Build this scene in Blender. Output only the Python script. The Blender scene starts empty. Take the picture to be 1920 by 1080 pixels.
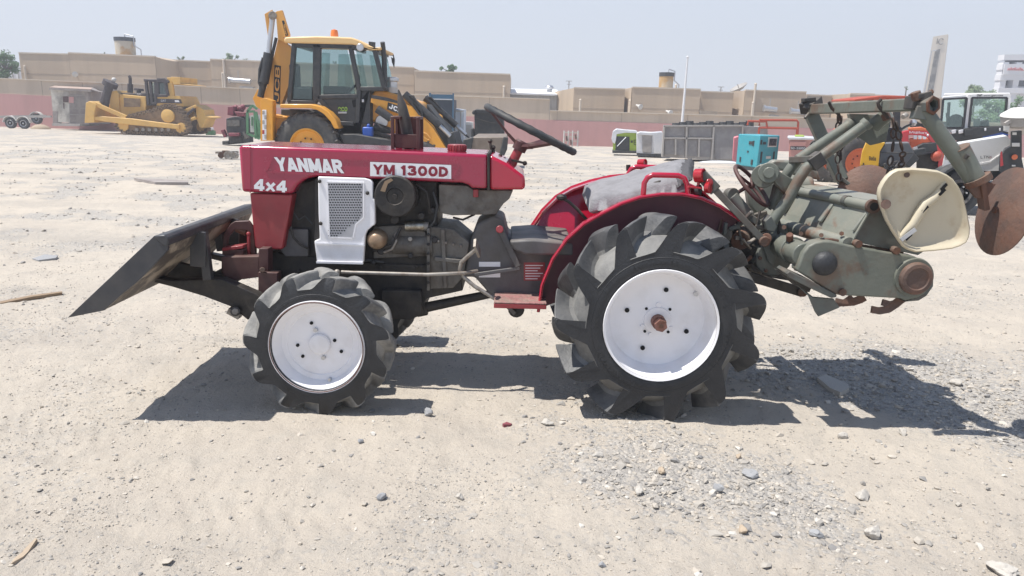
import bpy, bmesh, math, random
import numpy as np
from mathutils import Vector, Matrix, noise
random.seed(7)
C = bpy.context.scene
COL = C.collection
R = math.radians
# ---------------------------------------------------------------- camera
F_PX, CAM_H = 1387.0, 1.35
ROLL, PITCH = R(1.5), math.atan((540-205)/1387.0)
cF = Vector((0, math.cos(PITCH), -math.sin(PITCH))); cU0 = Vector((0, math.sin(PITCH), math.cos(PITCH))); cR0 = Vector((1, 0, 0))
cR = cR0*math.cos(ROLL) + cU0*math.sin(ROLL); cU = cU0*math.cos(ROLL) - cR0*math.sin(ROLL)
CAM = Vector((0, 0, CAM_H))
def ray(px, py): return cF*F_PX + cR*(px-960) + cU*(540-py)
def V(px, py, Y):                      # point of the pixel ray at world depth Y
    d = ray(px, py); return CAM + d*(Y/d.y)
def G(px, py, z=0.0):                  # point of the pixel ray on the level z
    d = ray(px, py); return CAM + d*((z-CAM_H)/d.z)
cd = bpy.data.cameras.new('camera'); cam = bpy.data.objects.new('camera', cd); COL.objects.link(cam)
cd.sensor_width = 36; cd.lens = 36*F_PX/1920; cd.clip_start = 0.05; cd.clip_end = 3000
m4 = Matrix((cR, cU, -cF)).transposed().to_4x4(); m4.translation = CAM; cam.matrix_world = m4
C.camera = cam
# ---------------------------------------------------------------- materials
def lin(c): return tuple(((v/255)/12.92 if v/255 <= .04045 else ((v/255+.055)/1.055)**2.4) for v in c)
def mat(name, col, rough=.5, metal=0, col2=None, mix=.5, scale=6, lo=.4, hi=.65, bump=0, bscale=40, spec=.5, coat=0, dust=0, dcol=(.42,.35,.27), vs=None):
    """a surface of one colour with irregular wear (col2) and settled dust on upward faces"""
    m = bpy.data.materials.new(name); m.use_nodes = True; nt = m.node_tree; N = nt.nodes; L = nt.links
    b = N['Principled BSDF']; b.inputs['Metallic'].default_value = metal; b.inputs['Specular IOR Level'].default_value = spec
    b.inputs['Coat Weight'].default_value = coat; b.inputs['Coat Roughness'].default_value = .12
    tc = N.new('ShaderNodeTexCoord'); co = tc.outputs['Object']
    if col2 is None: col2 = tuple(c*.8 for c in col)
    n1 = N.new('ShaderNodeTexNoise'); n1.inputs['Scale'].default_value = scale; n1.inputs['Detail'].default_value = 7; n1.inputs['Roughness'].default_value = .65
    if vs: mpv = N.new('ShaderNodeMapping'); mpv.inputs['Scale'].default_value = vs; L.new(co, mpv.inputs['Vector']); L.new(mpv.outputs[0], n1.inputs['Vector'])
    else: L.new(co, n1.inputs['Vector'])
    mr = N.new('ShaderNodeMapRange'); mr.inputs['From Min'].default_value = lo; mr.inputs['From Max'].default_value = hi; mr.inputs['To Max'].default_value = mix; mr.interpolation_type = 'SMOOTHSTEP'
    L.new(n1.outputs['Fac'], mr.inputs['Value'])
    mx = N.new('ShaderNodeMix'); mx.data_type = 'RGBA'; mx.inputs['A'].default_value = (*col, 1); mx.inputs['B'].default_value = (*col2, 1)
    L.new(mr.outputs['Result'], mx.inputs['Factor']); out = mx.outputs['Result']
    rg = N.new('ShaderNodeMapRange'); rg.inputs['To Min'].default_value = max(.02, rough-.08); rg.inputs['To Max'].default_value = min(1, rough+.2)
    L.new(n1.outputs['Fac'], rg.inputs['Value']); rout = rg.outputs['Result']
    if dust:
        ge = N.new('ShaderNodeNewGeometry'); sx = N.new('ShaderNodeSeparateXYZ'); L.new(ge.outputs['Normal'], sx.inputs[0])
        n2 = N.new('ShaderNodeTexNoise'); n2.inputs['Scale'].default_value = 11; n2.inputs['Detail'].default_value = 6; L.new(co, n2.inputs['Vector'])
        d1 = N.new('ShaderNodeMapRange'); d1.inputs['From Min'].default_value = -.3; d1.inputs['From Max'].default_value = 1.0; d1.inputs['To Min'].default_value = .12; L.new(sx.outputs['Z'], d1.inputs['Value'])
        d2 = N.new('ShaderNodeMath'); d2.operation = 'MULTIPLY'; L.new(d1.outputs['Result'], d2.inputs[0])
        d3 = N.new('ShaderNodeMapRange'); d3.inputs['From Min'].default_value = .3; d3.inputs['From Max'].default_value = .7; d3.inputs['To Max'].default_value = dust; L.new(n2.outputs['Fac'], d3.inputs['Value'])
        L.new(d3.outputs['Result'], d2.inputs[1])
        m2 = N.new('ShaderNodeMix'); m2.data_type = 'RGBA'; L.new(out, m2.inputs['A']); m2.inputs['B'].default_value = (*dcol, 1); L.new(d2.outputs[0], m2.inputs['Factor']); out = m2.outputs['Result']
        ra = N.new('ShaderNodeMath'); ra.operation = 'MAXIMUM'; L.new(rout, ra.inputs[0]); L.new(d2.outputs[0], ra.inputs[1]); rout = ra.outputs[0]
    L.new(out, b.inputs['Base Color']); L.new(rout, b.inputs['Roughness'])
    if bump:
        n3 = N.new('ShaderNodeTexNoise'); n3.inputs['Scale'].default_value = bscale; n3.inputs['Detail'].default_value = 5; L.new(co, n3.inputs['Vector'])
        bp = N.new('ShaderNodeBump'); bp.inputs['Strength'].default_value = bump; bp.inputs['Distance'].default_value = .01
        L.new(n3.outputs['Fac'], bp.inputs['Height']); L.new(bp.outputs['Normal'], b.inputs['Normal'])
    return m
def glass(name, tint, gloss=.12):
    m = bpy.data.materials.new(name); m.use_nodes = True; nt = m.node_tree; N = nt.nodes; L = nt.links; N.remove(N['Principled BSDF'])
    t = N.new('ShaderNodeBsdfTransparent'); t.inputs[0].default_value = (*tint, 1); g = N.new('ShaderNodeBsdfGlossy'); g.inputs['Roughness'].default_value = .05
    g.inputs['Color'].default_value = (.8, .9, .9, 1)
    mx = N.new('ShaderNodeMixShader'); lw = N.new('ShaderNodeLayerWeight'); lw.inputs[0].default_value = .25
    ad = N.new('ShaderNodeMath'); ad.operation = 'MULTIPLY_ADD'; L.new(lw.outputs['Fresnel'], ad.inputs[0]); ad.inputs[1].default_value = .7; ad.inputs[2].default_value = gloss*.5
    L.new(ad.outputs[0], mx.inputs[0]); L.new(t.outputs[0], mx.inputs[1]); L.new(g.outputs[0], mx.inputs[2]); L.new(mx.outputs[0], N['Material Output'].inputs[0])
    return m
RUST = (.115, .045, .025)
M = {}
def dm(k, *a, **kw): M[k] = mat(k, *a, **kw)
dm('red_paint', (.34,.006,.042), .2, col2=(.27,.005,.034), mix=.6, scale=3, coat=.9, bump=.10, bscale=7)
dm('dull_red', (.30,.022,.032), .38, col2=(.2,.015,.025), mix=.6, scale=5, coat=.2, dust=.15)
dm('fender_red', (.44,.008,.034), .18, col2=(.34,.006,.028), mix=.5, scale=4, coat=.8)
dm('shaded_inner_red', (.075,.008,.022), .45, col2=(.05,.008,.018), mix=.7, scale=4, dust=.1)  # dark undercoat, with the shade behind the tyre put into the colour
dm('maroon_steel', (.055,.012,.016), .5, col2=(.08,.03,.025), mix=.8, scale=9, dust=.25)
dm('white_paint', (.86,.855,.88), .35, col2=(.72,.70,.69), mix=.6, scale=6, lo=.45, hi=.75, coat=.2, dust=.18)
dm('decal_white', (.8,.8,.82), .4, mix=.2)
dm('decal_red', (.23,.01,.03), .4, mix=.2)
dm('decal_black', (.015,.015,.017), .45, mix=.2)
dm('decal_green', (.35,.6,.05), .45, mix=.1)
dm('black_steel', (.022,.023,.026), .45, col2=(.05,.046,.042), mix=.8, scale=8, dust=.35)
dm('engine_black', (.008,.008,.010), .55, col2=(.03,.026,.022), mix=.8, scale=12, bump=.4, dust=.2)
dm('engine_grey', (.125,.12,.110), .5, col2=(.06,.05,.042), mix=.9, scale=10, bump=.5, dust=.35)
dm('gear_grey', (.09,.09,.098), .5, col2=(.06,.055,.05), mix=.7, scale=8, dust=.3)
dm('chrome_dirty', (.5,.47,.4), .3, metal=.9, col2=(.12,.09,.06), mix=.8, scale=25)
dm('brass_dome', (.36,.26,.17), .35, metal=.3, col2=(.25,.15,.09), mix=.7, scale=14)
dm('pale_steel', (.33,.31,.28), .45, metal=.3, col2=(.15,.11,.085), mix=.7, scale=18, dust=.2)
dm('blade_black', (.034,.037,.045), .36, col2=(.055,.055,.058), mix=.7, scale=7, bump=.15, dust=.15)
dm('blade_worn', (.075,.06,.05), .6, col2=(.36,.30,.23), mix=1, scale=5, lo=.42, hi=.58, dust=.3)
dm('rubber', (.014,.016,.020), .48, col2=(.026,.028,.032), mix=.7, scale=9, bump=.25, bscale=90, dust=.3, dcol=(.16,.155,.15))
dm('rubber_worn', (.045,.047,.051), .5, col2=(.12,.12,.118), mix=.7, scale=9, lo=.42, hi=.66, bump=.2, bscale=90, dust=.65, dcol=(.19,.185,.175))
dm('rubber_dusty', (.10,.102,.105), .65, col2=(.27,.265,.25), mix=.95, scale=6, lo=.38, hi=.6, bump=.3, bscale=70, dust=.7, dcol=(.33,.315,.285))
dm('rusty_steel', RUST, .75, col2=(.075,.055,.045), mix=.8, scale=14, bump=.3, dust=.3)
dm('chain_steel', (.045,.036,.032), .7, col2=(.09,.045,.03), mix=.8, scale=20)
dm('rubber_mid', (.040,.043,.048), .65, col2=(.10,.098,.092), mix=.8, scale=4, dust=.4)
dm('rubber_valley', (.12,.12,.118), .6, col2=(.23,.226,.212), mix=.8, scale=8, lo=.4, hi=.65, bump=.2, bscale=90, dust=.6, dcol=(.26,.25,.23))
dm('disc_rust', (.15,.075,.052), .62, col2=(.09,.06,.05), mix=.9, scale=6, bump=.3, bscale=60, dust=.15)
dm('tiller_green', (.12,.134,.112), .5, col2=(.12,.075,.05), mix=.9, scale=5, lo=.52, hi=.66, bump=.2, coat=.1, dust=.25)
dm('tiller_sheet', (.185,.20,.172), .42, col2=(.15,.07,.042), mix=.95, scale=4, lo=.54, hi=.66, bump=.15, coat=.1, dust=.4)
dm('tiller_dark', (.09,.105,.098), .5, col2=(.07,.05,.04), mix=.8, scale=7, dust=.3)
dm('cream_paint', (.54,.48,.355), .45, col2=(.36,.25,.14), mix=.8, scale=6, lo=.52, hi=.76, dust=.2)
dm('cloth_grey', (.26,.255,.265), .95, col2=(.19,.185,.19), mix=.6, scale=12, bump=.4, bscale=120, spec=.1)
dm('cloth_dark', (.10,.098,.104), .95, mix=.5, bump=.4, bscale=120, spec=.1)
dm('mesh_grey', (.46,.46,.48), .5, metal=.2)
dm('hub_rust', (.22,.10,.075), .6, col2=RUST, mix=.8, scale=25, bump=.3)
dm('hole_black', (.006,.006,.007), .8)
dm('tread_plate', (.30,.12,.12), .6, col2=(.2,.14,.12), mix=.8, scale=20, bump=1.0, bscale=55, dust=.4)
dm('lamp_red', (.4,.012,.02), .2, coat=.6)
dm('jcb_yellow', (.80,.36,.025), .35, col2=(.6,.26,.03), mix=.5, scale=2, coat=.2, dust=.25)
dm('jcb_amber', (.72,.36,.07), .45, col2=(.62,.30,.07), mix=.6, scale=1.5, dust=.25)
dm('jcb_roof', (.78,.52,.23), .45, col2=(.7,.47,.22), mix=.5, scale=1.5, dust=.2)
dm('dark_frame', (.016,.02,.026), .4, col2=(.04,.042,.046), mix=.5, scale=3, dust=.2)
dm('beacon_orange', (.85,.22,.03), .25, coat=.5)
dm('blue_plastic', (.02,.09,.42), .4)
dm('cat_yellow', (.72,.43,.10), .55, col2=(.58,.34,.09), mix=.8, scale=1.2, dust=.5)
dm('track_brown', (.17,.11,.065), .8, col2=(.3,.2,.11), mix=.8, scale=3, dust=.5)
dm('cat_dark', (.03,.022,.03), .5, dust=.3)
dm('silver', (.55,.56,.58), .3, metal=.7)
dm('shed_pale', (.55,.53,.48), .7, col2=(.22,.20,.18), mix=.9, scale=1.1, dust=.2)
dm('shed_wood', (.24,.21,.205), .8, col2=(.36,.33,.31), mix=.9, scale=1.5, dust=.2)
dm('shed_roof', (.46,.36,.30), .7, col2=(.32,.2,.14), mix=.8, scale=1)
dm('wall_tan', (.56,.46,.36), .9, col2=(.45,.37,.285), mix=.75, scale=.6, vs=(1,1,.10), bump=.1, bscale=3)
dm('wall_pink', (.55,.30,.285), .9, col2=(.46,.26,.245), mix=.85, scale=.7, lo=.35, hi=.7, vs=(1,1,.15), bump=.1, bscale=3)
dm('wall_cap', (.62,.54,.44), .9, mix=.3)
dm('villa_tan', (.53,.42,.305), .9, col2=(.455,.36,.265), mix=.8, scale=.55, vs=(1,1,.09), bump=.1, bscale=2)
dm('villa_line', (.38,.31,.24), .9)
dm('roof_white', (.78,.79,.80), .5, mix=.2)
dm('offwhite', (.62,.61,.58), .6, col2=(.5,.49,.46), mix=.6, scale=.5)
dm('pole_white', (.72,.72,.73), .45)
dm('tank_ochre', (.46,.29,.11), .7, col2=(.52,.46,.36), mix=.9, scale=.5, lo=.45, hi=.6)
dm('tank_cream', (.5,.46,.38), .7, col2=(.42,.25,.09), mix=.9, scale=.6, lo=.5, hi=.62)
dm('tower_stone', (.74,.66,.55), .85, col2=(.66,.59,.49), mix=.5, scale=.05)
dm('tower_screen', (.30,.28,.25), .85, col2=(.16,.15,.14), mix=1, scale=.9, lo=.45, hi=.55)
dm('grey_block', (.38,.38,.40), .8, mix=.3)
dm('block_white', (.72,.72,.74), .7, mix=.3, scale=.3)
dm('window_dark', (.03,.035,.045), .2)
dm('sign_red', (.5,.08,.08), .6)
dm('teal', (.03,.33,.40), .4, col2=(.025,.27,.34), mix=.5, scale=2, dust=.25)
dm('pale_pink', (.56,.28,.245), .5, col2=(.48,.24,.21), mix=.6, scale=2, dust=.25)
dm('hot_pink', (.7,.22,.25), .5, mix=.4)
dm('lime', (.33,.46,.05), .5, mix=.4, dust=.2)
dm('film_white', (.72,.73,.75), .3, col2=(.6,.62,.65), mix=.7, scale=3, coat=.3, bump=.6, bscale=6)
dm('wheel_rust', (.13,.06,.04), .7)
dm('hvac_grey', (.40,.385,.37), .6, col2=(.24,.225,.21), mix=.8, scale=1.5, dust=.3)
dm('hvac_mesh', (.24,.23,.23), .7, col2=(.31,.3,.295), mix=.9, scale=2.5)
dm('hvac_trim', (.40,.38,.355), .6, mix=.5, dust=.2)
dm('kub_orange', (.62,.10,.025), .4, mix=.4, scale=3, dust=.2)
dm('bright_orange', (.72,.17,.06), .4, mix=.3, dust=.15)
dm('signal_red', (.60,.02,.035), .3, mix=.4, coat=.4, dust=.15)
dm('canopy_red', (.42,.075,.04), .5, mix=.5)
dm('mixer_yellow', (.72,.40,.015), .4, mix=.4, scale=3, dust=.15)
dm('mixer_grey', (.085,.095,.11), .5, mix=.5, scale=4, dust=.3)
dm('machine_white', (.88,.87,.85), .35, col2=(.8,.79,.77), mix=.4, scale=2, coat=.3, dust=.15)
dm('green_frame', (.07,.22,.10), .5, mix=.5, dust=.2)
dm('wine_red', (.22,.02,.05), .5, col2=(.1,.02,.03), mix=.8, scale=5, dust=.3)
dm('blue_box', (.035,.11,.19), .5, mix=.5, scale=1)
dm('navy_box', (.022,.035,.055), .5, mix=.5, scale=1)
dm('box_white', (.5,.56,.64), .5, mix=.4, scale=1)
dm('charcoal', (.028,.033,.038), .6, mix=.6, scale=2, dust=.2)
dm('bucket_steel', (.19,.155,.125), .5, col2=(.12,.08,.06), mix=.8, scale=3, dust=.3)
dm('leaf', (.10,.19,.075), .6, col2=(.055,.11,.04), mix=1, scale=1.6, spec=.3)
dm('leaf_pale', (.19,.25,.13), .6, col2=(.1,.15,.07), mix=1, scale=1.6, spec=.3)
dm('bark', (.12,.085,.06), .9)
dm('stick', (.28,.2,.13), .9)
GL = glass('cab_glass', (.70,.80,.79)); GLD = glass('cab_glass_dark', (.60,.70,.70)); GLC = glass('clear_glass', (.82,.90,.85), .18)
import os
try: FONT = bpy.data.fonts.load(os.path.join(bpy.utils.resource_path('LOCAL'), 'datafiles', 'fonts', 'Inter.woff2'))   # Blender's own interface font
except Exception: FONT = None
# ---------------------------------------------------------------- mesh building
ring8 = [(.5+.36*math.sin(2*math.pi*i/16), .5+.385*math.cos(2*math.pi*i/16)) for i in range(17)]
GLYPH = {'Y': [[(.08,1.05),(.5,.46),(.92,1.05)],[(.5,.5),(.5,-.05)]], 'A': [[(.1,-.05),(.5,1.0)],[(.5,1.0),(.9,-.05)],[(.25,.26),(.75,.26)]], 'N': [[(.14,-.05),(.14,1.05)],[(.14,1.02),(.86,-.02)],[(.86,-.05),(.86,1.05)]],
 'M': [[(.12,-.05),(.12,1.05)],[(.14,1.05),(.5,.12)],[(.5,.12),(.86,1.05)],[(.88,-.05),(.88,1.05)]], 'R': [[(.14,-.05),(.14,1.05)],[(.14,.87),(.6,.87),(.78,.80),(.82,.69),(.78,.57),(.6,.47),(.14,.47)],[(.5,.47),(.88,-.05)]],
 '4': [[(.68,-.05),(.68,1.05)],[(.66,1.0),(.1,.33)],[(.02,.27),(.98,.27)]], 'x': [[(.05,.72),(.95,-.02)],[(.05,-.02),(.95,.72)]], '1': [[(.64,-.05),(.64,1.05)],[(.66,.92),(.15,.68)]],
 '3': [[(.10,.74),(.24,.86),(.5,.88),(.74,.82),(.76,.66),(.62,.54),(.4,.52)],[(.4,.52),(.7,.48),(.84,.34),(.78,.18),(.5,.11),(.22,.15),(.08,.28)]], '0': [ring8], 'D': [[(.14,-.05),(.14,1.05)],[(.14,.87),(.48,.87),(.76,.74),(.86,.5),(.76,.26),(.48,.13),(.14,.13)]],
 'J': [[(.78,1.05),(.78,.34),(.66,.15),(.44,.11),(.22,.2),(.16,.4)]], 'C': [[(.88,.72),(.72,.86),(.5,.89),(.26,.82),(.14,.62),(.14,.38),(.26,.18),(.5,.11),(.72,.14),(.88,.28)]], 'B': [[(.14,-.05),(.14,1.05)],[(.14,.88),(.6,.88),(.76,.78),(.74,.6),(.56,.52),(.14,.52)],[(.14,.50),(.6,.5),(.82,.4),(.82,.22),(.64,.12),(.14,.12)]]}
offs = {}
TURN = [False]
class MB:
    def __init__(s, m): s.v, s.f, s.fm, s.ms, s.cur = [], [], [], [M[m] if isinstance(m, str) else m], 0
    def use(s, m):
        m = M[m] if isinstance(m, str) else m
        if m not in s.ms: s.ms.append(m)
        s.cur = s.ms.index(m); return s
    def add(s, vs, fs):
        b = len(s.v); s.v += [Vector(v) for v in vs]; s.f += [tuple(b+i for i in f) for f in fs]; s.fm += [s.cur]*len(fs); return s
    def obox(s, c, a, b, d):
        c, a, b, d = map(Vector, (c, a, b, d))
        vs = [c+a*i+b*j+d*k for i in (-1,1) for j in (-1,1) for k in (-1,1)]
        fs = [(0,1,3,2),(4,6,7,5),(0,4,5,1),(2,3,7,6),(0,2,6,4),(1,5,7,3)]
        if a.cross(b).dot(d) < 0: fs = [f[::-1] for f in fs]
        return s.add(vs, fs)
    def box(s, p, q):
        p, q = Vector(p), Vector(q); h = (q-p)/2; return s.obox((p+q)/2, (abs(h.x),0,0), (0,abs(h.y),0), (0,0,abs(h.z)))
    def bar(s, p, q, w, h, up=(0,0,1)):       # beam p->q; w across, h along "up"
        p, q = Vector(p), Vector(q); d = (q-p)/2; u = Vector(up); sd = d.cross(u)
        if sd.length < 1e-6: sd = d.cross(Vector((0,1,0)))
        sd.normalize(); u = sd.cross(d).normalized()
        return s.obox((p+q)/2, d, sd*w/2, u*h/2)
    def tube(s, pts, r, n=10, closed=False, caps=True):
        pts = [Vector(p) for p in pts]; k = len(pts); rs = r if isinstance(r, (list, tuple)) else [r]*k
        vs, up = [], None
        for i, p in enumerate(pts):
            if closed: t = pts[(i+1) % k]-pts[i-1]
            else: t = pts[min(i+1, k-1)]-pts[max(i-1, 0)]
            t.normalize()
            if up is None: up = t.orthogonal().normalized()
            up = (up-t*up.dot(t)); up = up.normalized() if up.length > 1e-6 else t.orthogonal().normalized()
            w = t.cross(up)
            for j in range(n):
                a = 2*math.pi*j/n; vs.append(p+(up*math.cos(a)+w*math.sin(a))*rs[i])
        fs = []
        for i in range(k if closed else k-1):
            for j in range(n):
                a, b = i*n+j, i*n+(j+1) % n; c, d = ((i+1) % k)*n+(j+1) % n, ((i+1) % k)*n+j
                fs.append((a, b, c, d))
        if caps and not closed: fs += [tuple(range(n))[::-1], tuple(range((k-1)*n, k*n))]
        return s.add(vs, fs)
    def cyl(s, p, q, r, r2=None, n=16): return s.tube([p, q], [r, r if r2 is None else r2], n)
    def prism(s, pts, y0, y1):                # outline (x,z) between depths y0<y1
        k = len(pts); a = sum(pts[i][0]*pts[(i+1) % k][1]-pts[(i+1) % k][0]*pts[i][1] for i in range(k))
        if a < 0: pts = pts[::-1]
        vs = [(x, y0, z) for x, z in pts]+[(x, y1, z) for x, z in pts]
        fs = [tuple(range(k)), tuple(range(2*k-1, k-1, -1))]+[((i+1) % k, i, k+i, k+(i+1) % k) for i in range(k)]
        return s.add(vs, fs)
    def pp(s, px, y0, y1):
        if TURN[0]:                             # body turned so that its sides run away from the lane it faces
            A = [V(a, b, y0) for a, b in px]; k = len(A)
            if sum(A[i].x*A[(i+1) % k].z-A[(i+1) % k].x*A[i].z for i in range(k)) < 0: A = A[::-1]
            D = Vector((sum(p.x for p in A)/k/y0*(y1-y0)*.96, y1-y0, 0)); return s.loft([p for p in A], [p+D for p in A])
        return s.prism([(V(a, b, y0).x, V(a, b, y0).z) for a, b in px], y0, y1)
    def loft(s, A, B, cap=True):              # closed outlines A -> B
        k = len(A); fs = [(i, (i+1) % k, k+(i+1) % k, k+i) for i in range(k)]
        if cap: fs += [tuple(range(k))[::-1], tuple(range(k, 2*k))]
        return s.add(list(A)+list(B), fs)
    def lathe(s, prof, c, ax, n=24, caps=True):
        c, ax = Vector(c), Vector(ax).normalized(); u = ax.orthogonal().normalized(); w = ax.cross(u)
        vs = [c+ax*a+(u*math.cos(2*math.pi*j/n)+w*math.sin(2*math.pi*j/n))*r for a, r in prof for j in range(n)]
        fs = [(i*n+j, i*n+(j+1) % n, (i+1)*n+(j+1) % n, (i+1)*n+j) for i in range(len(prof)-1) for j in range(n)]
        if caps: fs += [tuple(range(n))[::-1], tuple(range((len(prof)-1)*n, len(prof)*n))]
        return s.add(vs, fs)
    def ball(s, c, r, n=12, sq=(1,1,1)):
        c = Vector(c); k = n//2
        vs = [c+Vector((math.sin(math.pi*i/k)*math.cos(2*math.pi*j/n)*r*sq[0], math.sin(math.pi*i/k)*math.sin(2*math.pi*j/n)*r*sq[1], math.cos(math.pi*i/k)*r*sq[2])) for i in range(k+1) for j in range(n)]
        return s.add(vs, [(i*n+j, (i+1)*n+j, (i+1)*n+(j+1) % n, i*n+(j+1) % n) for i in range(k) for j in range(n)])
    def sheet(s, P, th=.004):                 # quad with thickness, P in order
        P = [Vector(p) for p in P]; n = (P[1]-P[0]).cross(P[3]-P[0]).normalized()*th/2
        return s.loft([p-n for p in P], [p+n for p in P])
    def text(s, t, O, A, B, m=None, bold=.0, lift=None):   # letters fitted to the parallelogram O, O+A, O+B
        if m: s.use(m)
        cu = bpy.data.curves.new('letters', 'FONT'); cu.body = t; cu.font = FONT or cu.font; cu.offset = bold; cu.resolution_u = 3
        ob = bpy.data.objects.new('letters', cu); me = bpy.data.meshes.new_from_object(ob)
        co = [v.co.copy() for v in me.vertices]
        x0, x1 = min(c.x for c in co), max(c.x for c in co); y0, y1 = min(c.y for c in co), max(c.y for c in co)
        O, A, B = Vector(O), Vector(A), Vector(B); n = A.cross(B).normalized()*(.0015 if lift is None else lift)
        s.add([O+A*((c.x-x0)/(x1-x0))+B*((c.y-y0)/(y1-y0))+n for c in co], [tuple(p.vertices) for p in me.polygons])
        bpy.data.objects.remove(ob); bpy.data.curves.remove(cu); bpy.data.meshes.remove(me); return s
    def ptext(s, t, p0, p1, p2, Y, m=None, bold=.0, lift=.002):  # pixel corners: bottom-left, bottom-right, top-left
        O, A, B = V(*p0, Y), V(*p1, Y), V(*p2, Y); return s.text(t, O, A-O, B-O, m, bold, lift)
    def block(s, t, p0, p1, p2, Y, m, th=.27):          # heavy signwriter's capitals between pixel corners
        O = V(*p0, Y); A = V(*p1, Y)-O; B = V(*p2, Y)-O; s.use(m); n = A.cross(B).normalized(); pos, adv = [], 0
        for ch in t: w_ = {' ': .35, '1': .62, 'M': 1.2, 'x': .8, 'I': .35}.get(ch, 1); pos.append((adv, w_)); adv += w_+.14
        adv -= .14; asp = A.length/adv/B.length; lay = 0
        for ch, (x0, w_) in zip(t, pos):
            for ln in GLYPH.get(ch, []):
                P = [Vector((x*w_*asp, y)) for x, y in ln]; h = th*.5*min(1, .35+.75*asp); cl = (P[0]-P[-1]).length < 1e-6; k = len(P); Lf, Rt_ = [], []; lay += 1
                for i in range(k):
                    if cl: a_, b_ = P[(i-1) % (k-1)], P[(i+1) % (k-1) if i < k-1 else 1]
                    else: a_, b_ = P[max(0, i-1)], P[min(k-1, i+1)]
                    d1 = (P[i]-a_); d2 = (b_-P[i]); d1 = d1.normalized() if d1.length > 1e-6 else d2.normalized(); d2 = d2.normalized() if d2.length > 1e-6 else d1
                    t_ = (d1+d2).normalized(); nn = Vector((-t_.y, t_.x)); sc = h/max(.5, nn.dot(Vector((-d1.y, d1.x)))); Lf.append(P[i]+nn*sc); Rt_.append(P[i]-nn*sc)
                f = lambda q: O+A*((x0*asp+q.x)/(adv*asp))+B*max(-.0, min(1.0, q.y))+n*(.0012+.0001*(lay % 4))
                s.add([f(q) for q in Lf]+[f(q) for q in Rt_], [(i+1, i, k+i, k+i+1) for i in range(k-1)])
        return s
    def build(s, name, parent=None, loc=None, smooth=38, bevel=0, seg=2, sub=0):
        o3 = Vector(loc) if loc is not None else (offs[parent] if parent else Vector((0,0,0)))
        me = bpy.data.meshes.new(name); me.from_pydata([v-o3 for v in s.v], [], s.f)
        for m in s.ms: me.materials.append(m)
        me.polygons.foreach_set('material_index', s.fm)
        me.update(); me.shade_smooth()
        if smooth < 180: me.set_sharp_from_angle(angle=R(smooth))
        o = bpy.data.objects.new(name, me); COL.objects.link(o)
        if parent: o.parent = parent; o.location = o3-offs[parent]
        else: o.location = o3
        offs[o] = o3.copy()
        if bevel:
            b = o.modifiers.new('bevel', 'BEVEL'); b.width = bevel; b.segments = seg; b.limit_method = 'ANGLE'; b.angle_limit = R(40); b.use_clamp_overlap = True
        return o
def tag(o, label=None, cat=None, group=None, kind=None):
    for k, v in (('label', label), ('category', cat), ('group', group), ('kind', kind)):
        if v: o[k] = v
    return o
def thing(name, label, cat, loc, group=None):
    o = bpy.data.objects.new(name, None); o.empty_display_size = .2; COL.objects.link(o); o.location = loc; offs[o] = Vector(loc)
    return tag(o, label, cat, group)
def arc(cx, cz, r, a0, a1, n): return [(cx+r*math.cos(R(a0+(a1-a0)*i/n)), cz+r*math.sin(R(a0+(a1-a0)*i/n))) for i in range(n+1)]
def smooth01(x): x = max(0., min(1., x)); return x*x*(3-2*x)
# ---------------------------------------------------------------- ground
def gz(x, y):
    b = -.02*max(0., min(y, 60)-5)
    if x < 0: b += .008*min(-x, 60)*smooth01((y-8)/32)
    return b
PATCH = [(G(a, b), r, s) for a, b, r, s in [(1640,715,.75,1.0),(1180,930,.26,.9),(1230,840,.42,.7),(1600,880,.5,.55),(1850,860,.45,.75),(1450,880,.4,.5),(1150,1020,.22,.55),(1880,700,.6,.6),(1760,960,.35,.4),
   (760,960,.15,.3),(850,780,.15,.4),(680,600,.4,.4),(900,640,.5,.45),(1250,690,.5,.3),(560,985,.2,.12),(1560,640,.7,.7),(640,540,.5,.5),(980,790,.25,.4)]]
def gravel(x, y):
    n = noise.fractal(Vector((x*1.1+3.1, y*.9, 1.7)), .8, 2.0, 5)*.5+.5
    far = smooth01((y-4.2)/5.5)
    d = .10+.52*far*smooth01((n-.40)/.3)+.16*smooth01((n-.47)/.2)
    for c, r, s in PATCH:
        q = ((x-c.x)**2+((y-c.y)*.9)**2)/(r*r)
        if q < 4: d += s*.72*math.exp(-q*1.2)*max(0, 2.6*n-.72)
    return min(1., d)
def gh(x, y):
    z = gz(x, y)
    if y < 30:
        f = 1-smooth01((y-14)/16)
        z += f*(.018*noise.noise(Vector((x*1.1, y*1.3, 5)))+(.012-.008*smooth01((y-4)/5))*noise.noise(Vector((x*3.7, y*4.3, 9)))+.0075*noise.noise(Vector((x*11, y*13, 2)))+.0045*noise.noise(Vector((x*31, y*31, 4))))
        for ax_, ay_, bx_, by_ in RUTS:                    # old tyre tracks pressed in the sand
            dx_, dy_ = bx_-ax_, by_-ay_; L_ = math.hypot(dx_, dy_); u = ((x-ax_)*dx_+(y-ay_)*dy_)/L_; v = ((y-ay_)*dx_-(x-ax_)*dy_)/L_+.06*math.sin(u*.9)
            if 0 < u < L_ and abs(v) < .22:
                k = smooth01((.17-abs(v))/.05)*smooth01(u/.5)*smooth01((L_-u)/.5); k *= smooth01(.5+1.4*noise.noise(Vector((x*1.7, y*1.9, 8)))); z += k*(-.005+.0035*math.sin((u+abs(v)*1.1)*62))+.004*math.exp(-((abs(v)-.19)/.03)**2)*smooth01(u/.5)
    return z
RUTS = [(-2.6,2.55,1.2,1.86),(-3.2,3.3,-.9,2.5),(-4,4.2,5,3.95),(.4,2.0,4.2,3.2)]
NX, NY = 560, 520
ys = [-3+0.0]
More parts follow.
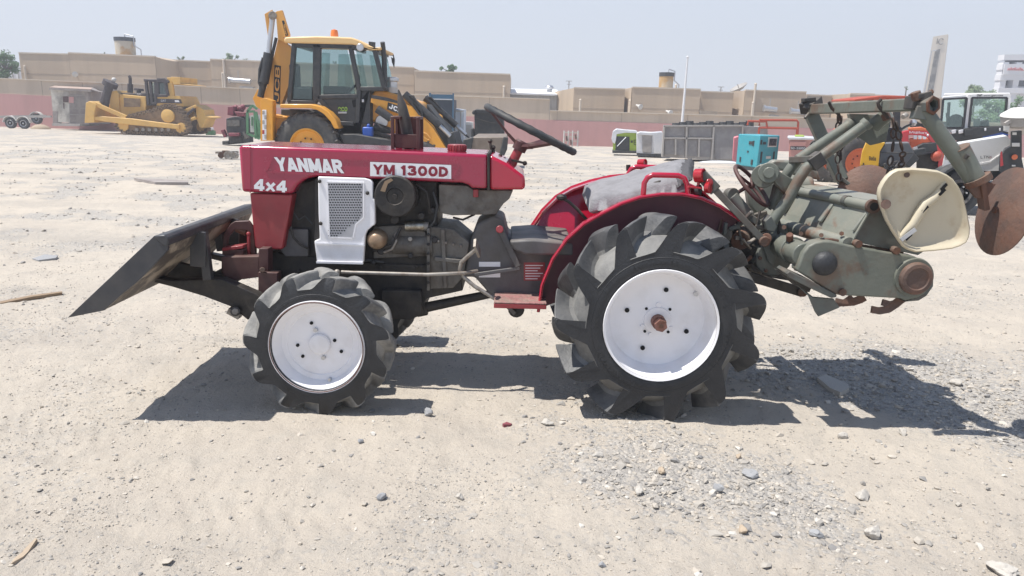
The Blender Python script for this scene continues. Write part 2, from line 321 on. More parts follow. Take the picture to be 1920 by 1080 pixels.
for i in range(NY-1):
    t = i/(NY-2); ys.append(1.2+ (math.exp(t*6.4)-1)*1.35 if True else 0)
verts, att = [], []
for j, y in enumerate(ys):
    hw = 1.6+max(0, y)*.78 if y < 60 else 48.4+(y-60)*1.5
    for i in range(NX):
        u_ = i/(NX-1)*2-1; x = u_*hw*1.03
        if abs(u_) > .985: x = math.copysign(hw*1.015+(abs(u_)-.985)/.015*(55+y*1.2), u_)   # the sheet runs on well past the view
        verts.append((x, y, gh(x, y))); att.append(gravel(x, y) if 1 < y < 70 else .4)
faces = [(j*NX+i, j*NX+i+1, (j+1)*NX+i+1, (j+1)*NX+i) for j in range(NY-1) for i in range(NX-1)]
me = bpy.data.meshes.new('ground'); me.from_pydata(verts, [], faces); me.shade_smooth()
a = me.attributes.new('gravel', 'FLOAT', 'POINT'); a.data.foreach_set('value', att)
gm = bpy.data.materials.new('sandy_gravel_ground'); gm.use_nodes = True; nt = gm.node_tree; N = nt.nodes; L = nt.links; b = N['Principled BSDF']
b.inputs['Roughness'].default_value = .95; b.inputs['Specular IOR Level'].default_value = .15
tc = N.new('ShaderNodeTexCoord'); co = tc.outputs['Object']
def tex(kind, scale, detail=5, vec=None, **kw):
    n = N.new(kind); n.inputs['Scale'].default_value = scale
    if kind == 'ShaderNodeTexNoise': n.inputs['Detail'].default_value = detail; n.inputs['Roughness'].default_value = kw.get('rough', .6)
    L.new(vec or co, n.inputs['Vector']); return n
def mixc(f, A, B):
    m = N.new('ShaderNodeMix'); m.data_type = 'RGBA'
    for k, v in (('Factor', f), ('A', A), ('B', B)):
        if isinstance(v, (int, float)): m.inputs[k].default_value = v
        elif isinstance(v, tuple): m.inputs[k].default_value = (*v, 1)
        else: L.new(v, m.inputs[k])
    return m.outputs['Result']
def mrange(v, a, b_, c=0, d=1):
    m = N.new('ShaderNodeMapRange'); m.interpolation_type = 'SMOOTHSTEP'; L.new(v, m.inputs['Value'])
    for k, x in (('From Min', a), ('From Max', b_), ('To Min', c), ('To Max', d)): m.inputs[k].default_value = x
    return m.outputs['Result']
def mth(op, a_, b_):
    m = N.new('ShaderNodeMath'); m.operation = op
    for i, v in enumerate((a_, b_)):
        if isinstance(v, (int, float)): m.inputs[i].default_value = v
        else: L.new(v, m.inputs[i])
    return m.outputs[0]
at = N.new('ShaderNodeAttribute'); at.attribute_name = 'gravel'
big = tex('ShaderNodeTexNoise', .35, 6).outputs['Fac']; mid = tex('ShaderNodeTexNoise', 2.3, 8).outputs['Fac']; fine = tex('ShaderNodeTexNoise', 45, 6, rough=.75).outputs['Fac']
mp = N.new('ShaderNodeMapping'); mp.inputs['Scale'].default_value = (.10, 1.0, 1); L.new(co, mp.inputs['Vector'])
streak = tex('ShaderNodeTexNoise', .9, 6, mp.outputs['Vector']).outputs['Fac']
SAND, SAND2, GRV, GRV2 = (.53,.47,.393), (.47,.418,.355), (.43,.412,.388), (.345,.332,.315)
sand = mixc(mrange(mid, .35, .68), SAND, SAND2); sand = mixc(mrange(big, .4, .7, 0, .6), sand, (.535,.482,.41))
sand = mixc(mrange(fine, .5, .75, 0, .35), sand, (.37,.32,.27)); grit = tex('ShaderNodeTexNoise', 170, 4, rough=.8).outputs['Fac']; clump = tex('ShaderNodeTexNoise', 5.5, 6, rough=.7).outputs['Fac']
sand = mixc(mth('MULTIPLY', mrange(grit, .54, .68), mrange(clump, .40, .62, .15, .62)), sand, (.27,.235,.20)); sand = mixc(mth('MULTIPLY', mrange(clump, .48, .66), .45), sand, (.42,.385,.335))
vor = tex('ShaderNodeTexVoronoi', 60, vec=co); vorb = tex('ShaderNodeTexVoronoi', 22, vec=co)
sep = N.new('ShaderNodeSeparateColor'); L.new(vor.outputs['Color'], sep.inputs[0]); sepb = N.new('ShaderNodeSeparateColor'); L.new(vorb.outputs['Color'], sepb.inputs[0])
grv = mixc(sep.outputs[0], GRV2, (.53,.495,.445)); grv = mixc(mrange(sepb.outputs[0], .6, .95, 0, .5), grv, (.37,.35,.325))
thr = mth('ADD', mth('MULTIPLY', sep.outputs[1], .55), mth('MULTIPLY', mid, .35))
gmask = mrange(mth('SUBTRACT', mth('ADD', at.outputs['Fac'], mth('MULTIPLY', mrange(streak, .45, .65), .18)), thr), -.14, .26, 0, .85)
colr = mixc(gmask, sand, grv)
colr = mixc(mrange(streak, .48, .72, 0, .42), colr, (.36,.33,.295))
L.new(colr, b.inputs['Base Color'])
hgt = mth('ADD', mth('MULTIPLY', mth('MULTIPLY', vor.outputs['Distance'], -1), mth('MULTIPLY', gmask, 1.1)), mth('ADD', mth('ADD', mth('MULTIPLY', fine, .8), mth('MULTIPLY', grit, .32)), mth('MULTIPLY', tex('ShaderNodeTexNoise', 9, 7).outputs['Fac'], 1.5)))
bp = N.new('ShaderNodeBump'); bp.inputs['Strength'].default_value = .8; bp.inputs['Distance'].default_value = .017; L.new(hgt, bp.inputs['Height']); L.new(bp.outputs['Normal'], b.inputs['Normal'])
me.materials.append(gm)
gr = bpy.data.objects.new('ground', me); COL.objects.link(gr); tag(gr, kind='structure', label='pale sandy yard strewn with gravel')
# gravel chips: one mesh nobody could count
t_ = (1+5**.5)/2
IV = np.array([(-1,t_,0),(1,t_,0),(-1,-t_,0),(1,-t_,0),(0,-1,t_),(0,1,t_),(0,-1,-t_),(0,1,-t_),(t_,0,-1),(t_,0,1),(-t_,0,-1),(-t_,0,1)])/1.902
IF = np.array([(0,11,5),(0,5,1),(0,1,7),(0,7,10),(0,10,11),(1,5,9),(5,11,4),(11,10,2),(10,7,6),(7,1,8),(3,9,4),(3,4,2),(3,2,6),(3,6,8),(3,8,9),(4,9,5),(2,4,11),(6,2,10),(8,6,7),(9,8,1)])
rng = np.random.default_rng(11)
PV, PT = [], []
def chip(x, y, s):
    a_, e = rng.random()*6.28, rng.random(3)*.7+.55
    v = IV*(.55+.75*rng.random((12,1)))*np.array([s*e[0]*1.3, s*e[1], s*e[2]*.70])
    ca, sa = math.cos(a_), math.sin(a_); tl = (rng.random()-.5)*.9; ct, st = math.cos(tl), math.sin(tl)
    v = v@np.array([[1,0,0],[0,ct,st],[0,-st,ct]])@np.array([[ca,sa,0],[-sa,ca,0],[0,0,1]])
    PV.append(v+np.array([x, y, gh(x, y)+s*.18])); PT.append(rng.random())
n = 0
while n < 17000:
    y = 1.75+4.6*rng.random()**1.25; x = (rng.random()*2-1)*(y*.80+.1)
    g = gravel(x, y)
    if rng.random() < g*g*1.0+.02:
        chip(x, y, .0022+.0075*rng.random()**3.6+(.012*rng.random() if rng.random() < .05*g else 0)); n += 1
n = 0
while n < 26000:                                   # fine grit trodden into the sand
    y = 1.75+5.5*rng.random()**1.4; x = (rng.random()*2-1)*(y*.78+.1)
    q_ = noise.fractal(Vector((x*2.3, y*2.6, 6.1)), .9, 2.0, 4)*.5+.5
    if rng.random() < max(.07, (q_-.38)*2.4): chip(x, y, (.0016+.0032*rng.random()**2)*(1+.1*max(0, y-3))); n += 1
n = 0
while n < 620:                                     # knobbly stones between the chips, mostly on the right
    y = 1.85+2.9*rng.random(); x = (rng.random()*2-1)*(y*.78)
    if rng.random() < (.10+.9*smooth01((x+.1)/.5))*(.15+gravel(x, y)) and abs(x-.65) > .0:
        chip(x, y, .007+.013*rng.random()**2.4); n += 1
n = 0
while n < 5200:
    y = 6+20*rng.random()**1.3; x = (rng.random()*2-1)*(y*.8)
    if rng.random() < gravel(x, y)**1.5:
        chip(x, y, (.006+.02*rng.random()**3)*(1+(y-6)*.03)); n += 1
k = len(PV); pv = np.concatenate(PV); pf = (IF[None]+(np.arange(k)*12)[:,None,None]).reshape(-1, 3)
me = bpy.data.meshes.new('gravel'); me.vertices.add(len(pv)); me.vertices.foreach_set('co', pv.ravel()); me.loops.add(pf.size); me.loops.foreach_set('vertex_index', pf.ravel().astype(np.int32))
me.polygons.add(len(pf)); me.polygons.foreach_set('loop_start', np.arange(0, pf.size, 3, dtype=np.int32)); me.update(calc_edges=True)
a = me.attributes.new('tone', 'FLOAT', 'POINT'); a.data.foreach_set('value', np.repeat(np.array(PT), 12))
def stone_mat(name, c0, c1, attr=True):
    m = bpy.data.materials.new(name); m.use_nodes = True; nt = m.node_tree; N_ = nt.nodes; b_ = N_['Principled BSDF']; b_.inputs['Roughness'].default_value = .9; b_.inputs['Specular IOR Level'].default_value = .2
    rp = N_.new('ShaderNodeValToRGB'); rp.color_ramp.elements[0].color = (*c0, 1); rp.color_ramp.elements[1].color = (*c1, 1)
    if attr: s_ = N_.new('ShaderNodeAttribute'); s_.attribute_name = 'tone'; e = rp.color_ramp.elements.new(.55); e.color = (.42,.385,.335,1); e = rp.color_ramp.elements.new(.8); e.color = (.47,.415,.345,1)
    else: s_ = N_.new('ShaderNodeTexNoise'); s_.inputs['Scale'].default_value = 25; s_.inputs['Detail'].default_value = 8
    nt.links.new(s_.outputs['Fac'], rp.inputs[0]); nt.links.new(rp.outputs[0], b_.inputs['Base Color'])
    return m
me.shade_flat(); me.materials.append(stone_mat('gravel_stone', (.25,.24,.23), (.55,.52,.47)))
go = bpy.data.objects.new('gravel', me); COL.objects.link(go); tag(go, 'loose grey and tan gravel chips lying on the sand', 'gravel', kind='stuff')
M['rock_grey'] = stone_mat('rock_grey', (.22,.225,.235), (.42,.415,.41), False); M['rock_pale'] = stone_mat('rock_pale', (.38,.355,.32), (.55,.515,.46), False); M['rock_tan'] = stone_mat('rock_tan', (.33,.26,.19), (.5,.41,.31), False)
def rock(px, py, wpx, hpx, m, label, seed, flat=1.0, group=None, name='rock'):
    p = G(px, py); p.z = gh(p.x, p.y); s = (p-CAM).length/F_PX; w, h = wpx*s/2, hpx*s/2*1.15*flat
    bm = bmesh.new(); bmesh.ops.create_icosphere(bm, subdivisions=3, radius=1)
    for v in bm.verts:
        d = v.co.normalized(); q = 0
        for t in range(12):
            ax = Vector((math.sin(seed*7+t*2.3), math.cos(seed*3+t*4.1), math.sin(seed*5+t*1.7))).normalized(); q = max(q, (d.dot(ax)-.52)*.95)
        rr = 1-q+.10*noise.noise(d*2.2+Vector((seed*3.1, 0, 0)))+.04*noise.noise(d*7)
        v.co = Vector((d.x*rr*w, d.y*rr*w*.8, d.z*rr*h))
    me = bpy.data.meshes.new(name); bm.to_mesh(me); bm.free(); me.materials.append(M[m]); me.shade_smooth(); me.set_sharp_from_angle(angle=R(16))
    o = bpy.data.objects.new(name, me); COL.objects.link(o); o.location = (p.x, p.y, p.z+h*.45); o.rotation_euler = (0, .15*math.sin(seed), seed); return tag(o, label, 'rock', group)
G9 = 'loose rocks on the yard'
for i, a_ in enumerate([
 (716,938,24,19,'rock_grey','blue-grey angular rock on bare sand, lowest of those below the front tyre'),
 (862,931,22,15,'rock_pale','small whitish rock on bare sand between the two tyres'),
 (803,779,22,20,'rock_grey','upright dark grey rock just right of the front tyre shadow'),
 (676,832,14,10,'rock_grey','tiny grey pebble on sand a step below the front tyre'),
 (1025,800,34,13,'rock_pale','flat pale rock left of the rear tyre contact, near its shadow'),
 (1197,928,26,19,'rock_pale','whitish pointed rock on top of the dense gravel patch below the rear tyre'),
 (1347,924,22,22,'rock_grey','squat grey rock right of the gravel patch below the rear tyre'),
 (1636,1003,40,26,'rock_pale','large round whitish rock in the lower right of the yard'),
 (1392,1004,26,17,'rock_tan','tan wedge rock on clear sand below the gravel'),
 (1532,1000,28,16,'rock_grey','half buried grey rock left of the large round whitish rock'),
 (1882,1071,58,24,'rock_pale','long pale grey slab rock cut by the bottom right corner'),
 (1120,862,22,12,'rock_pale','small pale rock among scattered gravel below the rear tyre'),
 (1240,892,26,15,'rock_tan','tan rock in scattered gravel under the rear axle'),
 (1406,893,44,18,'rock_grey','dark broken rock cluster right of the rear tyre gravel'),
 (1580,818,20,18,'rock_pale','pale rock at the lower rim of the tiller shadow'),
 (1692,812,18,18,'rock_pale','light rock beside the lower right rim of the tiller shadow'),
 (1617,927,36,18,'rock_pale','long pale rock right of centre in the scattered stones'),
 (1792,722,22,13,'rock_pale','light rock to the right of the tiller shadow'),
 (1128,1066,18,12,'rock_grey','little dark rock at the lower frame edge under the gravel patch'),
 (1385,858,16,11,'rock_tan','brownish pebble between rear tyre shadow and tiller shadow')]):
    rock(*a_[:4], a_[4], a_[5], i*1.37+.4, group=G9)
# ================================================================ red tractor
YC = 3.63; YN = 3.42; YF = 3.84
def px(pts, Y): return [V(a, b, Y) for a, b in pts]
T = thing('compact_tractor', 'small red tractor with white wheel rims and front blade, nearest on the sand', 'tractor', (0, YC, 0))
h = MB('red_paint')
hood_px = [(447,277),(450,272),(560,276),(700,281),(800,285),(914,290),(914,354),(885,353),(878,347),(866,343),(770,339),(594,331),(578,334),(566,340),(557,348),(551,357),(548,364),(453,360)]
h.pp(hood_px, YN, YF)
hood = h.build('hood', T, bevel=.02, seg=3)
d = MB('red_paint')
for a_, b_, w in [((500,322),(850,337),.004),((512,292),(860,307),.003),((848,337),(862,307),.003),((500,322),(513,292),.003)]:
    d.bar(V(*a_, YN-.001), V(*b_, YN-.001), .004, w*2)
d.use('decal_white'); q = px([(694,330),(846,335.5),(846,309.5),(694,303.5)], YN-.0025); d.sheet(q, .0012)
d.block('YM 1300D', (700,327),(840,332),(700,308), YN-.0036, 'decal_red', .27)
d.block('YANMAR', (521,320.5),(645,325),(515,294.5), YN-.0015, 'decal_white', .29)
d.block('4x4', (476,357),(538,361),(477,335), YN-.0015, 'decal_white', .27)
d.use('red_paint').bar(V(469,271,YN-.001), V(469,362,YN-.001), .003, .004, (1,0,0))
d.build('side_panel', hood)
c = MB('dull_red'); c.pp([(468,362),(548,365),(531,465),(528,468),(482,467),(478,463)], YN+.015, YF-.015); c.build('nose_cowl', T, bevel=.012)
gx = V(478,365,YN).x; c = MB('hole_black'); c.box((gx, YN+.05, V(480,455,YN).z), (gx+.02, YF-.05, V(478,365,YN).z))
for i in range(9): zz = V(478,372+i*9,YN).z; c.use('black_steel').box((gx-.008, YN+.05, zz-.006), (gx, YF-.05, zz+.006))
c.build('grille', T)
c = MB('fender_red'); c.pp([(918,290),(952,307),(984,331),(985,354),(978,356),(918,356)], YN, YF)
dash = c.build('dashboard_cowl', T, bevel=.014)
c = MB('engine_black'); c.pp([(913.5,286),(918.5,287.5),(918.5,357),(913.5,357)], YN-.004, YF+.004); c.build('hood_seal', T, bevel=.003)
c = MB('engine_black')
for x, y, hh in [(932,300,.06),(945,312,.05),(926,292,.07),(952,318,.05)]:
    p = V(x, y, 3.7); c.tube([p-Vector((0,0,.05)), p+Vector((-.015,0,hh*.5)), p+Vector((-.02,.01,hh))], .006, 8); c.ball(p+Vector((-.02,.01,hh)), .012, 8)
c.box(V(930,306,3.6), V(948,300,3.75)); c.build('control_lever', T)
# fuel cap, exhaust with its bracket
c = MB('dull_red'); p = V(857,281,3.60); p.z -= .008; c.cyl(p, p+Vector((0,0,.034)), .043, .043, 24); c.cyl(p-Vector((0,0,.02)), p+Vector((0,0,.004)), .034, .034, 20)
for k in range(20):
    a_ = k*math.pi/10; c.bar(p+Vector((.043*math.cos(a_), .043*math.sin(a_), .004)), p+Vector((.043*math.cos(a_), .043*math.sin(a_), .031)), .006, .006, (math.cos(a_), math.sin(a_), 0))
c.build('fuel_cap', T, bevel=.003)
ex = MB('maroon_steel'); Y0, Y1 = 3.56, 3.70
A = V(733,284,Y0); B = V(787,284,Y0); zt = V(760,219,Y0).z; zb = A.z-.05
for x in (A.x+.008, B.x-.008):
    for y in (Y0+.008, Y1): ex.box((x-.008, y-.008, zb), (x+.008, y+.008, zt))
ex.box((A.x, Y1, zb), (B.x, Y1+.005, zt)); ex.box((A.x+.012, Y0+.01, V(760,278,Y0).z), (B.x-.012, Y0+.018, V(760,252,Y0).z))
ex.box((A.x, Y0+.002, zt-.012), (A.x+.045, Y1, zt+.002)); ex.box((B.x-.03, Y0+.002, zt-.012), (B.x, Y1, zt+.002))
ex.build('exhaust_guard', T, bevel=.003)
ex = MB('black_steel'); pts = [V(765,284,3.63), V(764,250,3.63), V(759,225,3.63), V(754,200,3.63), V(750,183,3.63), V(747,168,3.63)]
ex.tube(pts, [.028,.028,.028,.023,.013,.003], 16); ex.cyl(V(763,258,3.63), V(763,264,3.63), .032, .032, 16); ex.build('exhaust_pipe', T)
# engine and chassis, seen between hood and wheels
e = MB('engine_black')
e.pp([(549,366),(560,345),(600,334),(820,340),(820,440),(815,500),(548,500),(520,470)], YN+.09, YF-.06)
e.pp([(590,335),(602,334),(602,480),(588,470)], YN+.02, YF-.02)
for k in range(7): e.bar(V(606+k*1, 350+k*14, YN+.085), V(690, 352+k*14, YN+.085), .012, .01)
e.use('engine_grey').pp([(700,425),(790,420),(800,440),(800,480),(700,485)], YN+.06, YN+.1); e.use('engine_black')
for x, y, r_ in [(715,470,.02),(790,405,.018),(770,480,.014),(740,412,.022),(690,395,.02),(812,395,.016),(815,450,.016),(700,492,.012),(668,480,.014)]: e.cyl(V(x,y,YN+.1), V(x,y,YN+.03), r_, r_, 12)
e.build('engine', T, bevel=.01)
e = MB('gear_grey'); e.pp([(530,430),(578,430),(578,481),(535,481),(526,470)], YN+.06, YN+.2); e.build('battery_box', T, bevel=.004)
for P_, r_ in (([V(545,425,3.46), V(550,445,3.45), V(562,458,3.46), V(578,466,3.47)], .006), ([V(700,470,3.45), V(735,460,3.44), V(745,440,3.44), V(752,425,3.45)], .007), ([V(780,345,3.46), V(800,360,3.44), V(805,385,3.45), V(806,400,3.46)], .008), ([V(850,408,3.5), V(868,412,3.47), V(890,402,3.5)], .005)):
    e = MB('engine_black'); e.tube(P_, r_, 8); e.build('hose', T)
e = MB('engine_black')
e.pp([(484,470),(700,494),(862,498),(868,545),(800,560),(790,580),(715,580),(690,560),(640,548),(490,520)], YN+.08, YF-.08)
for x, y in [(560,508),(650,506),(714,500),(781,500),(830,505)]: e.cyl(V(x,y,YN+.09), V(x,y,YN+.065), .011, .011, 6)
e.build('chassis', T, bevel=.008)
e = MB('white_paint')
e.pp([(596,331),(683,334),(694,337),(699,343),(699,372),(703,374),(703,421),(697,425),(689,432),(685,440),(683,462),(681,493),(594,491),(589,452),(599,448),(599,440),(597,400)], YN-.012, YN+.02)
e.use('engine_black')
for x, y in [(599,340),(689,362),(601,419)]: e.cyl(V(x,y,YN-.013), V(x,y,YN-.022), .009, .009, 10)
sp = e.build('engine_side_cover', T, bevel=.005)
e = MB('mesh_grey'); g_ = [(614,341),(682,343),(682,408),(667,421),(662,447),(618,445)]; e.pp(g_, YN-.016, YN-.0135)
e.use('white_paint')
for a_, b_ in zip(g_, g_[1:]+g_[:1]): e.bar(V(*a_, YN-.015), V(*b_, YN-.015), .006, .006)
e.use('hole_black')
for r_ in range(21):
    for k_ in range(14):
        x, y = 617+k_*4.8+(2.4 if r_ % 2 else 0), 346+r_*4.8
        if x < 679 and (y < 406 or x < 679-(y-406)*1.25) and x < 680-max(0, y-419)*.4:
            p = V(x, y, YN-.0165); e.obox(p, (.0036,0,0), (0,.0004,0), (0,0,.0026))
e.build('vent_screen', sp)
e = MB('white_paint'); e.loft(px([(592,456),(684,459),(684,461),(592,458)], YN-.013), px([(592,456),(684,459),(684,461),(592,458)], YN-.02)); e.bar(V(594,491,YN-.012), V(681,493,YN-.012), .02, .01); e.build('cover_lip', sp)
e = MB('engine_black'); c_ = V(744,366,YN+.03); e.lathe([(0,.095),(-.05,.096),(-.056,.09),(-.056,.04),(-.050,.036),(-.050,.001)], c_, (0,1,0), 36, False); e.lathe([(0,.1),(.12,.1)], c_, (0,1,0), 30)
e.lathe([(-.058,.012),(-.066,.011)], c_, (0,1,0), 12); e.use('stick').pp([(713,358),(721,340),(733,334),(737,338),(727,345),(722,360)], YN-.029, YN-.0275); e.build('air_cleaner', T)
e = MB('brass_dome'); e.lathe([(-.05,.001),(-.049,.016),(-.040,.032),(-.022,.043),(0,.047),(.09,.047)], V(707,449,YN+.03), (0,1,0), 28); e.build('oil_filter', T)
e = MB('chrome_dirty'); e.cyl(V(760,424,3.49), V(796,424,3.49), .026, .026, 18); e.use('pale_steel').cyl(V(795,424,3.49), V(804,424,3.49), .024, .02, 18); e.build('solenoid', T, bevel=.002)
e = MB('engine_grey'); e.cyl(V(737,458,3.50), V(800,459,3.50), .049, .049, 20); e.cyl(V(798,459,3.5), V(812,459,3.5), .052, .06, 20); e.use('pale_steel').cyl(V(769,448,3.452), V(769,448,3.444), .012, .012, 6); e.build('starter_motor', T, bevel=.003)
for P_, r_ in (([V(735,335,3.46), V(728,325,3.45), V(700,380,3.44), V(690,430,3.45)], .005), ([V(812,360,3.45), V(820,385,3.44), V(815,415,3.44), V(806,425,3.45)], .006), ([V(640,495,3.47), V(690,488,3.46), V(720,492,3.47)], .006), ([V(552,400,3.47), V(560,412,3.46), V(572,405,3.46), V(586,420,3.46)], .004)):
    e = MB('charcoal'); e.tube(P_, r_, 8); e.build('hose', T)
e = MB('pale_steel'); e.tube([V(720,473,3.45), V(735,467,3.44), V(743,452,3.44), V(741,440,3.45), V(748,432,3.46)], .006, 8); e.build('oil_line', T)
e = MB('engine_grey'); e.pp([(806,425),(850,430),(880,455),(868,520),(850,540),(806,542)], YN+.05, YF-.05)
e.pp([(800,428),(806,428),(806,545),(800,545)], YN+.02, YF-.02)
for k in range(6): e.use('engine_black').cyl(V(803,440+k*18,YN+.02), V(803,440+k*18,YN+.008), .008, .008, 6)
for k in range(4): e.use('pale_steel').cyl(V(822+k*14,452+k*3,YN+.05), V(822+k*14,452+k*3,YN+.035), .007, .007, 6)
e.use('engine_grey'); e.bar(V(815,485,YN+.04), V(866,490,YN+.04), .02, .02); e.bar(V(830,430,YN+.04), V(835,540,YN+.04), .014, .02, (1,0,0)); e.build('bell_housing', T, bevel=.008)
e = MB('dull_red'); e.use('engine_grey'); e.pp([(823,346),(876,348),(888,356),(962,357),(955,373),(944,382),(930,402),(848,404),(823,399)], YN+.04, YF-.04)
e.use('dull_red').pp([(887,355),(897,355),(897,370),(887,370)], YN+.033, YN+.04); e.build('fuel_tank', T, bevel=.01)
e = MB('gear_grey'); e.pp([(880,455),(893,420),(925,404),(944,412),(952,445),(1045,470),(1060,500),(1060,570),(930,566),(890,520),(868,520)], YN+.07, YF-.07)
e.build('transmission', T, bevel=.012)
for p_ in ([(898,491),(938,491),(938,500),(898,500)], [(898,512),(938,512),(938,520),(898,520)]): e = MB('decal_white'); e.sheet(px(p_, YN+.068), .001); e.build('warning_sticker', T)
e = MB('dull_red'); e.sheet(px([(982,492),(1022,492),(1022,526),(982,526)], YN+.068), .001); e.use('decal_white')
for k in range(6): e.sheet(px([(985,497+k*5),(1018-(k%3)*5,497+k*5),(1018-(k%3)*5,498.4+k*5),(985,498.4+k*5)], YN+.0665), .0008)
e.build('warning_sticker', T)
e = MB('gear_grey'); e.pp([(955,452),(1000,449),(1075,456),(1075,480),(985,478),(962,468)], YN-.02, YF+.02); e.build('foot_floor', T, bevel=.01)
e = MB('gear_grey'); e.bar(V(937,428,YN+.05), V(972,500,YN+.03), .012, .03, (1,0,0)); e.use('dull_red').cyl(V(937,430,YN+.05), V(937,430,YN+.01), .018, .018, 16)
e.use('gear_grey').bar(V(890,515,YN+.04), V(975,503,YN+.03), .012, .018); e.build('pedal_linkage', T, bevel=.003)
e = MB('pale_steel'); e.tube([V(892,458,YN-.06), V(895,466,YN-.05), V(880,478,YN-.03), V(865,492,YN-.02), V(862,506,YN-.02), V(870,520,YN-.02), V(890,537,YN-.02), V(928,560,YN-.02)], .0095, 10)
e.bar(V(890,455,YN-.09), V(899,476,YN-.05), .05, .012, (1,0,0)); e.build('clutch_pedal', T)
e = MB('pale_steel'); e.tube([V(640,510,YN-.03), V(660,511,YN-.03), V(700,512,YN-.03), V(800,515,YN-.03), V(870,512,YN-.03), V(895,508,YN+.02)], .0085, 10); e.ball(V(632,511,YN-.03), .016, 10); e.build('steering_drag_link', T)
e = MB('tread_plate'); q = px([(926,565),(1020,568)], YN-.12); e.add([], [])
za = V(926,566,YN-.12).z; x0, x1 = V(926,566,YN-.12).x, V(1025,566,YN-.12).x; e.box((x0, YN-.12, za-.008), (x1, YN+.09, za)); e.use('dull_red').box((x0, YN-.12, za-.03), (x1, YN-.112, za-.0085)); e.use('gear_grey').bar((x0+.03, YN+.05, za-.02), (x0+.1, YN+.05, za-.09), .1, .02)
e.use('engine_black').cyl(V(968,580,YN+.1), V(968,580,YN+.02), .04, .04, 14); e.build('running_board', T, bevel=.003)
e = MB('engine_black'); e.cyl(V(790,578,3.55), V(935,548,3.58), .026, .02, 14); e.cyl(V(780,580,3.55), V(800,576,3.55), .04, .04, 14)
e.pp([(716,545),(790,545),(792,590),(770,600),(735,598),(716,585)], YN+.04, YF-.04); e.build('drive_shaft', T, bevel=.006)
FW = V(600,650,3.13); FZ = .317; FX = FW.x; e = MB('black_steel'); e.cyl((FX, 3.2, FZ+.03), (FX, 4.06, FZ+.03), .045, .045, 16); e.cyl((FX, 3.16, FZ), (FX, 3.3, FZ), .075, .06, 18); e.cyl((FX, 3.96, FZ), (FX, 4.1, FZ), .06, .075, 18)
e.bar((FX, 3.32, FZ+.03), (FX+.02, 3.34, FZ+.24), .08, .08, (1,0,0)); e.build('front_axle', T, bevel=.006)
RW = V(1238,604,3.1); RX, RZ = RW.x, .455
e = MB('black_steel'); e.cyl((RX, 3.25, RZ), (RX, 4.0, RZ), .06, .06, 18); e.box((RX-.16, 3.46, RZ-.1), (RX+.14, 3.8, RZ+.22)); e.build('rear_axle', T, bevel=.01)
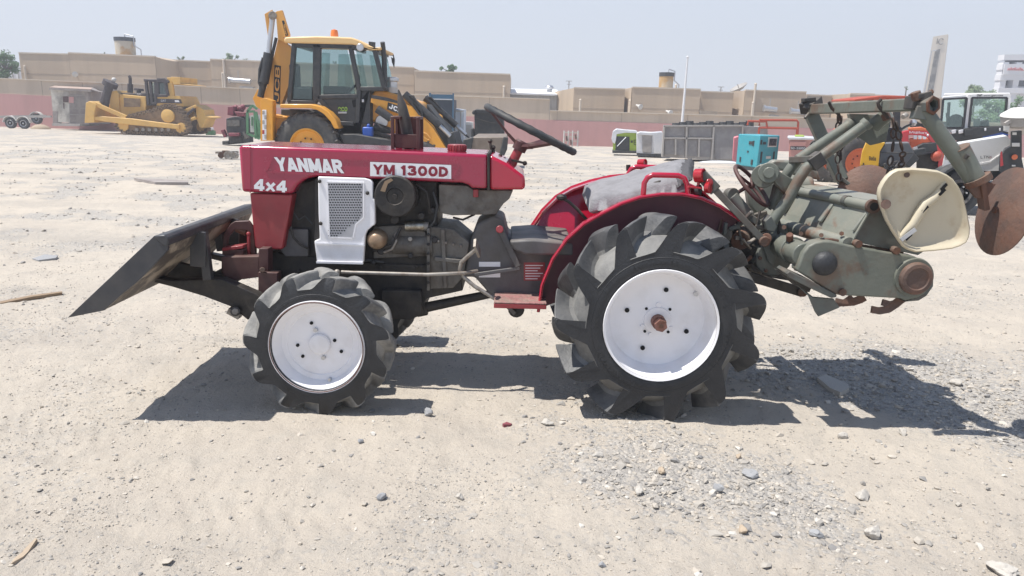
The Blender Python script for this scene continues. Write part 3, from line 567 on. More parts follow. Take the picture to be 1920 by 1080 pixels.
# ---- wheels
def wheel(cx, cy, cz, Rt, Rr, w, nl, ld, side, rear):
    wh = bpy.data.objects.new('wheel', None); COL.objects.link(wh); wh.parent = T; wh.location = (cx, cy-YC, cz); offs[wh] = Vector((cx, cy, cz))
    t = MB('rubber'); c = (cx, cy, cz); h2 = w/2
    # each half of the tread: bars that stand on a hollowed carcass, flush with the sidewall at the shoulder
    pit = 2*math.pi/nl
    if rear: brk = [(0,0),(.25,.0),(.7,.25),(1.3,.72),(1.9,.97),(2.4,1.0),(3.9,1.0),(5.6,.97),(7.0,.92),(8.0,.80),(9.5,.50),(11.4,.17),(13.2,.02),(15,0),(20,-.025),(26,-.025),(31.5,0)]
    else: brk = [(0,0),(.8,.10),(2,.40),(3.2,.74),(4.4,.94),(5.6,1.0),(8,1.0),(10.5,.97),(12.5,.90),(14,.74),(15.6,.45),(17.4,.16),(19.2,.03),(21,0),(25,-.02),(29.5,0)]
    rvo, rvi = (.70, .815) if rear else (.80, .875)
    rows = [-.03,.0,.12,.25,.4,.55,.7,.82,.90,.955,.985,1.0]
    skew, lean = (R(13), R(8.5)) if rear else (R(15), R(5))
    for s in (-1, 1):
        cols = [(pit*i+R(b_)*pit/R(32.73), q_, i) for i in range(nl) for b_, q_ in brk]; n_ = len(cols); vs = []
        for tt in rows:
            u_ = max(0, min(1, (tt-.35)/.65)); rv = Rt*(rvi-(rvi-rvo)*u_**1.5); rt = Rt*(1-.012*tt**3)-(0 if tt < .95 else (tt-.95)*Rt*.25)
            if tt < 0: rt = rv
            for th, q_, i in cols:
                r = rv+(rt-rv)*max(0, q_)+Rt*.25*min(0, q_)*(1 if tt > 0 else 0); r += .0022*noise.noise(Vector((th*9, tt*4, s+Rt*9)))
                a_ = th*1.0-s*0+(s*0)+skew*(max(0, tt)-1)-lean*(r-Rt*rvo)/(Rt*(1-rvo))+(.0 if s < 0 else pit*.5)+(R(20) if rear else R(8))
                yy = cy+s*h2*(tt-.045*max(0, q_)*(1 if tt > .96 else 0))
                vs.append((cx+r*math.cos(a_), yy, cz+r*math.sin(a_)))
        fs, m_ = [], len(rows)
        for q in range(m_-1):
            for k in range(n_):
                f_ = (q*n_+k, q*n_+(k+1) % n_, (q+1)*n_+(k+1) % n_, (q+1)*n_+k); fs.append(f_ if s < 0 else f_[::-1])
        b0_ = len(t.v); t.use('rubber_valley' if rear else 'rubber_dusty'); mv_ = t.cur; t.use('rubber_worn' if rear else 'rubber_dusty'); t.add(vs, fs)
        for e_ in range(len(fs)):               # on rear tyres the hollows between the bars get a paler rubber
            if max(cols[e_ % n_][1], cols[(e_+1) % n_][1]) < .3: t.fm[len(t.fm)-len(fs)+e_] = mv_
        # sidewall from the star-shaped shoulder down to the bead
        t.use('rubber'); prof = [(.985,.0),(1.02,.28),(1.03,.5),(.99,.72),(.92,.9),(.86,1.0)]; r1 = Rt*rvo-.012; last = [b0_+(m_-1)*n_+k for k in range(n_)]
        for a, q in prof:
            r = r1+(Rr-.004-r1)*q; cur = []
            for k in range(n_):
                v = t.v[last[k]] if q == 0 else None; an = math.atan2(t.v[last[k]].z-cz, t.v[last[k]].x-cx); t.v.append(Vector((cx+r*math.cos(an), cy+s*h2*a, cz+r*math.sin(an)))); cur.append(len(t.v)-1)
            for k in range(n_): f_ = (last[k], last[(k+1) % n_], cur[(k+1) % n_], cur[k]); t.f.append(f_ if s < 0 else f_[::-1]); t.fm.append(t.cur)
            last = cur
        for rr_, th_ in ((Rr+.022, .0022), (r1-.012, .0018)): t.tube([(cx+math.cos(a)*rr_, cy+s*h2*(.935 if th_ > .002 else 1.0), cz+math.sin(a)*rr_) for a in [2*math.pi*i/72 for i in range(72)]], th_, 6, True)
        if rear:
            for a0_, n0_ in ((205, 12), (28, 6), (318, 10)):      # raised moulded marks on the sidewall
                for k in range(n0_):
                    a_ = R(a0_+k*4); e_r = Vector((math.cos(a_), 0, math.sin(a_))); e_t = Vector((-e_r.z, 0, e_r.x)); c_ = Vector((cx, cy+s*h2*1.012, cz))+e_r*(Rr+.05)
                    t.obox(c_, e_r*.009, e_t*(.003+.003*(k % 3)), (0, .0025, 0))
    o = t.build('tyre', wh, smooth=24 if rear else 48)
    f = side; y0 = cy+f*w*.44
    r_ = MB('white_paint')
    pr = [(f*.02,Rr+.002),(f*.024,Rr+.012),(f*.016,Rr+.014),(f*.006,Rr+.004),(0,Rr-.005),(-f*.025,Rr-.012),(-f*.05,Rr-.02),(-f*.085,Rr-.028)] if rear else [(f*.014,Rr+.002),(f*.018,Rr+.010),(f*.010,Rr+.012),(f*.002,Rr+.002),(0,Rr-.004),(-f*.02,Rr-.02),(-f*.045,Rr-.03),(-f*.048,Rr-.052),(-f*.052,Rr-.056)]
    e0 = pr[-1][0]
    pr += [(e0-f*.006,Rr*.80),(e0-f*.001,Rr*.62),(e0+f*.006,Rr*.40),(e0+f*.010,Rr*.24),(e0+f*.010,.001)] if rear else [(e0+f*.002,Rr*.6),(e0+f*.004,Rr*.26),(e0+f*.004,.001)]
    r_.lathe([(a, r) for a, r in pr], (cx, y0, cz), (0,1,0), 64, False)
    # back of the barrel
    r_.lathe([(e0, pr[7][1]),(-f*w*.88, Rr)], (cx, y0, cz), (0,1,0), 48, False)
    yd = y0+e0+f*.006
    def at(a, r, yy=0): return Vector((cx+r*math.cos(R(a)), yd+f*yy, cz+r*math.sin(R(a))))
    if rear:
        for a_ in (78,163,247,344-4): r_.use('hole_black').cyl(at(a_, Rr*.60, -.003), at(a_, Rr*.60, .0015), .0105, .0105, 14)
        for a_ in (45,135,225,315): r_.use('hole_black').cyl(at(a_, Rr*.31, .001), at(a_, Rr*.31, .0065), .0065, .0065, 10)
        r_.use('white_paint')
        for a_ in (90,205,250,330): r_.cyl(at(a_, Rr*.30, 0), at(a_, Rr*.30, .010), .012, .012, 6)
        r_.lathe([(f*.004,.062),(f*.012,.060),(f*.014,.035)], (cx, yd, cz), (0,1,0), 28)
        r_.use('hub_rust').cyl(at(0, 0, .0), at(0, 0, .055), .032, .031, 20); r_.cyl(at(0, 0, .055), at(0, 0, .095), .029, .028, 6); r_.use('rusty_steel').cyl(at(0, 0, .095), at(0, 0, .097), .01, .01, 8)
        r_.use('silver').cyl(at(38, Rr*.86, 0), at(38, Rr*.86, .008), .012, .012, 6)
    else:
        for a_ in (110,14,-20,218,186): r_.use('hole_black').cyl(at(a_, Rr*(.50 if a_ != 14 else .34), -.003), at(a_, Rr*(.50 if a_ != 14 else .34), .003), .0075, .0075, 12)
        r_.use('silver')
        for a_ in (104,283): r_.cyl(at(a_, Rr*.33, 0), at(a_, Rr*.33, .012), .011, .010, 6)
        r_.use('white_paint').lathe([(0,.047),(f*.012,.047),(f*.016,.042),(f*.02,.015),(f*.02,.001)], (cx, yd, cz), (0,1,0), 28)
        r_.use('silver').cyl(at(-76, Rr*.84, 0), at(-76, Rr*.84, .02), .008, .007, 8)
    r_.use('wheel_rust').tube([(cx+math.cos(a)*(Rr+.004), y0+f*.018, cz+math.sin(a)*(Rr+.004)) for a in [2*math.pi*i/64 for i in range(64)]], .0022, 6, True)
    r_.build('rim', wh, smooth=30)
for cy, sd in ((3.075+.085, -1), (4.1, 1)): wheel(FX, cy, FZ, .328, .2, .17, 11, .056, sd, False)
for cy, sd in ((3.075+.125, -1), (4.06, 1)): wheel(RX, cy, RZ, .466, .238, .25, 11, .088, sd, True)
# ---- fenders, seat, steering
fa = [(1009,585),(1016,535),(1036,486),(1062,450),(1095,420),(1130,400),(1165,382),(1200,370),(1240,364),(1280,364),(1315,371),(1350,386),(1395,416)]
FP = [(V(a, b, 3.345).x, V(a, b, 3.345).z) for a, b in fa]
FI = [(x+(RX-x)*.016, z+(RZ-z)*.016) for x, z in FP]
for y0, y1, yp in ((3.345, 3.42, 3.408), (3.87, 3.97, 3.852)):
    if y0 > 3.5:
        FP = [(V(a, b, 3.85).x, V(a, b, 3.85).z) for a, b in [(983,488),(987,458),(998,428),(1018,399),(1044,373),(1075,355),(1110,343),(1150,334),(1195,330),(1240,332),(1280,340),(1320,358),(1350,385)]]
        FI = [(x+(RX-x)*.016, z+(RZ-z)*.016) for x, z in FP]
    f = MB('fender_red'); f.prism(FP+FI[::-1], y0, y1)
    ed = [(x, y0 if y0 < 3.5 else y1, z) for x, z in FP]; f.tube(ed, .007, 8)
    pl_ = FI+[(FI[-1][0]-.12, FI[-1][1]-.09)]; ya, yb = (yp-.004, yp) if y0 < 3.5 else (yp, yp+.004)
    f.use('shaded_inner_red' if y0 < 3.5 else 'fender_red').prism(pl_, yp-.005, yp); f.use('fender_red' if y0 < 3.5 else 'shaded_inner_red').prism(pl_, yp+.001, yp+.005)
    if y0 > 3.5:                          # far plate tilted away at the top so that it catches more sun
        for v in f.v:
            if v.y < 3.8575: v.y += (v.z-.76)*.42
    fo = f.build('fender', T, smooth=45)
    p_ = [(1206,366),(1208,343),(1214,333),(1224,328),(1272,329),(1283,334),(1288,345),(1290,366)]
    yy = 3.385 if y0 < 3.5 else 3.88
    b_ = MB('fender_red'); b_.tube([(V(a, c, 3.385).x, yy, V(a, c, 3.385).z) for a, c in p_], .0125, 12); b_.build('grab_rail', fo)
ft = []
def cushion(name, P, th, m, seed, par, wr=.008):
    """padded cushion over the quad P (4 corners), wrinkled cloth"""
    n = 26; b = MB(m); top, bot = [], []
    nz = (P[1]-P[0]).cross(P[3]-P[0]).normalized()
    for j in range(n+1):
        for i in range(n+1):
            u, v = i/n, j/n; p = (P[0]*(1-u)+P[1]*u)*(1-v)+(P[3]*(1-u)+P[2]*u)*v
            e = min(1, min(u, 1-u, v, 1-v)*7); bulge = math.sqrt(max(0, 1-(1-e)**2))
            w = noise.noise(Vector((u*3+seed, v*9, seed)))*wr+noise.noise(Vector((u*9, v*14+seed, 3)))*wr*.5+.4*wr*math.sin(u*40+6*noise.noise(Vector((u*4, v*4, seed))))*(1-e)
            top.append(p+nz*(th*bulge+w)); bot.append(p-nz*th*.35*bulge)
    m_ = (n+1)**2; b.v = top+bot
    for j in range(n):
        for i in range(n):
            a = j*(n+1)+i; b.f.append((a, a+1, a+n+2, a+n+1)); b.f.append((m_+a, m_+a+n+1, m_+a+n+2, m_+a+1))
    for i in range(n):
        for a, c in ((i, i+1), (m_-1-i, m_-2-i), ((n+1)*(i+1), (n+1)*i), ((n+1)*i+n, (n+1)*(i+1)+n)): b.f.append((a, m_+a, m_+c, c))
    b.fm = [0]*len(b.f); return b.build(name, par, smooth=180)
st = bpy.data.objects.new('seat', None); COL.objects.link(st); st.parent = T; offs[st] = offs[T].copy()
P = [V(1106,392,3.42), V(1292,352,3.42), V(1294,306,3.84), V(1092,360,3.84)]
for p in P: p.z -= .015
cushion('seat_cover', P, .062, 'cloth_grey', 2.2, st, .014)
P2 = [V(1240,352,3.42), V(1296,345,3.42), V(1300,304,3.84), V(1262,312,3.84)]
Pb = [V(1268,352,3.42), V(1298,336,3.42), V(1302,304,3.84), V(1272,314,3.84)]
cushion('seat_back', Pb, .03, 'cloth_dark', 5.1, st, .01)
b_ = MB('engine_black'); b_.pp([(1140,402),(1270,372),(1270,352),(1140,380)], 3.5, 3.78); b_.tube([V(1215,362,3.46), V(1222,345,3.46), V(1240,340,3.46)], .008); b_.build('seat_base', st, bevel=.01)
b_ = MB('engine_black'); b_.tube([V(1052,370,3.5), V(1066,378,3.5), V(1082,392,3.5), V(1100,412,3.5)], .0075, 8); b_.ball(V(1053,370,3.5), .02, 10, (1.3,1,.8)); b_.build('gear_lever', T)
b_ = MB('engine_black'); b_.tube([V(1178,309,3.9), V(1178,320,3.9)], .012, 10); b_.tube([V(1030,470,3.78), V(1045,448,3.78), V(1062,446,3.78)], .008, 8); b_.build('hand_throttle', T)
for x, y, yy in ((1311,329,3.36), (1203,306,3.93)):
    b_ = MB('lamp_red'); p = V(x, y, yy); k = .031 if yy < 3.5 else .022; b_.lathe([(-.02,.6*k),(-.016,k),(.022,k*1.02),(.024,k*.9),(.016,k*.75)], p, (.75,-.6,.1), 22); b_.cyl(p-Vector((0,0,k)), p-Vector((0,0,.075)), .007, .007, 8); b_.build('indicator_lamp', T)
b_ = MB('lamp_red'); b_.lathe([(-.014,.012),(-.01,.024),(.012,.026),(.016,.02)], V(1327,352,3.34), (.8,-.6,.1), 18); b_.tube([V(1290,350,3.32), V(1316,353,3.34)], .005, 8); b_.use('charcoal').lathe([(-.02,.02),(.0,.024)], V(1313,356,3.36), (.8,-.6,.1), 14); b_.build('tail_lamp', T)
sw = bpy.data.objects.new('steering_wheel', None); COL.objects.link(sw); sw.parent = T; offs[sw] = offs[T].copy()
n_ = Vector((.43,0,.90)).normalized(); c_ = V(995,243,YC); u_ = Vector((n_.z,0,-n_.x)); w_ = Vector((0,1,0)); SR = .232
b_ = MB('charcoal'); ring = []
for i in range(72):
    a_ = 2*math.pi*i/72; ring.append(c_+u_*SR*math.cos(a_)+w_*SR*math.sin(a_))
b_.tube(ring, [.0155+.002*(1 if i % 3 == 0 else 0) for i in range(72)], 10, True); b_.build('rim', sw)
hub = V(977,272,YC); b_ = MB('maroon_steel'); b_.lathe([(-.03,.02),(-.028,.034),(.012,.036),(.02,.03),(.021,.001)], hub, n_, 20)
for a_ in (180, 60, -60):
    q = c_+u_*SR*math.cos(R(a_))+w_*SR*math.sin(R(a_)); m_ = hub.lerp(q, .35)-n_*.012; b_.bar(hub-n_*.01, m_, .03, .014, n_); b_.bar(m_, q, .026, .011, n_)
b_.build('spoke', sw)
b_ = MB('dull_red'); b_.cyl(V(952,322,YC), hub-n_*.02, .026, .022, 18); b_.use('engine_black').ball(V(984,306,YC-.03), .012, 8); b_.bar(V(960,300,YC-.02), V(984,306,YC-.04), .01, .01); b_.build('steering_column', T)
# ---- hitch at the back
b_ = MB('tiller_dark'); p, q = V(1328,342,3.36), V(1432,452,3.30); b_.bar(p, q, .02, .03); d_ = (q-p).normalized(); b_.bar(p-d_*.05, p+d_*.05, .024, .055); b_.use('lamp_red').cyl(p+Vector((0,-.013,0))-d_*.0, p+Vector((0,-.02,0)), .018, .018, 14); b_.use('rusty_steel').cyl(q+Vector((0,.02,0)), q-Vector((0,.02,0)), .024, .024, 14); b_.build('lift_rod', T, bevel=.004)
b_ = MB('engine_grey'); rnd = random.Random(5)
b_.pp([(1330,430),(1372,418),(1420,440),(1440,480),(1425,525),(1380,520),(1340,480)], 3.5, 3.78)
for x, y, r_, l, m_ in [(1352,440,.05,.12,'engine_grey'),(1388,452,.045,.1,'rusty_steel'),(1402,478,.05,.1,'engine_black'),(1378,492,.035,.12,'rusty_steel'),(1420,500,.03,.08,'engine_grey'),(1365,415,.02,.1,'rusty_steel')]:
    p = V(x, y, 3.42); b_.use(m_).cyl(p, p+Vector((l*.4, l, .02)), r_, r_*.9, 14)
for k in range(26):
    p = V(1345+rnd.random()*90, 410+rnd.random()*110, 3.36+rnd.random()*.12); dv = Vector((rnd.random()-.3, rnd.random()*.5-.2, rnd.random()-.5)).normalized()
    b_.use(rnd.choice(['rusty_steel','engine_grey','tiller_dark','rusty_steel','pale_steel'])).bar(p-dv*(.02+.04*rnd.random()), p+dv*(.02+.04*rnd.random()), .008+.022*rnd.random(), .008+.018*rnd.random())
b_.build('rear_hitch', T, bevel=.003)
for a_, b__, yy in (((1345,500),(1505,548),3.36), ((1350,496),(1490,520),3.86)): b_ = MB('engine_black'); b_.bar(V(*a_, yy), V(*b__, yy), .02, .045); b_.use('rusty_steel').cyl(V(*b__, yy-.03), V(*b__, yy+.03), .022, .022, 12); b_.build('lower_link', T, bevel=.004)
b_ = MB('engine_grey'); b_.bar(V(1345,425,3.62), V(1438,400,3.6), .03, .03); b_.use('pale_steel').cyl(V(1375,417,3.62), V(1408,408,3.61), .022, .022, 12); b_.build('top_link', T, bevel=.003)
b_ = MB('engine_black'); b_.cyl(V(1390,478,3.6), V(1470,478,3.58), .05, .04, 16); b_.cyl(V(1400,478,3.6), V(1412,478,3.6), .065, .065, 16); b_.build('power_shaft', T)
# ---- front blade
bl = bpy.data.objects.new('front_blade', None); COL.objects.link(bl); bl.parent = T; offs[bl] = offs[T].copy()
c7 = lambda x, y: (100+x/3.84, 370+y/3.84)
BY0, BY1 = 2.92, 3.92
e = MB('blade_black'); e.pp([c7(*p) for p in [(100,868),(725,278),(800,272),(825,300),(825,380),(680,535),(600,612),(490,700),(365,815)]], BY0, BY0+.014); e.build('end_plate', bl, bevel=.002)
P_ = [c7(*p) for p in [(100,868),(722,284),(742,300),(150,862)]]
e = MB('blade_worn'); e.pp([c7(130,862), c7(745,290), c7(790,340), c7(640,545), c7(365,812), c7(345,800), c7(610,540), c7(755,345), c7(727,305), c7(150,855)], BY0+.015, BY1)
e.build('mouldboard', bl)
e = MB('blade_worn'); e.pp([c7(*p) for p in [(740,285),(800,278),(820,300),(822,350),(790,420),(600,600),(575,585),(770,395),(795,345)]], BY0+.015, BY1); e.build('back_sheet', bl)
e = MB('blade_black'); e.pp([c7(*p) for p in [(722,276),(800,270),(826,296),(826,352),(790,352),(740,310)]], BY0-.004, BY1); e.build('top_rail', bl, bevel=.006)
for yy in (3.22, 3.62):
    e = MB('blade_black'); s_ = (yy/BY0); a0, a1 = V(*c7(800,330), BY0), V(*c7(640,570), BY0)
    e.bar((a0.x+.01, yy, a0.z), (a1.x+.10, yy, a1.z-.02), .012, .07, (1,0,.4)); e.build('blade_rib', bl, bevel=.003)
for a_, b_, yy in (((379,430),(391,524),3.30),((408,418),(416,470),3.6)): e = MB('blade_black'); e.bar(V(*a_,yy), V(*b_,yy), .035, .04, (1,0,0)); e.build('upright', bl, bevel=.003)
e = MB('maroon_steel'); e.use('engine_black')
e.pp([c7(*p) for p in [(610,585),(660,560),(850,600),(1110,590),(1215,590),(1470,700),(1500,740),(1470,800),(1400,885),(1285,790),(1080,712),(840,640)]], 3.30, 3.36)
e.pp([c7(*p) for p in [(620,560),(900,470),(1080,520),(1215,560),(1215,600),(1100,610),(850,620)]], 3.40, 3.43)
P0 = [(V(*c7(*p), 3.30).x, V(*c7(*p), 3.30).z) for p in [(610,585),(660,560),(850,600),(1110,590),(1215,590),(1470,700),(1500,740),(1470,800),(1400,885),(1285,790),(1080,712),(840,640)]]
e.prism(P0, 3.88, 3.94); 
b0 = V(*c7(1100,640), 3.36); e.box((b0.x-.03, 3.36, b0.z-.04), (b0.x+.05, 3.88, b0.z+.03)); b1 = V(*c7(700,590), 3.36); e.box((b1.x-.02, 3.36, b1.z-.025), (b1.x+.02, 3.88, b1.z+.025))
e.bar(V(*c7(1100,640), 3.5), V(*c7(700,480), 3.45), .05, .06); e.build('push_frame', bl, bevel=.004)
e = MB('maroon_steel'); e.pp([(415,482),(485,481),(486,520),(427,527),(417,512)], 3.38, 3.44); e.pp([(485,466),(503,466),(503,512),(485,508)], 3.38, 3.45)
e.pp([(484,510),(520,512),(520,560),(505,575),(484,560)], 3.36, 3.42); e.pp([(441,537),(484,556),(484,560),(441,543)], 3.31, 3.36)
for p0 in [(415,482),(468,482)]: e.pp([p0,(p0[0]+16,p0[1]),(p0[0]+16,518),(p0[0],518)], 3.44, 3.82)
e.pp([(416,478),(419,440),(432,420),(440,415),(466,414),(474,425),(480,480),(470,480),(463,432),(440,430),(428,445),(424,480)], 3.48, 3.50); e.pp([(416,478),(419,440),(432,420),(440,415),(466,414),(474,425),(480,480)], 3.74, 3.76)
e.use('dull_red').obox(V(441,463,3.46), (.05,0,.008), (0,.035,0), (0,0,.008)); e.use('maroon_steel').obox(V(441,471,3.46), (.05,0,0), (0,.033,0), (0,0,.014)); e.use('rusty_steel').cyl(V(443,428,3.5), V(462,436,3.5), .018, .018, 10); e.use('dull_red').cyl(V(466,440,3.46), V(467,478,3.46), .008, .008, 8); e.ball(V(466,439,3.46), .012, 8)
e.use('rusty_steel').cyl(V(492,506,3.37), V(492,506,3.34), .014, .014, 6)
e.build('mount_bracket', bl, bevel=.003)
e = MB('black_steel'); e.cyl(V(441,584,3.36), V(441,584,3.27), .022, .022, 14); e.use('pale_steel').cyl(V(441,584,3.27), V(441,584,3.262), .016, .016, 6); e.bar(V(430,580,3.32), V(452,592,3.32), .05, .03); e.build('pivot_pin', bl, bevel=.002)
# ================================================================ rotary tiller behind the tractor
YT = 3.05; K = thing('rotary_tiller', 'grey-green rusty rotary tiller with toolbar and side gear case, hitched behind the red tractor', 'tiller', (V(1620,560,3.4).x, 3.45, 0))
c2 = lambda x, y: (1340+x/3.376, 300+y/3.376)
c5 = lambda x, y: (1300+x/3.097, 160+y/3.097)
gc = [(520,700),(535,660),(560,590),(595,545),(640,522),(690,512),(740,514),(880,545),(1270,612),(1320,635),(1352,670),(1374,715),(1376,760),(1362,810),(1330,848),(1290,872),(1210,893),(1180,878),(800,858),(755,850)]
e = MB('tiller_green'); e.pp([c2(*p) for p in gc], YT, YT+.075); gco = e.build('gear_case', K, bevel=.008, seg=3)
e = MB('rusty_steel'); 
pa = [V(*c2(*p), YT+.05) for p in [(512,700),(528,655),(553,585),(590,540),(637,514),(690,504),(742,506),(880,535),(1190,588)]]; e.tube(pa, .008, 8); e.build('flange_edge', gco)
for x, y in [(905,530),(1145,572),(805,835)]: p = V(*c2(x,y), YT); e = MB('rusty_steel'); e.cyl(p+Vector((0,.02,0)), p-Vector((0,.012,0)), .016, .016, 10); e.build('bolt', gco)
e = MB('rubber'); e.lathe([(.0,.052),(-.012,.05),(-.024,.043),(-.034,.028),(-.038,.001)], V(*c2(695,655), YT), (0,1,0), 28); e.build('rubber_boss', gco)
e = MB('disc_rust'); e.lathe([(.0,.07),(-.022,.069),(-.03,.062),(-.032,.048),(-.027,.044),(-.026,.001)], V(*c2(1262,745), YT), (0,1,0), 32); e.use('tiller_green').lathe([(.003,.084),(-.010,.08)], V(*c2(1258,742), YT), (0,1,0), 32); e.build('bearing_cap', gco)
e = MB('tiller_dark'); e.pp([c2(*p) for p in [(1376,700),(1385,720),(1382,800),(1340,860),(1290,890),(1205,897),(1290,868),(1360,805)]], YT+.005, YT+.07); e.build('wear_shoe', gco)
e = MB('tiller_green'); p, q = V(1509,479,YT+.03), V(1446,452,3.50); e.cyl(p, q, .052, .052, 22); e.cyl(p.lerp(q, .30), p.lerp(q, .36), .060, .060, 22); e.cyl(p.lerp(q, .92), p.lerp(q, .97), .058, .058, 22)
e.use('rusty_steel').cyl(p.lerp(q, .33)+Vector((-.03,-.03,.05)), p.lerp(q, .33)+Vector((-.04,-.05,.078)), .016, .016, 8); e.use('tiller_dark').pp([(1425,440),(1440,435),(1470,448),(1480,462),(1460,470),(1450,500),(1440,490)], 3.36, 3.38); e.use('rusty_steel').cyl(V(1437,447,3.37), V(1437,447,3.30), .024, .024, 14)
e.use('tiller_green').cyl(q, (q.x-.05, 4.0, q.z+.02), .052, .052, 20); e.box((q.x-.06, 3.5, q.z-.12), (q.x+.1, 3.72, q.z+.08)); e.build('axle_tube', K, bevel=.004)
e = MB('tiller_dark'); e.cyl((q.x-.02, 3.38, q.z-.06), (q.x-.02, 3.56, q.z-.06), .085, .085, 20); e.cyl((q.x-.10, 3.42, q.z-.05), (q.x+.03, 3.45, q.z-.12), .04, .05, 14); e.use('rusty_steel')
for t_ in range(6): e.cyl((q.x-.02+.068*math.cos(t_*1.047), 3.382, q.z-.06+.068*math.sin(t_*1.047)), (q.x-.02+.068*math.cos(t_*1.047), 3.366, q.z-.06+.068*math.sin(t_*1.047)), .010, .010, 6)
e.build('gear_head', K, bevel=.006)
for P_, r_ in (([V(1452,392,3.4), V(1462,420,3.38), V(1458,445,3.38), V(1436,470,3.4)], .007), ([V(1425,395,3.42), V(1418,425,3.4), V(1430,455,3.38)], .006)): e = MB('engine_black'); e.tube(P_, r_, 8); e.build('hose', K)
for x, y in ((1470,440),(1502,452),(1540,455),(1578,452)): e = MB('rusty_steel'); e.cyl(V(x,y-14,3.2 if x < 1520 else 3.1), V(x,y-14,3.185 if x < 1520 else 3.085), .010, .010, 6); e.build('bolt', K)
# hood sheets running across the machine
D_ = Vector((-.15, .86, .0)); HN = [(1598,456),(1608,436),(1636,389),(1648,380),(1700,377),(1770,395),(1800,430)]
A = [V(a, b, 3.07) for a, b in HN]; 
def strip(mb, A, D, th):
    for i in range(len(A)-1):
        mb.sheet([A[i], A[i+1], A[i+1]+D, A[i]+D], th)
e = MB('tiller_sheet'); strip(e, A, D_, .006); e.build('hood_sheet', K, smooth=20)
e = MB('tiller_sheet'); e.tube([A[2]+Vector((-.005,-.01,.006)), A[2]+D_*.99+Vector((-.005,0,.006))], .021, 14); e.tube([A[0]+Vector((-.015,0,-.005)), A[0]+D_+Vector((-.015,0,-.005))], .03, 14)
for k in (.18, .62): e.use('tiller_dark').tube([A[2]+D_*k+Vector((-.005,0,.006)), A[2]+D_*(k+.03)+Vector((-.005,0,.006))], .025, 14)
e.use('rusty_steel').cyl(A[2]+Vector((-.005,-.022,.006)), A[2]+Vector((-.005,.0,.006)), .029, .029, 18); e.use('hole_black').cyl(A[2]+Vector((-.005,-.0235,.006)), A[2]+Vector((-.005,-.02,.006)), .017, .017, 14); e.build('hood_pipe', K)
e = MB('tiller_sheet')
for k in (.3, .66): e.bar(A[1]+D_*k+Vector((-.012,0,.006)), A[2]+D_*k+Vector((-.012,0,-.02)), .03, .012, (-1,0,.4))
e.bar(A[1]+D_*.02+Vector((-.008,0,.004)), A[2]+D_*.02+Vector((-.008,0,-.02)), .014, .012, (-1,0,.4)); e.build('hood_rib', K, bevel=.003)
e = MB('tiller_dark'); e.prism([(p.x, p.z) for p in A[1:]]+[(V(1720,478,3.09).x, V(1720,478,3.09).z), (V(1600,453,3.09).x, V(1600,453,3.09).z)], 3.085, 3.095); e.build('side_gusset', K)
e = MB('tiller_dark'); e.pp([c2(*p) for p in [(455,720),(475,705),(620,770),(775,855),(770,870),(740,875),(600,810),(470,745)]], YT-.01, YT+.12); e.build('skid_rail', K, bevel=.003)
e = MB('tiller_dark'); e.loft([V(*c2(*p), YT+.02) for p in [(505,780),(620,868),(752,880),(790,935),(655,992),(632,960),(590,860)]], [V(*c2(*p), YT+.04) for p in [(505,775),(620,863),(752,875),(788,930),(655,985),(634,955),(592,855)]]); e.use('black_steel').pp([c2(*p) for p in [(380,690),(500,735),(620,800),(600,840),(500,790)]], YT+.12, YT+.14); e.build('furrow_shoe', K, bevel=.003)
for pts, y in (([(765,895),(810,905),(870,900),(915,885),(945,868)], 3.16), ([(992,945),(1040,955),(1095,945),(1140,915),(1175,885),(1180,872)], 3.12), ([(1060,900),(1110,915),(1150,905),(1190,880)], 3.4), ([(700,900),(760,915),(830,900),(870,870)], 3.55)):
    e = MB('disc_rust'); P_ = [V(*c2(*p), y) for p in pts]
    for i in range(len(P_)-1): e.bar(P_[i], P_[i+1]+(P_[i+1]-P_[i])*.08, .012, .030+.002*i, (0,.3,1))
    e.build('tine', K, smooth=60)
e = MB('black_steel'); p = V(*c2(1262,745), 3.15); e.cyl(p, (p.x-.15, 3.95, p.z), .035, .035, 14)
rr = random.Random(3)
for k in range(12):
    q = p.lerp(Vector((p.x-.15, 3.95, p.z)), .08+.075*k); a_ = .3+1.9*rr.random()
    e.use('rusty_steel').bar(q, q+Vector((math.cos(a_+1.2)*.13, .0, -abs(math.sin(a_))*.09-.02)), .01, .03, (0,1,0))
e.build('tine_rotor', K)
# toolbar, legs, lifting tubes
e = MB('tiller_green'); tb0, tb1 = V(1722,196,3.02), V(1521,205,4.02); e.bar(tb0, tb1, .05, .05); e.build('toolbar', K, bevel=.006)
e = MB('rusty_steel'); n0 = V(1737,198,2.99); ax = Vector((.35,-.92,.05)).normalized()
e.use('black_steel').bar(V(1712,181,3.02), V(1740,178,3.02), .08, .02); e.bar(V(1708,205,3.03), V(1712,180,3.03), .07, .03, (1,0,0)); e.bar(V(1725,185,3.0), V(1748,180,2.98), .03, .04); e.use('rusty_steel').cyl(V(1720,188,3.0), V(1716,172,3.0), .02, .02, 8); e.cyl(V(1740,176,3.0), V(1748,171,2.98), .01, .01, 8)
e.use('tiller_dark').lathe([(-.05,.024),(-.05,.034),(.03,.034),(.03,.024),(-.05,.024)], n0, ax, 6, False); e.use('rusty_steel').lathe([(.025,.031),(.025,.038),(.034,.038),(.034,.025)], n0, ax, 6, False); e.use('hole_black').lathe([(-.02,.023),(-.021,.001)], n0, ax, 12, False)
e.use('tiller_dark').bar(V(1712,210,3.01), V(1740,214,3.0), .06, .05); e.use('pale_steel').cyl(V(1700,215,2.98), V(1693,219,2.97), .011, .011, 8); e.build('end_clamp', K, bevel=.003)
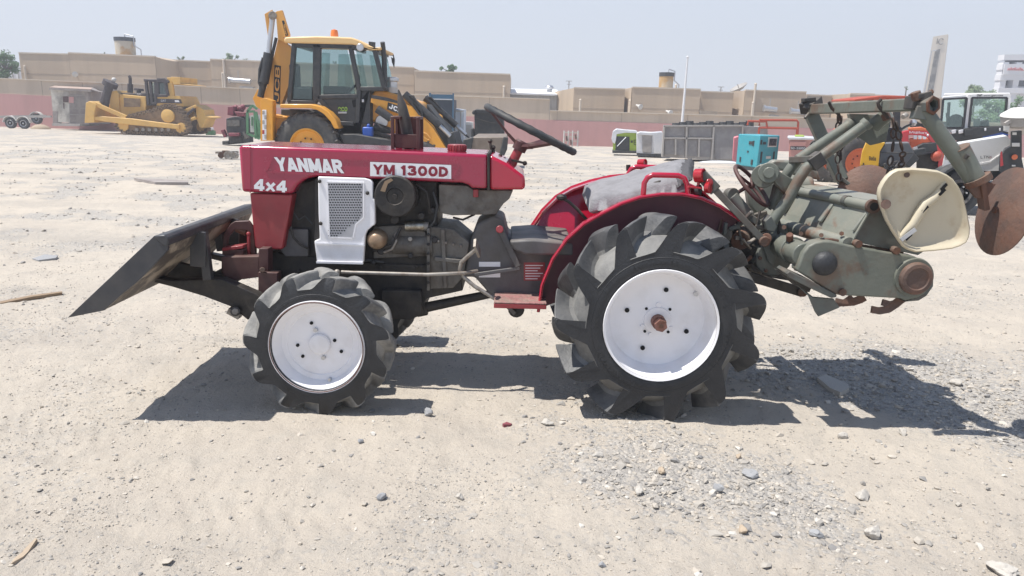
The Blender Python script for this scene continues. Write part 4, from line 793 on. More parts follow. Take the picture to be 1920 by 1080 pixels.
e = MB('tiller_dark'); e.use('black_steel'); e.bar(V(1512,205,4.0), V(1530,190,4.05), .08, .06); e.cyl(V(1520,188,4.0), V(1514,205,4.0), .025, .025, 10); e.bar(V(1505,188,4.0), V(1527,186,4.0), .05, .02); e.cyl(V(1517,212,3.95), V(1509,222,3.93), .008, .008, 8); e.build('end_clamp', K, bevel=.003)
e = MB('tiller_green'); e.cyl(V(1730,205,3.0), V(1823,336,2.96), .030, .030, 20); e.cyl(V(1801,279,2.97), V(1832,338,2.95), .034, .034, 20); e.use('rusty_steel').cyl(V(1800.5,278,2.97), V(1800,277,2.97), .036, .036, 20); e.lathe([(-.012,.05),(.012,.05),(.014,.03)], V(1834,338,2.95), (V(1832,338,2.95)-V(1801,279,2.97)), 22); e.use('black_steel').cyl(V(1810,297,2.93), V(1816,290,2.92), .008, .008, 6)
e.build('disc_leg', K)
e = MB('disc_rust'); e.bar(V(1838,342,2.96), V(1845,392,2.97), .05, .02, (1,0,0)); e.pp([(1812,347),(1845,340),(1868,345),(1850,372),(1832,372)], 2.95, 2.97); e.build('disc_bracket', K, bevel=.002)
def disc(c, n, r, name='hiller_disc'):
    e = MB('disc_rust'); n = Vector(n).normalized(); e.lathe([(.028,.001),(.027,.035),(.02,.09*r/.18),(.008,.14*r/.18),(-.006,r),(-.011,r),(.003,.14*r/.18),(.014,.09*r/.18),(.02,.035),(.021,.001)], c, n, 44, False)
    e.use('rusty_steel').cyl(c+n*.02, c+n*.034, .016, .014, 8); return e.build(name, K, smooth=50)
disc(V(1879,396,2.96), (-.985,.04,.16), .178)
disc(V(1627,362,3.92), (-.30,-.93,.22), .150)
e = MB('tiller_green'); e.bar(V(1520,212,4.02), V(1560,300,4.0), .04, .065, (1,0,0)); e.bar(V(1556,292,4.0), V(1578,338,3.98), .045, .06, (1,0,0)); e.use('tiller_dark').bar(V(1572,330,3.97), V(1600,352,3.95), .02, .02); e.build('disc_leg', K, bevel=.004)
e = MB('tiller_green'); gA, gB = V(1612,214,3.55), V(1668,214,3.38)
e.loft([gA+Vector((-.06,0,.0)), gA+Vector((.10,-.1,.0)), gA+Vector((.09,-.1,-.12)), gA+Vector((.045,-.05,-.14)), gA+Vector((-.02,0,-.09))], [p+Vector((.02,.05,0)) for p in [gA+Vector((-.06,0,.0)), gA+Vector((.10,-.1,.0)), gA+Vector((.09,-.1,-.12)), gA+Vector((.045,-.05,-.14)), gA+Vector((-.02,0,-.09))]])
e.cyl(V(1637,236,3.45), V(1667,212,3.40), .032, .032, 18); e.use('rusty_steel').bar(V(1655,222,3.35), V(1668,216,3.33), .03, .03); e.build('pivot_bracket', K, bevel=.004)
jA, jB = V(1527,303,3.35), V(1495,300,3.45)
e = MB('tiller_green'); e.cyl(V(1625,232,3.40), jA, .024, .024, 18); e.cyl(V(1628,229,3.395), V(1620,236,3.40), .029, .029, 18)
e.tube([jA, V(1512,315,3.35), V(1497,337,3.35), V(1481,367,3.35), V(1462,395,3.35), V(1446,418,3.35)], .0245, 16); e.build('lift_tube', K)
e = MB('tiller_green'); e.cyl(V(1597,231,3.55), jB, .023, .023, 18); e.cyl(V(1600,228,3.545), V(1592,236,3.55), .028, .028, 18)
e.tube([jB, V(1485,312,3.45), V(1476,325,3.45), V(1466,345,3.46), V(1448,392,3.46)], .0235, 16); e.build('lift_tube', K)
e = MB('tiller_dark'); e.bar(V(1490,300,3.46), V(1532,298,3.34), .075, .03, (0,0,1)); e.use('black_steel').bar(jA+Vector((.03,0,.022)), jA-Vector((.02,0,.016)), .062, .062); e.build('tube_joint', K, bevel=.004); e = MB('tiller_dark'); e.pp([(1435,415),(1446,405),(1458,425),(1452,435),(1438,432)], 3.32, 3.38); e.build('tube_foot', K, bevel=.003)
e = MB('tiller_green'); e.cyl(V(1441,324,3.40), V(1441,324,3.34), .046, .046, 24); e.cyl(V(1442,324,3.34), V(1442,324,3.325), .026, .026, 12); e.cyl(V(1432,330,3.5), V(1432,330,3.42), .055, .055, 24); e.pp([(1438,318),(1460,320),(1497,342),(1478,372),(1455,345)], 3.38, 3.42); e.use('tiller_dark').pp([(1452,345),(1475,352),(1455,378),(1446,395),(1440,390)], 3.45, 3.47); e.build('knuckle_plate', K, bevel=.004)
e = MB('tiller_sheet'); e.pp([(1440,310),(1452,300),(1500,302),(1535,322),(1540,338),(1500,332)], 3.8, 3.86); e.cyl(V(1455,345,3.75), V(1520,350,3.75), .05, .05, 18); e.pp([(1400,350),(1430,335),(1455,345),(1452,380),(1420,405),(1405,385)], 3.66, 3.72); e.build('far_housing', K, bevel=.01)
e = MB('tiller_dark'); e.cyl(V(1372,368,3.46), V(1405,408,3.44), .03, .03, 16); e.lathe([(-.02,.034),(.02,.034)], V(1371,366,3.46), (.3,-.9,.1), 18); e.bar(V(1395,398,3.44), V(1425,420,3.42), .03, .03); e.build('depth_screw', K, bevel=.003)
cw = bpy.data.objects.new('hand_wheel', None); COL.objects.link(cw); cw.parent = K; offs[cw] = offs[K].copy()
e = MB('maroon_steel'); hc = V(1409.5,348,3.45); a1 = (V(1443,383,3.45)-V(1377,312,3.45))/2; nn = Vector((.62,-.34,.62)); a1n = a1.normalized(); b1 = nn.cross(a1n).normalized(); nn = a1n.cross(b1); rr_ = a1.length*.93
e.tube([hc+(a1n*math.cos(t)+b1*math.sin(t))*rr_ for t in [2*math.pi*i/48 for i in range(48)]], .0095, 10, True); e.build('rim', cw)
e = MB('maroon_steel')
for t in (90, 210, 330): e.cyl(hc, hc+(a1n*math.cos(R(t))+b1*math.sin(R(t)))*rr_, .007, .007, 8)
e.cyl(hc-b1*0-Vector((.07,-.02,.045)), hc+Vector((.085,-.02,.07)), .009, .009, 10); e.ball(hc, .016, 10); e.build('spoke', cw)
# pan seat
e = MB('cream_paint'); c_ = (1726,396)
rim = [c5(*p) for p in [(1180,490),(1260,484),(1350,490),(1420,500),(1465,520),(1500,545),(1535,592),(1560,645),(1582,735),(1600,830),(1596,875),(1580,910),(1545,930),(1500,945),(1400,957),(1290,965),(1245,950),(1215,930),(1190,895),(1160,850),(1120,780),(1095,715),(1078,660),(1074,625),(1080,595),(1098,560),(1120,530),(1148,505)]]
n = len(rim); rings = []
for s_, y in ((1.0,2.958),(.99,2.947),(.975,2.944),(.955,2.947),(.93,2.956),(.8,2.968),(.55,2.975),(.28,2.978)):
    rings.append([V(c_[0]+(x-c_[0])*s_, c_[1]+(yy-c_[1])*s_, 2.95)+Vector((0, y-2.95, 0)) for x, yy in rim])
vs = [p for r_ in rings for p in r_]+[V(*c_, 2.98)]
fs = [(i*n+j, i*n+(j+1) % n, (i+1)*n+(j+1) % n, (i+1)*n+j) for i in range(len(rings)-1) for j in range(n)]+[((len(rings)-1)*n+j, (len(rings)-1)*n+(j+1) % n, len(vs)-1) for j in range(n)]
e.add(vs, fs)
pan = e.build('pan_seat', K, smooth=70); sm = pan.modifiers.new('thick', 'SOLIDIFY'); sm.thickness = .004; sm.offset = -1
e = MB('cream_paint'); rg = [c5(*p) for p in [(1190,895),(1230,850),(1275,805),(1310,745),(1345,690),(1400,650),(1440,600),(1470,540)]]
e.tube([V(x, y, 2.962) for x, y in rg], [.008,.014,.018,.02,.02,.018,.015,.006], 10); e.use('hole_black')
for x, y, a_ in [(1345,718,1),(1445,620,1),(1455,590,1),(1250,880,0)]:
    p = V(*c5(x,y), 2.945); e.obox(p, (.010,0,.012), (0,.002,0), (-.004,0,.004))
e.use('disc_rust').cyl(V(*c5(1240,520), 2.965), V(*c5(1240,520), 2.95), .011, .011, 10); e.cyl(V(*c5(1118,690), 2.965), V(*c5(1118,690), 2.925), .019, .019, 14); e.use('silver').bar(V(*c5(1205,898), 2.94), V(*c5(1290,835), 2.94), .006, .016)
e.build('seat_ridge', pan)
# chains: links
def chain(name, pts, lab):
    e = MB('chain_steel'); tot = 0; i = 0
    for a_, b_ in zip(pts, pts[1:]):
        L_ = (b_-a_).length; k = max(1, int(L_/.036)); d_ = (b_-a_).normalized()
        for j in range(k):
            c_ = a_+d_*(L_*(j+.5)/k); s_ = Vector((1,0,0)) if i % 2 else Vector((.2,1,0)); s_ = (s_-d_*s_.dot(d_)).normalized(); i += 1
            e.tube([c_+d_*.021*math.sin(t)+s_*.012*math.cos(t) for t in [2*math.pi*q/12 for q in range(12)]], .0042, 6, True)
    return e.build(name, K)
chain('chain', [V(1571,215,3.8), V(1572,260,3.8), V(1570,290,3.8), V(1573,340,3.8)], 0); chain('chain', [V(1578,218,3.8), V(1574,250,3.8), V(1577,300,3.8)], 0)
chain('chain', [V(1674,220,3.35), V(1676,260,3.35), V(1672,290,3.35), V(1662,335,3.35)], 0); chain('chain', [V(1680,228,3.35), V(1687,262,3.35), V(1693,285,3.35), V(1688,330,3.5)], 0)
for a_, y in (((1554,191,1573,215,1577,226), 3.7), ((1652,186,1648,200,1665,222), 3.25)):
    e = MB('chain_steel'); e.tube([V(a_[0],a_[1],y), V((a_[0]+a_[2])/2-4,(a_[1]+a_[3])/2,y), V(a_[2],a_[3],y), V(a_[4],a_[5],y)], .0075, 8); e.build('chain_hook', K)
# ================================================================ yellow backhoe loader
def gp(a, b, Y): p = V(a, b, Y); return (p.x, Y, gz(p.x, Y))
k2 = lambda x, y: (400+x/3.6, y/3.6)
def K2(*p): return [k2(a, b) for a, b in p]
JY, JM, JF = 16.2, 17.2, 18.3
J = thing('backhoe_loader', 'yellow backhoe loader with dark glazed cab and raised boom, parked behind the red hood', 'backhoe', gp(620, 330, 17.2))
def jpart(name, m, pts, y0, y1, par=J, bevel=.02, conv=K2): e = MB(m); e.pp(conv(*pts), y0, y1); return e.build(name, par, bevel=bevel)
jpart('roof', 'jcb_roof', [(475,262),(490,250),(700,243),(930,252),(985,270),(1040,300),(1085,322),(1130,316),(1130,335),(1080,338),(1035,325),(940,300),(530,290),(478,286)], JY+.2, JF-.2, bevel=.05)
cabm = MB('dark_frame'); y0, y1 = JY+.3, JF-.3
fr = [((548,292),(515,690)),((515,690),(700,695)),((690,300),(690,690)),((715,300),(708,660)),((548,305),(1040,318)),((925,310),(985,600)),((985,600),(975,830)),((708,655),(980,650)),((708,655),(850,832)),((850,832),(950,836)),((1090,340),(1155,600)),((985,600),(1155,600))]
for yy in (y0, y1):
    for a_, b_ in fr: cabm.bar(V(*k2(*a_), yy), V(*k2(*b_), yy), .09, .12, (0,1,0))
for a_ in ((548,300),(515,690),(1090,340),(1155,600),(925,312)): cabm.bar(V(*k2(*a_), y0), Vector((V(*k2(*a_), y0).x, y1, V(*k2(*a_), y0).z)), .09, .09)
cabm.pp(K2((860,835),(1060,835),(1060,600),(1000,600),(985,840),(985,890),(870,890)), y0+.01, y1-.01)
cab = cabm.build('cab', J, bevel=.012)
e = MB('dark_frame'); e.pp(K2((720,655),(978,652),(965,832),(852,830)), y0-.02, y0+.03); e.use('decal_green').ptext('eco', k2(842,752), k2(905,752), k2(842,722), y0-.022, 'decal_green', .012); e.use('silver').bar(V(*k2(842,760), y0-.022), V(*k2(900,760), y0-.022), .01, .04); e.use('hole_black').pp(K2((935,680),(965,670),(970,720),(945,725)), y0-.03, y0-.02); e.use('decal_white').pp(K2((1002,670),(1016,670),(1016,690),(1002,690)), y0-.005, y0+.009); door = e.build('door', cab, bevel=.01)
for pts, y in (([(552,318),(672,322),(664,672),(528,665)], y0+.02), ([(735,330),(905,332),(958,636),(725,632)], y0), ([(962,338),(1088,345),(1150,592),(1000,592)], y0+.02), ([(552,318),(672,322),(664,672),(528,665)], y1), ([(735,330),(905,332),(958,636),(725,632)], y1), ([(962,338),(1088,345),(1150,592),(1000,592)], y1)):
    e = MB(GLD if y < 17 else GL); q = [V(*k2(*p), y0 if y < 17 else y0) for p in pts]; 
    e.prism([(p.x, p.z) for p in q], y-.006, y+.006); e.build('window', cab)
e = MB(GL); a_, b_ = V(*k2(1092,345), y0), V(*k2(1152,595), y0); e.sheet([a_+Vector((.02,.1,0)), a_+Vector((.02,1.3,0)), b_+Vector((.02,1.3,0)), b_+Vector((.02,.1,0))], .01); e.build('windscreen', cab)
e = MB('charcoal'); p = V(*k2(620,600), 17.2); e.box(p-Vector((.25,.28,.3)), p+Vector((.25,.28,.05))); e.box(p+Vector((-.3,-.26,0)), p+Vector((-.15,.26,.55))); e.build('driver_seat', cab, bevel=.06)
e = MB('charcoal'); p = V(*k2(850,590), 17.2); e.box(p-Vector((.3,.25,.3)), p+Vector((.2,.25,.02))); e.tube([p+Vector((.42,.2*math.cos(t),.12+.2*math.sin(t))) for t in [i*.5236 for i in range(12)]], .02, 6, True); e.bar(p+Vector((.2,0,-.1)), p+Vector((.42,0,.1)), .05, .05); e.build('control_console', cab, bevel=.03)
e = MB('beacon_orange'); p = V(*k2(818,246), 17.0); e.lathe([(0,.085),(.05,.085),(.13,.07),(.155,.001)], p, (0,0,1), 16); e.build('beacon', J)
e = MB('dark_frame'); e.pp(K2((1048,280),(1092,285),(1090,335),(1050,330)), JY+.3, JY+.36); e.use('silver').lathe([(0,.05),(.03,.08),(.04,.07)], V(*k2(992,320), JY+.22), (0,-1,0), 12); e.lathe([(0,.05),(.03,.07)], V(*k2(1113,350), JY+.5), (0,-1,0), 12); e.build('work_lamp', J)
e = MB('dark_frame'); e.tube([V(*k2(1158,610), 16.6), V(*k2(1154,420), 16.6), V(*k2(1148,330), 16.6), V(*k2(1142,285), 16.55)], [.06,.055,.05,.05], 14); e.use('silver').lathe([(0,.12),(.12,.12),(.14,.16),(.2,.16),(.22,.1)], V(*k2(1205,590), 16.9), (0,0,1), 18); e.use('offwhite').lathe([(-.12,.14),(0,.14)], V(*k2(1205,590), 16.9), (0,0,1), 18); e.use('dark_frame').lathe([(-.32,.15),(-.12,.15)], V(*k2(1205,590), 16.9), (0,0,1), 18); e.build('exhaust_stack', J)
e = MB('dark_frame'); e.tube([V(*k2(1165,368), 18.2), V(*k2(1215,372), 18.3), V(*k2(1220,400), 18.3)], .02, 6); e.pp(K2((1200,385),(1222,400),(1218,455),(1205,420)), 18.25, 18.35); e.build('mirror', J)
def bwheel(cpx, r, rr, y0, y1, rimm, par, nl=22):
    c = V(*cpx, y0); wh = bpy.data.objects.new('wheel', None); COL.objects.link(wh); wh.parent = par; offs[wh] = offs[par].copy()
    e = MB('rubber_mid'); w_ = y1-y0; yc = (y0+y1)/2
    e.lathe([(-.42*w_,rr),(-.5*w_,rr+.25*(r-rr)),(-.5*w_,r*.86),(-.4*w_,r*.955),(0,r*.97),(.4*w_,r*.955),(.5*w_,r*.86),(.5*w_,rr+.25*(r-rr)),(.42*w_,rr)], (c.x, yc, c.z), (0,1,0), 48, False)
    for s in (-1, 1):
        for i in range(nl):
            a0 = 2*math.pi*(i+(.5 if s > 0 else 0))/nl; P = []
            for t_, yy in ((0, 0), (.12, .3), (.22, .5)):
                a_ = a0+t_; P.append(Vector((c.x+math.cos(a_)*r*(.985 if yy < .5 else .93), yc+s*yy*w_, c.z+math.sin(a_)*r*(.985 if yy < .5 else .93))))
            for a_, b_ in zip(P, P[1:]): e.bar(a_, b_, r*.07, r*.09, ((a_.x-c.x), 0, (a_.z-c.z)))
    e.build('tyre', wh, smooth=40)
    e = MB(rimm); e.lathe([(-.44*w_,rr*1.02),(-.45*w_,rr*.95),(-.30*w_,rr*.86),(-.26*w_,rr*.5),(-.32*w_,rr*.36),(-.32*w_,.001)], (c.x, yc, c.z), (0,1,0), 36, False); e.lathe([(.3*w_,rr*.9),(.3*w_,.001)], (c.x, yc, c.z), (0,1,0), 24, False)
    e.use('hole_black')
    for k in range(8): a_ = k*math.pi/4+.3; e.cyl((c.x+math.cos(a_)*rr*.45, yc-.31*w_, c.z+math.sin(a_)*rr*.45), (c.x+math.cos(a_)*rr*.45, yc-.34*w_, c.z+math.sin(a_)*rr*.45), rr*.05, rr*.05, 6)
    e.build('rim', wh); return wh
bwheel((575,274), .70, .37, JY-.05, JY+.45, 'jcb_yellow', J); 
wj = bwheel((575,274), .70, .37, JF-.55, JF-.05, 'jcb_yellow', J)
for o in wj.children: o.location.x += V(575,274,JY-.05).x-V(575,274,JF-.55).x; o.location.z += V(575,274,JY-.05).z-V(575,274,JF-.55).z
fwp = V(800,285,16.3)
for yy in (JY+.1, JF-.45):
    wj = bwheel((800,288), .45, .26, yy, yy+.34, 'jcb_yellow', J, 18); dz = gz(fwp.x, 16.5)+.44-V(800,288,yy).z
    for o in wj.children: o.location.x += V(790,288,JY).x-V(800,288,yy).x; o.location.z += dz
jpart('fender', 'jcb_yellow', [(450,702),(660,702),(725,718),(780,755),(825,805),(850,868),(815,868),(790,820),(745,770),(700,742),(650,730),(450,728)], JY-.1, JY+.55, bevel=.02)
jpart('fender', 'jcb_yellow', [(450,702),(660,702),(725,718),(780,755),(825,805),(850,868),(815,868),(790,820),(745,770),(700,742),(650,730),(450,728)], JF-.6, JF, bevel=.02)
jpart('chassis', 'charcoal', [(455,735),(640,740),(850,880),(870,890),(1060,890),(1200,940),(1200,1060),(860,1040),(600,1000),(455,900)], JY+.5, JF-.6)
e = MB('charcoal'); e.pp(K2((850,905),(960,905),(1130,935),(1200,945),(1200,990),(880,970)), JY, JY+.5); e.build('step', J, bevel=.02)
e = MB('blue_plastic'); p = V(*k2(1045,895), JY+.2); e.box(p-Vector((.11,.08,.09)), p+Vector((.11,.08,.12))); e.cyl(p+Vector((0,0,.1)), p+Vector((.02,0,.19)), .04, .03, 10); e.build('fluid_jug', J, bevel=.03)
hm = MB('jcb_yellow'); hm.pp(K2((1062,645),(1085,615),(1130,603),(1250,640),(1400,690),(1570,1010),(1400,1010),(1380,900),(1190,900),(1090,820),(1055,830)), JY+.5, JF-.5); hm.build('bonnet', J, bevel=.05, seg=3)
e = MB('jcb_yellow'); e.pp(K2((1065,665),(1250,690),(1340,720),(1480,860),(1570,1000),(1400,1000),(1320,820),(1250,770),(1100,710),(1062,690)), JY+.12, JY+.36)
e.use('dark_frame').pp(K2((1178,690),(1275,722),(1275,778),(1172,738)), JY+.11, JY+.121); e.block('JCB', k2(1184,730), k2(1268,766), k2(1190,698), JY+.107, 'decal_white', .26)
e.use('dark_frame').pp(K2((1068,640),(1180,660),(1270,690),(1268,704),(1160,680),(1068,662)), JY+.10, JY+.125)
e.use('jcb_amber').tube([V(*k2(*p), JY+.11) for p in [(1405,890),(1440,905),(1465,935),(1450,945),(1415,920),(1405,890)]], .02, 6)
e.build('loader_arm', J, bevel=.03)
e = MB('jcb_amber'); e.pp(K2((1335,655),(1380,690),(1545,780),(1550,800),(1500,805),(1430,780),(1330,700)), JF-.45, JF-.2); e.build('loader_arm', J, bevel=.04)
for (a_, b_, c_), y in ((((1290,635),(1530,850),(1600,920)), JY+.2), (((1430,660),(1640,850),(1705,910)), JF-.3), (((1105,735),(1200,800),(1200,800)), JY+.05)):
    e = MB('dark_frame'); e.cyl(V(*k2(*a_), y), V(*k2(*b_), y), .085, .085, 12); e.use('silver').cyl(V(*k2(*b_), y), V(*k2(*c_), y) if c_ != b_ else V(*k2(c_[0]+8, c_[1]+6), y), .045, .045, 10); e.build('hydraulic_cylinder', J)
e = MB('dark_frame')
for pts, y in (([(1320,645),(1350,650),(1400,740),(1415,790),(1390,770),(1340,700)], JY+.1), ([(1430,655),(1470,660),(1540,740),(1600,830)], JF-.35), ([(1100,830),(1130,860),(1180,880),(1200,885)], JY+.3), ([(1460,880),(1500,930),(1530,1000)], JY+.3), ([(1700,910),(1725,930),(1710,960)], JF-.3)): e.tube([V(*k2(*p), y) for p in pts], .025, 8)
e.build('hydraulic_hose', J)
e = MB('silver'); e.lathe([(0,.14),(.02,.14)], V(*k2(1137,820), JY+.49), (0,-1,0), 16); e.use('charcoal').cyl(V(*k2(1085,855), JY+.45), V(*k2(1200,885), JY+.45), .1, .07, 12); e.use('dark_frame').pp(K2((1060,700),(1075,690),(1075,900),(1055,900)), JY+.45, JY+.55); e.build('engine_bay', J, bevel=.01)
e = MB('charcoal'); e.pp(K2((1440,700),(1600,900),(1640,1000),(1560,1000),(1440,830)), JY+.6, JF-.6); e.pp(K2((1570,905),(1620,890),(1640,965),(1660,1010),(1590,1010)), JY+.2, JF-.3); e.build('bucket_link', J, bevel=.02)
bk = MB('bucket_steel'); BA = [V(a, b, JY-.1) for a, b in [(886,257),(950,257),(949,275),(936,305),(905,330),(862,332),(868,300)]]; bk.prism([(p.x, p.z) for p in BA], JY-.1, JF+.1)
bk.use('charcoal').pp([(944,256),(953,258),(951,280),(938,308),(934,300)], JY-.14, JY-.1); bk.pp([(868,262),(888,257),(884,280),(866,285)], JY-.12, JY+.3); bk.build('bucket', J, bevel=.02)
# boom folded up over the back
e = MB('jcb_amber'); e.pp(K2((436,265),(500,300),(530,330),(515,560),(460,705),(385,705),(345,690),(300,640),(300,600),(335,620),(360,590),(375,520)), JM-.25, JM-.02)
e.use('decal_black').pp(K2((412,438),(455,445),(448,705),(404,690)), JM-.262, JM-.251); p0 = k2(448,690); e.use('jcb_amber')
a_, b_, c_ = V(*k2(443,690), JM-.268), V(*k2(450,455), JM-.268), V(*k2(411,682), JM-.268); e.text('JCB', a_, b_-a_, c_-a_, 'jcb_amber', .02)
e.build('boom', J, bevel=.02)
e = MB('jcb_amber'); e.pp(K2((345,95),(395,65),(400,75),(372,108),(380,200),(368,245)), JM-.05, JM); e.pp(K2((400,95),(430,75),(462,68),(512,230),(512,245),(472,250),(500,300),(436,265),(425,130)), JM-.36, JM-.26)
e.use('decal_black').pp(K2((462,140),(476,137),(505,238),(488,246)), JM-.372, JM-.361); a_, b_, c_ = V(*k2(497,238), JM-.377), V(*k2(480,142), JM-.377), V(*k2(486,242), JM-.377)
e.text('JCB', a_, (b_-a_)*.8, (c_-a_)*.9, 'jcb_amber', .02); e.use('pale_steel').cyl(V(*k2(400,105), JM-.4), V(*k2(400,105), JM), .09, .09, 12); e.build('dipper_arm', J, bevel=.015)
e = MB('silver'); e.cyl(V(*k2(400,120), JM-.32), V(*k2(372,365), JM-.36), .055, .055, 12); e.use('dark_frame').cyl(V(*k2(375,360), JM-.36), V(*k2(338,560), JM-.4), .11, .11, 14); e.cyl(V(*k2(338,560), JM-.4), V(*k2(318,655), JM-.4), .07, .07, 12); e.use('dark_frame').tube([V(*k2(335,390), JM-.42), V(*k2(312,470), JM-.45), V(*k2(308,560), JM-.45), V(*k2(318,580), JM-.45)], .03, 8)
e.tube([V(*k2(425,255), JM-.3), V(*k2(395,380), JM-.32), V(*k2(370,520), JM-.36), V(*k2(330,640), JM-.4)], .035, 8); e.build('boom_cylinder', J)
e = MB('jcb_yellow'); e.pp(K2((318,672),(345,660),(400,680),(400,950),(318,950)), JY-.1, JY+.15); e.pp(K2((265,665),(300,600),(335,640),(318,740),(290,720)), JM-.3, JM+.2); e.use('jcb_amber').pp(K2((400,770),(500,790),(500,950),(400,950)), JY+.2, JF-.2)
e.use('decal_white').pp(K2((330,742),(358,742),(358,945),(330,945)), JY-.112, JY-.1)
for k in range(6): e.use('lamp_red' if k == 4 else 'hvac_trim').pp(K2((330+14*(k%2),745+33*k),(344+14*(k%2),745+33*k),(344+14*(k%2),772+33*k),(330+14*(k%2),772+33*k)), JY-.122, JY-.112)
e.build('stabiliser', J, bevel=.02)
jpart('pivot_frame', 'jcb_yellow', [(405,780),(505,785),(505,800),(440,800),(405,795)], JY+.1, JF-.1)
# ================================================================ bulldozer
k4 = lambda x, y: (150+x/7.385, 130+y/7.385)
def K4(*p): return [k4(a, b) for a, b in p]
DY, DM, DF = 41.5, 43, 44.8
Dz = thing('bulldozer', 'dusty yellow crawler bulldozer with ripper, parked at the pink wall', 'bulldozer', gp(280, 248, 43))
def dpart(name, m, pts, y0, y1, par=Dz, bevel=.03): e = MB(m); e.pp(K4(*pts), y0, y1); return e.build(name, par, bevel=bevel)
dpart('blade', 'cat_yellow', [(78,465),(130,438),(190,462),(225,500),(205,560),(195,650),(200,735),(60,742),(70,600)], DY-.2, DF+.2)
dpart('push_arm', 'cat_yellow', [(195,655),(285,648),(700,680),(1100,735),(1370,765),(1372,830),(1050,800),(600,760),(380,730),(200,700)], DY-.15, DY+.2)
e = MB('cat_yellow'); e.bar(V(*k4(190,470), DY), V(*k4(640,665), DY), .2, .2, (0,1,0)); e.build('blade_brace', Dz)
e = MB('cat_dark'); e.cyl(V(*k4(325,520), DY+.7), V(*k4(415,185), DY+.7), .26, .22, 14); e.cyl(V(*k4(405,235), DY+.7), V(*k4(428,175), DY+.7), .40, .40, 14); e.use('offwhite').ball(V(*k4(470,145), DY+.9), .13, 10); e.build('lift_cylinder', Dz)
dpart('radiator_guard', 'cat_yellow', [(425,305),(500,290),(535,335),(548,625),(420,625),(408,420)], DY+.7, DF-.7)
dpart('engine_bonnet', 'cat_yellow', [(535,340),(910,378),(918,500),(905,570),(640,650),(545,645)], DY+.8, DF-.8)
e = MB('track_brown'); e.pp(K4((605,395),(830,405),(830,520),(610,520)), DY+.76, DY+.8); e.build('side_vent', Dz)
dpart('bonnet_top', 'cat_dark', [(530,328),(915,328),(915,375),(560,345)], DY+.9, DF-.9)
e = MB('decal_white'); e.ptext('CAT', k4(790,355), k4(850,357), k4(790,330), DY+.88, 'decal_white', .01); e.build('name_plate', Dz); e = MB('cat_dark'); p, q = V(*k4(695,325), DM), V(*k4(695,120), DM); e.cyl(p, p.lerp(q, .6), .15, .15, 12); e.cyl(p.lerp(q, .6), q, .09, .09, 12); e.cyl(q, V(*k4(680,90), DM), .09, .07, 12); e.build('exhaust_stack', Dz); e = MB('cat_dark'); p = V(*k4(815,340), DM); e.cyl(p, V(*k4(815,295), DM), .12, .12, 12); e.cyl(V(*k4(815,295), DM), V(*k4(815,265), DM), .26, .24, 14); e.build('air_precleaner', Dz)
e = MB('cat_dark'); 
for yy in (DY+.5, DF-.5):
    for a_, b_ in [((915,150),(950,490)),((975,170),(1000,475)),((1050,160),(1052,480)),((1000,475),(1052,478)),((890,150),(1220,160)),((1075,180),(1080,370)),((1080,365),(1215,365)),((1180,180),(1220,365))]: e.bar(V(*k4(*a_), yy), V(*k4(*b_), yy), .14, .16, (0,1,0))
e.pp(K4((885,138),(1060,140),(1060,120),(1170,122),(1225,160),(1220,190),(890,165)), DY+.4, DF-.4); e.use('charcoal').pp(K4((925,400),(990,400),(990,500),(940,500)), DY+.7, DF-.7); p = V(*k4(1160,330), DM); e.box(p-Vector((.3,.4,.5)), p+Vector((.2,.4,.6))); cb = e.build('cab', Dz, bevel=.02)
e = MB(GL); e.pp(K4((1085,190),(1170,190),(1210,360),(1085,360)), DY+.52, DY+.55); e.pp(K4((985,180),(1045,180),(1048,470),(1002,470)), DY+.52, DY+.55); e.build('window', cb)
e = MB('cat_yellow'); 
for yy in (DY+.55, DF-.75): e.pp(K4((1200,112),(1262,112),(1300,370),(1228,370),(1215,200)), yy, yy+.2)
e.pp(K4((1262,102),(1385,108),(1385,205),(1290,212),(1262,150)), DY+.5, DF-.5); e.pp(K4((1385,195),(1540,216),(1530,222),(1370,212)), DY+.6, DF-.6); e.build('roll_bar', Dz, bevel=.03)
e = MB('cat_yellow'); e.pp(K4((1055,380),(1225,365),(1370,368),(1395,410),(1425,475),(1425,515),(1060,500)), DY+.5, DF-.5); e.use('cat_dark').pp(K4((1065,408),(1390,412),(1415,472),(1060,465)), DY+.46, DY+.5); e.ptext('CAT', k4(1120,448), k4(1190,450), k4(1120,418), DY+.45, 'decal_white', .01); e.use('decal_white').pp(K4((1310,428),(1365,430),(1380,455),(1315,455)), DY+.45, DY+.46); e.build('fuel_tank', Dz, bevel=.03)
tl = [(490,770),(560,700),(650,655),(820,610),(1000,570),(1100,525),(1190,500),(1290,515),(1370,570),(1430,670),(1475,760),(1478,830),(1440,880),(1390,895),(1000,893),(610,870),(540,835),(505,800)]
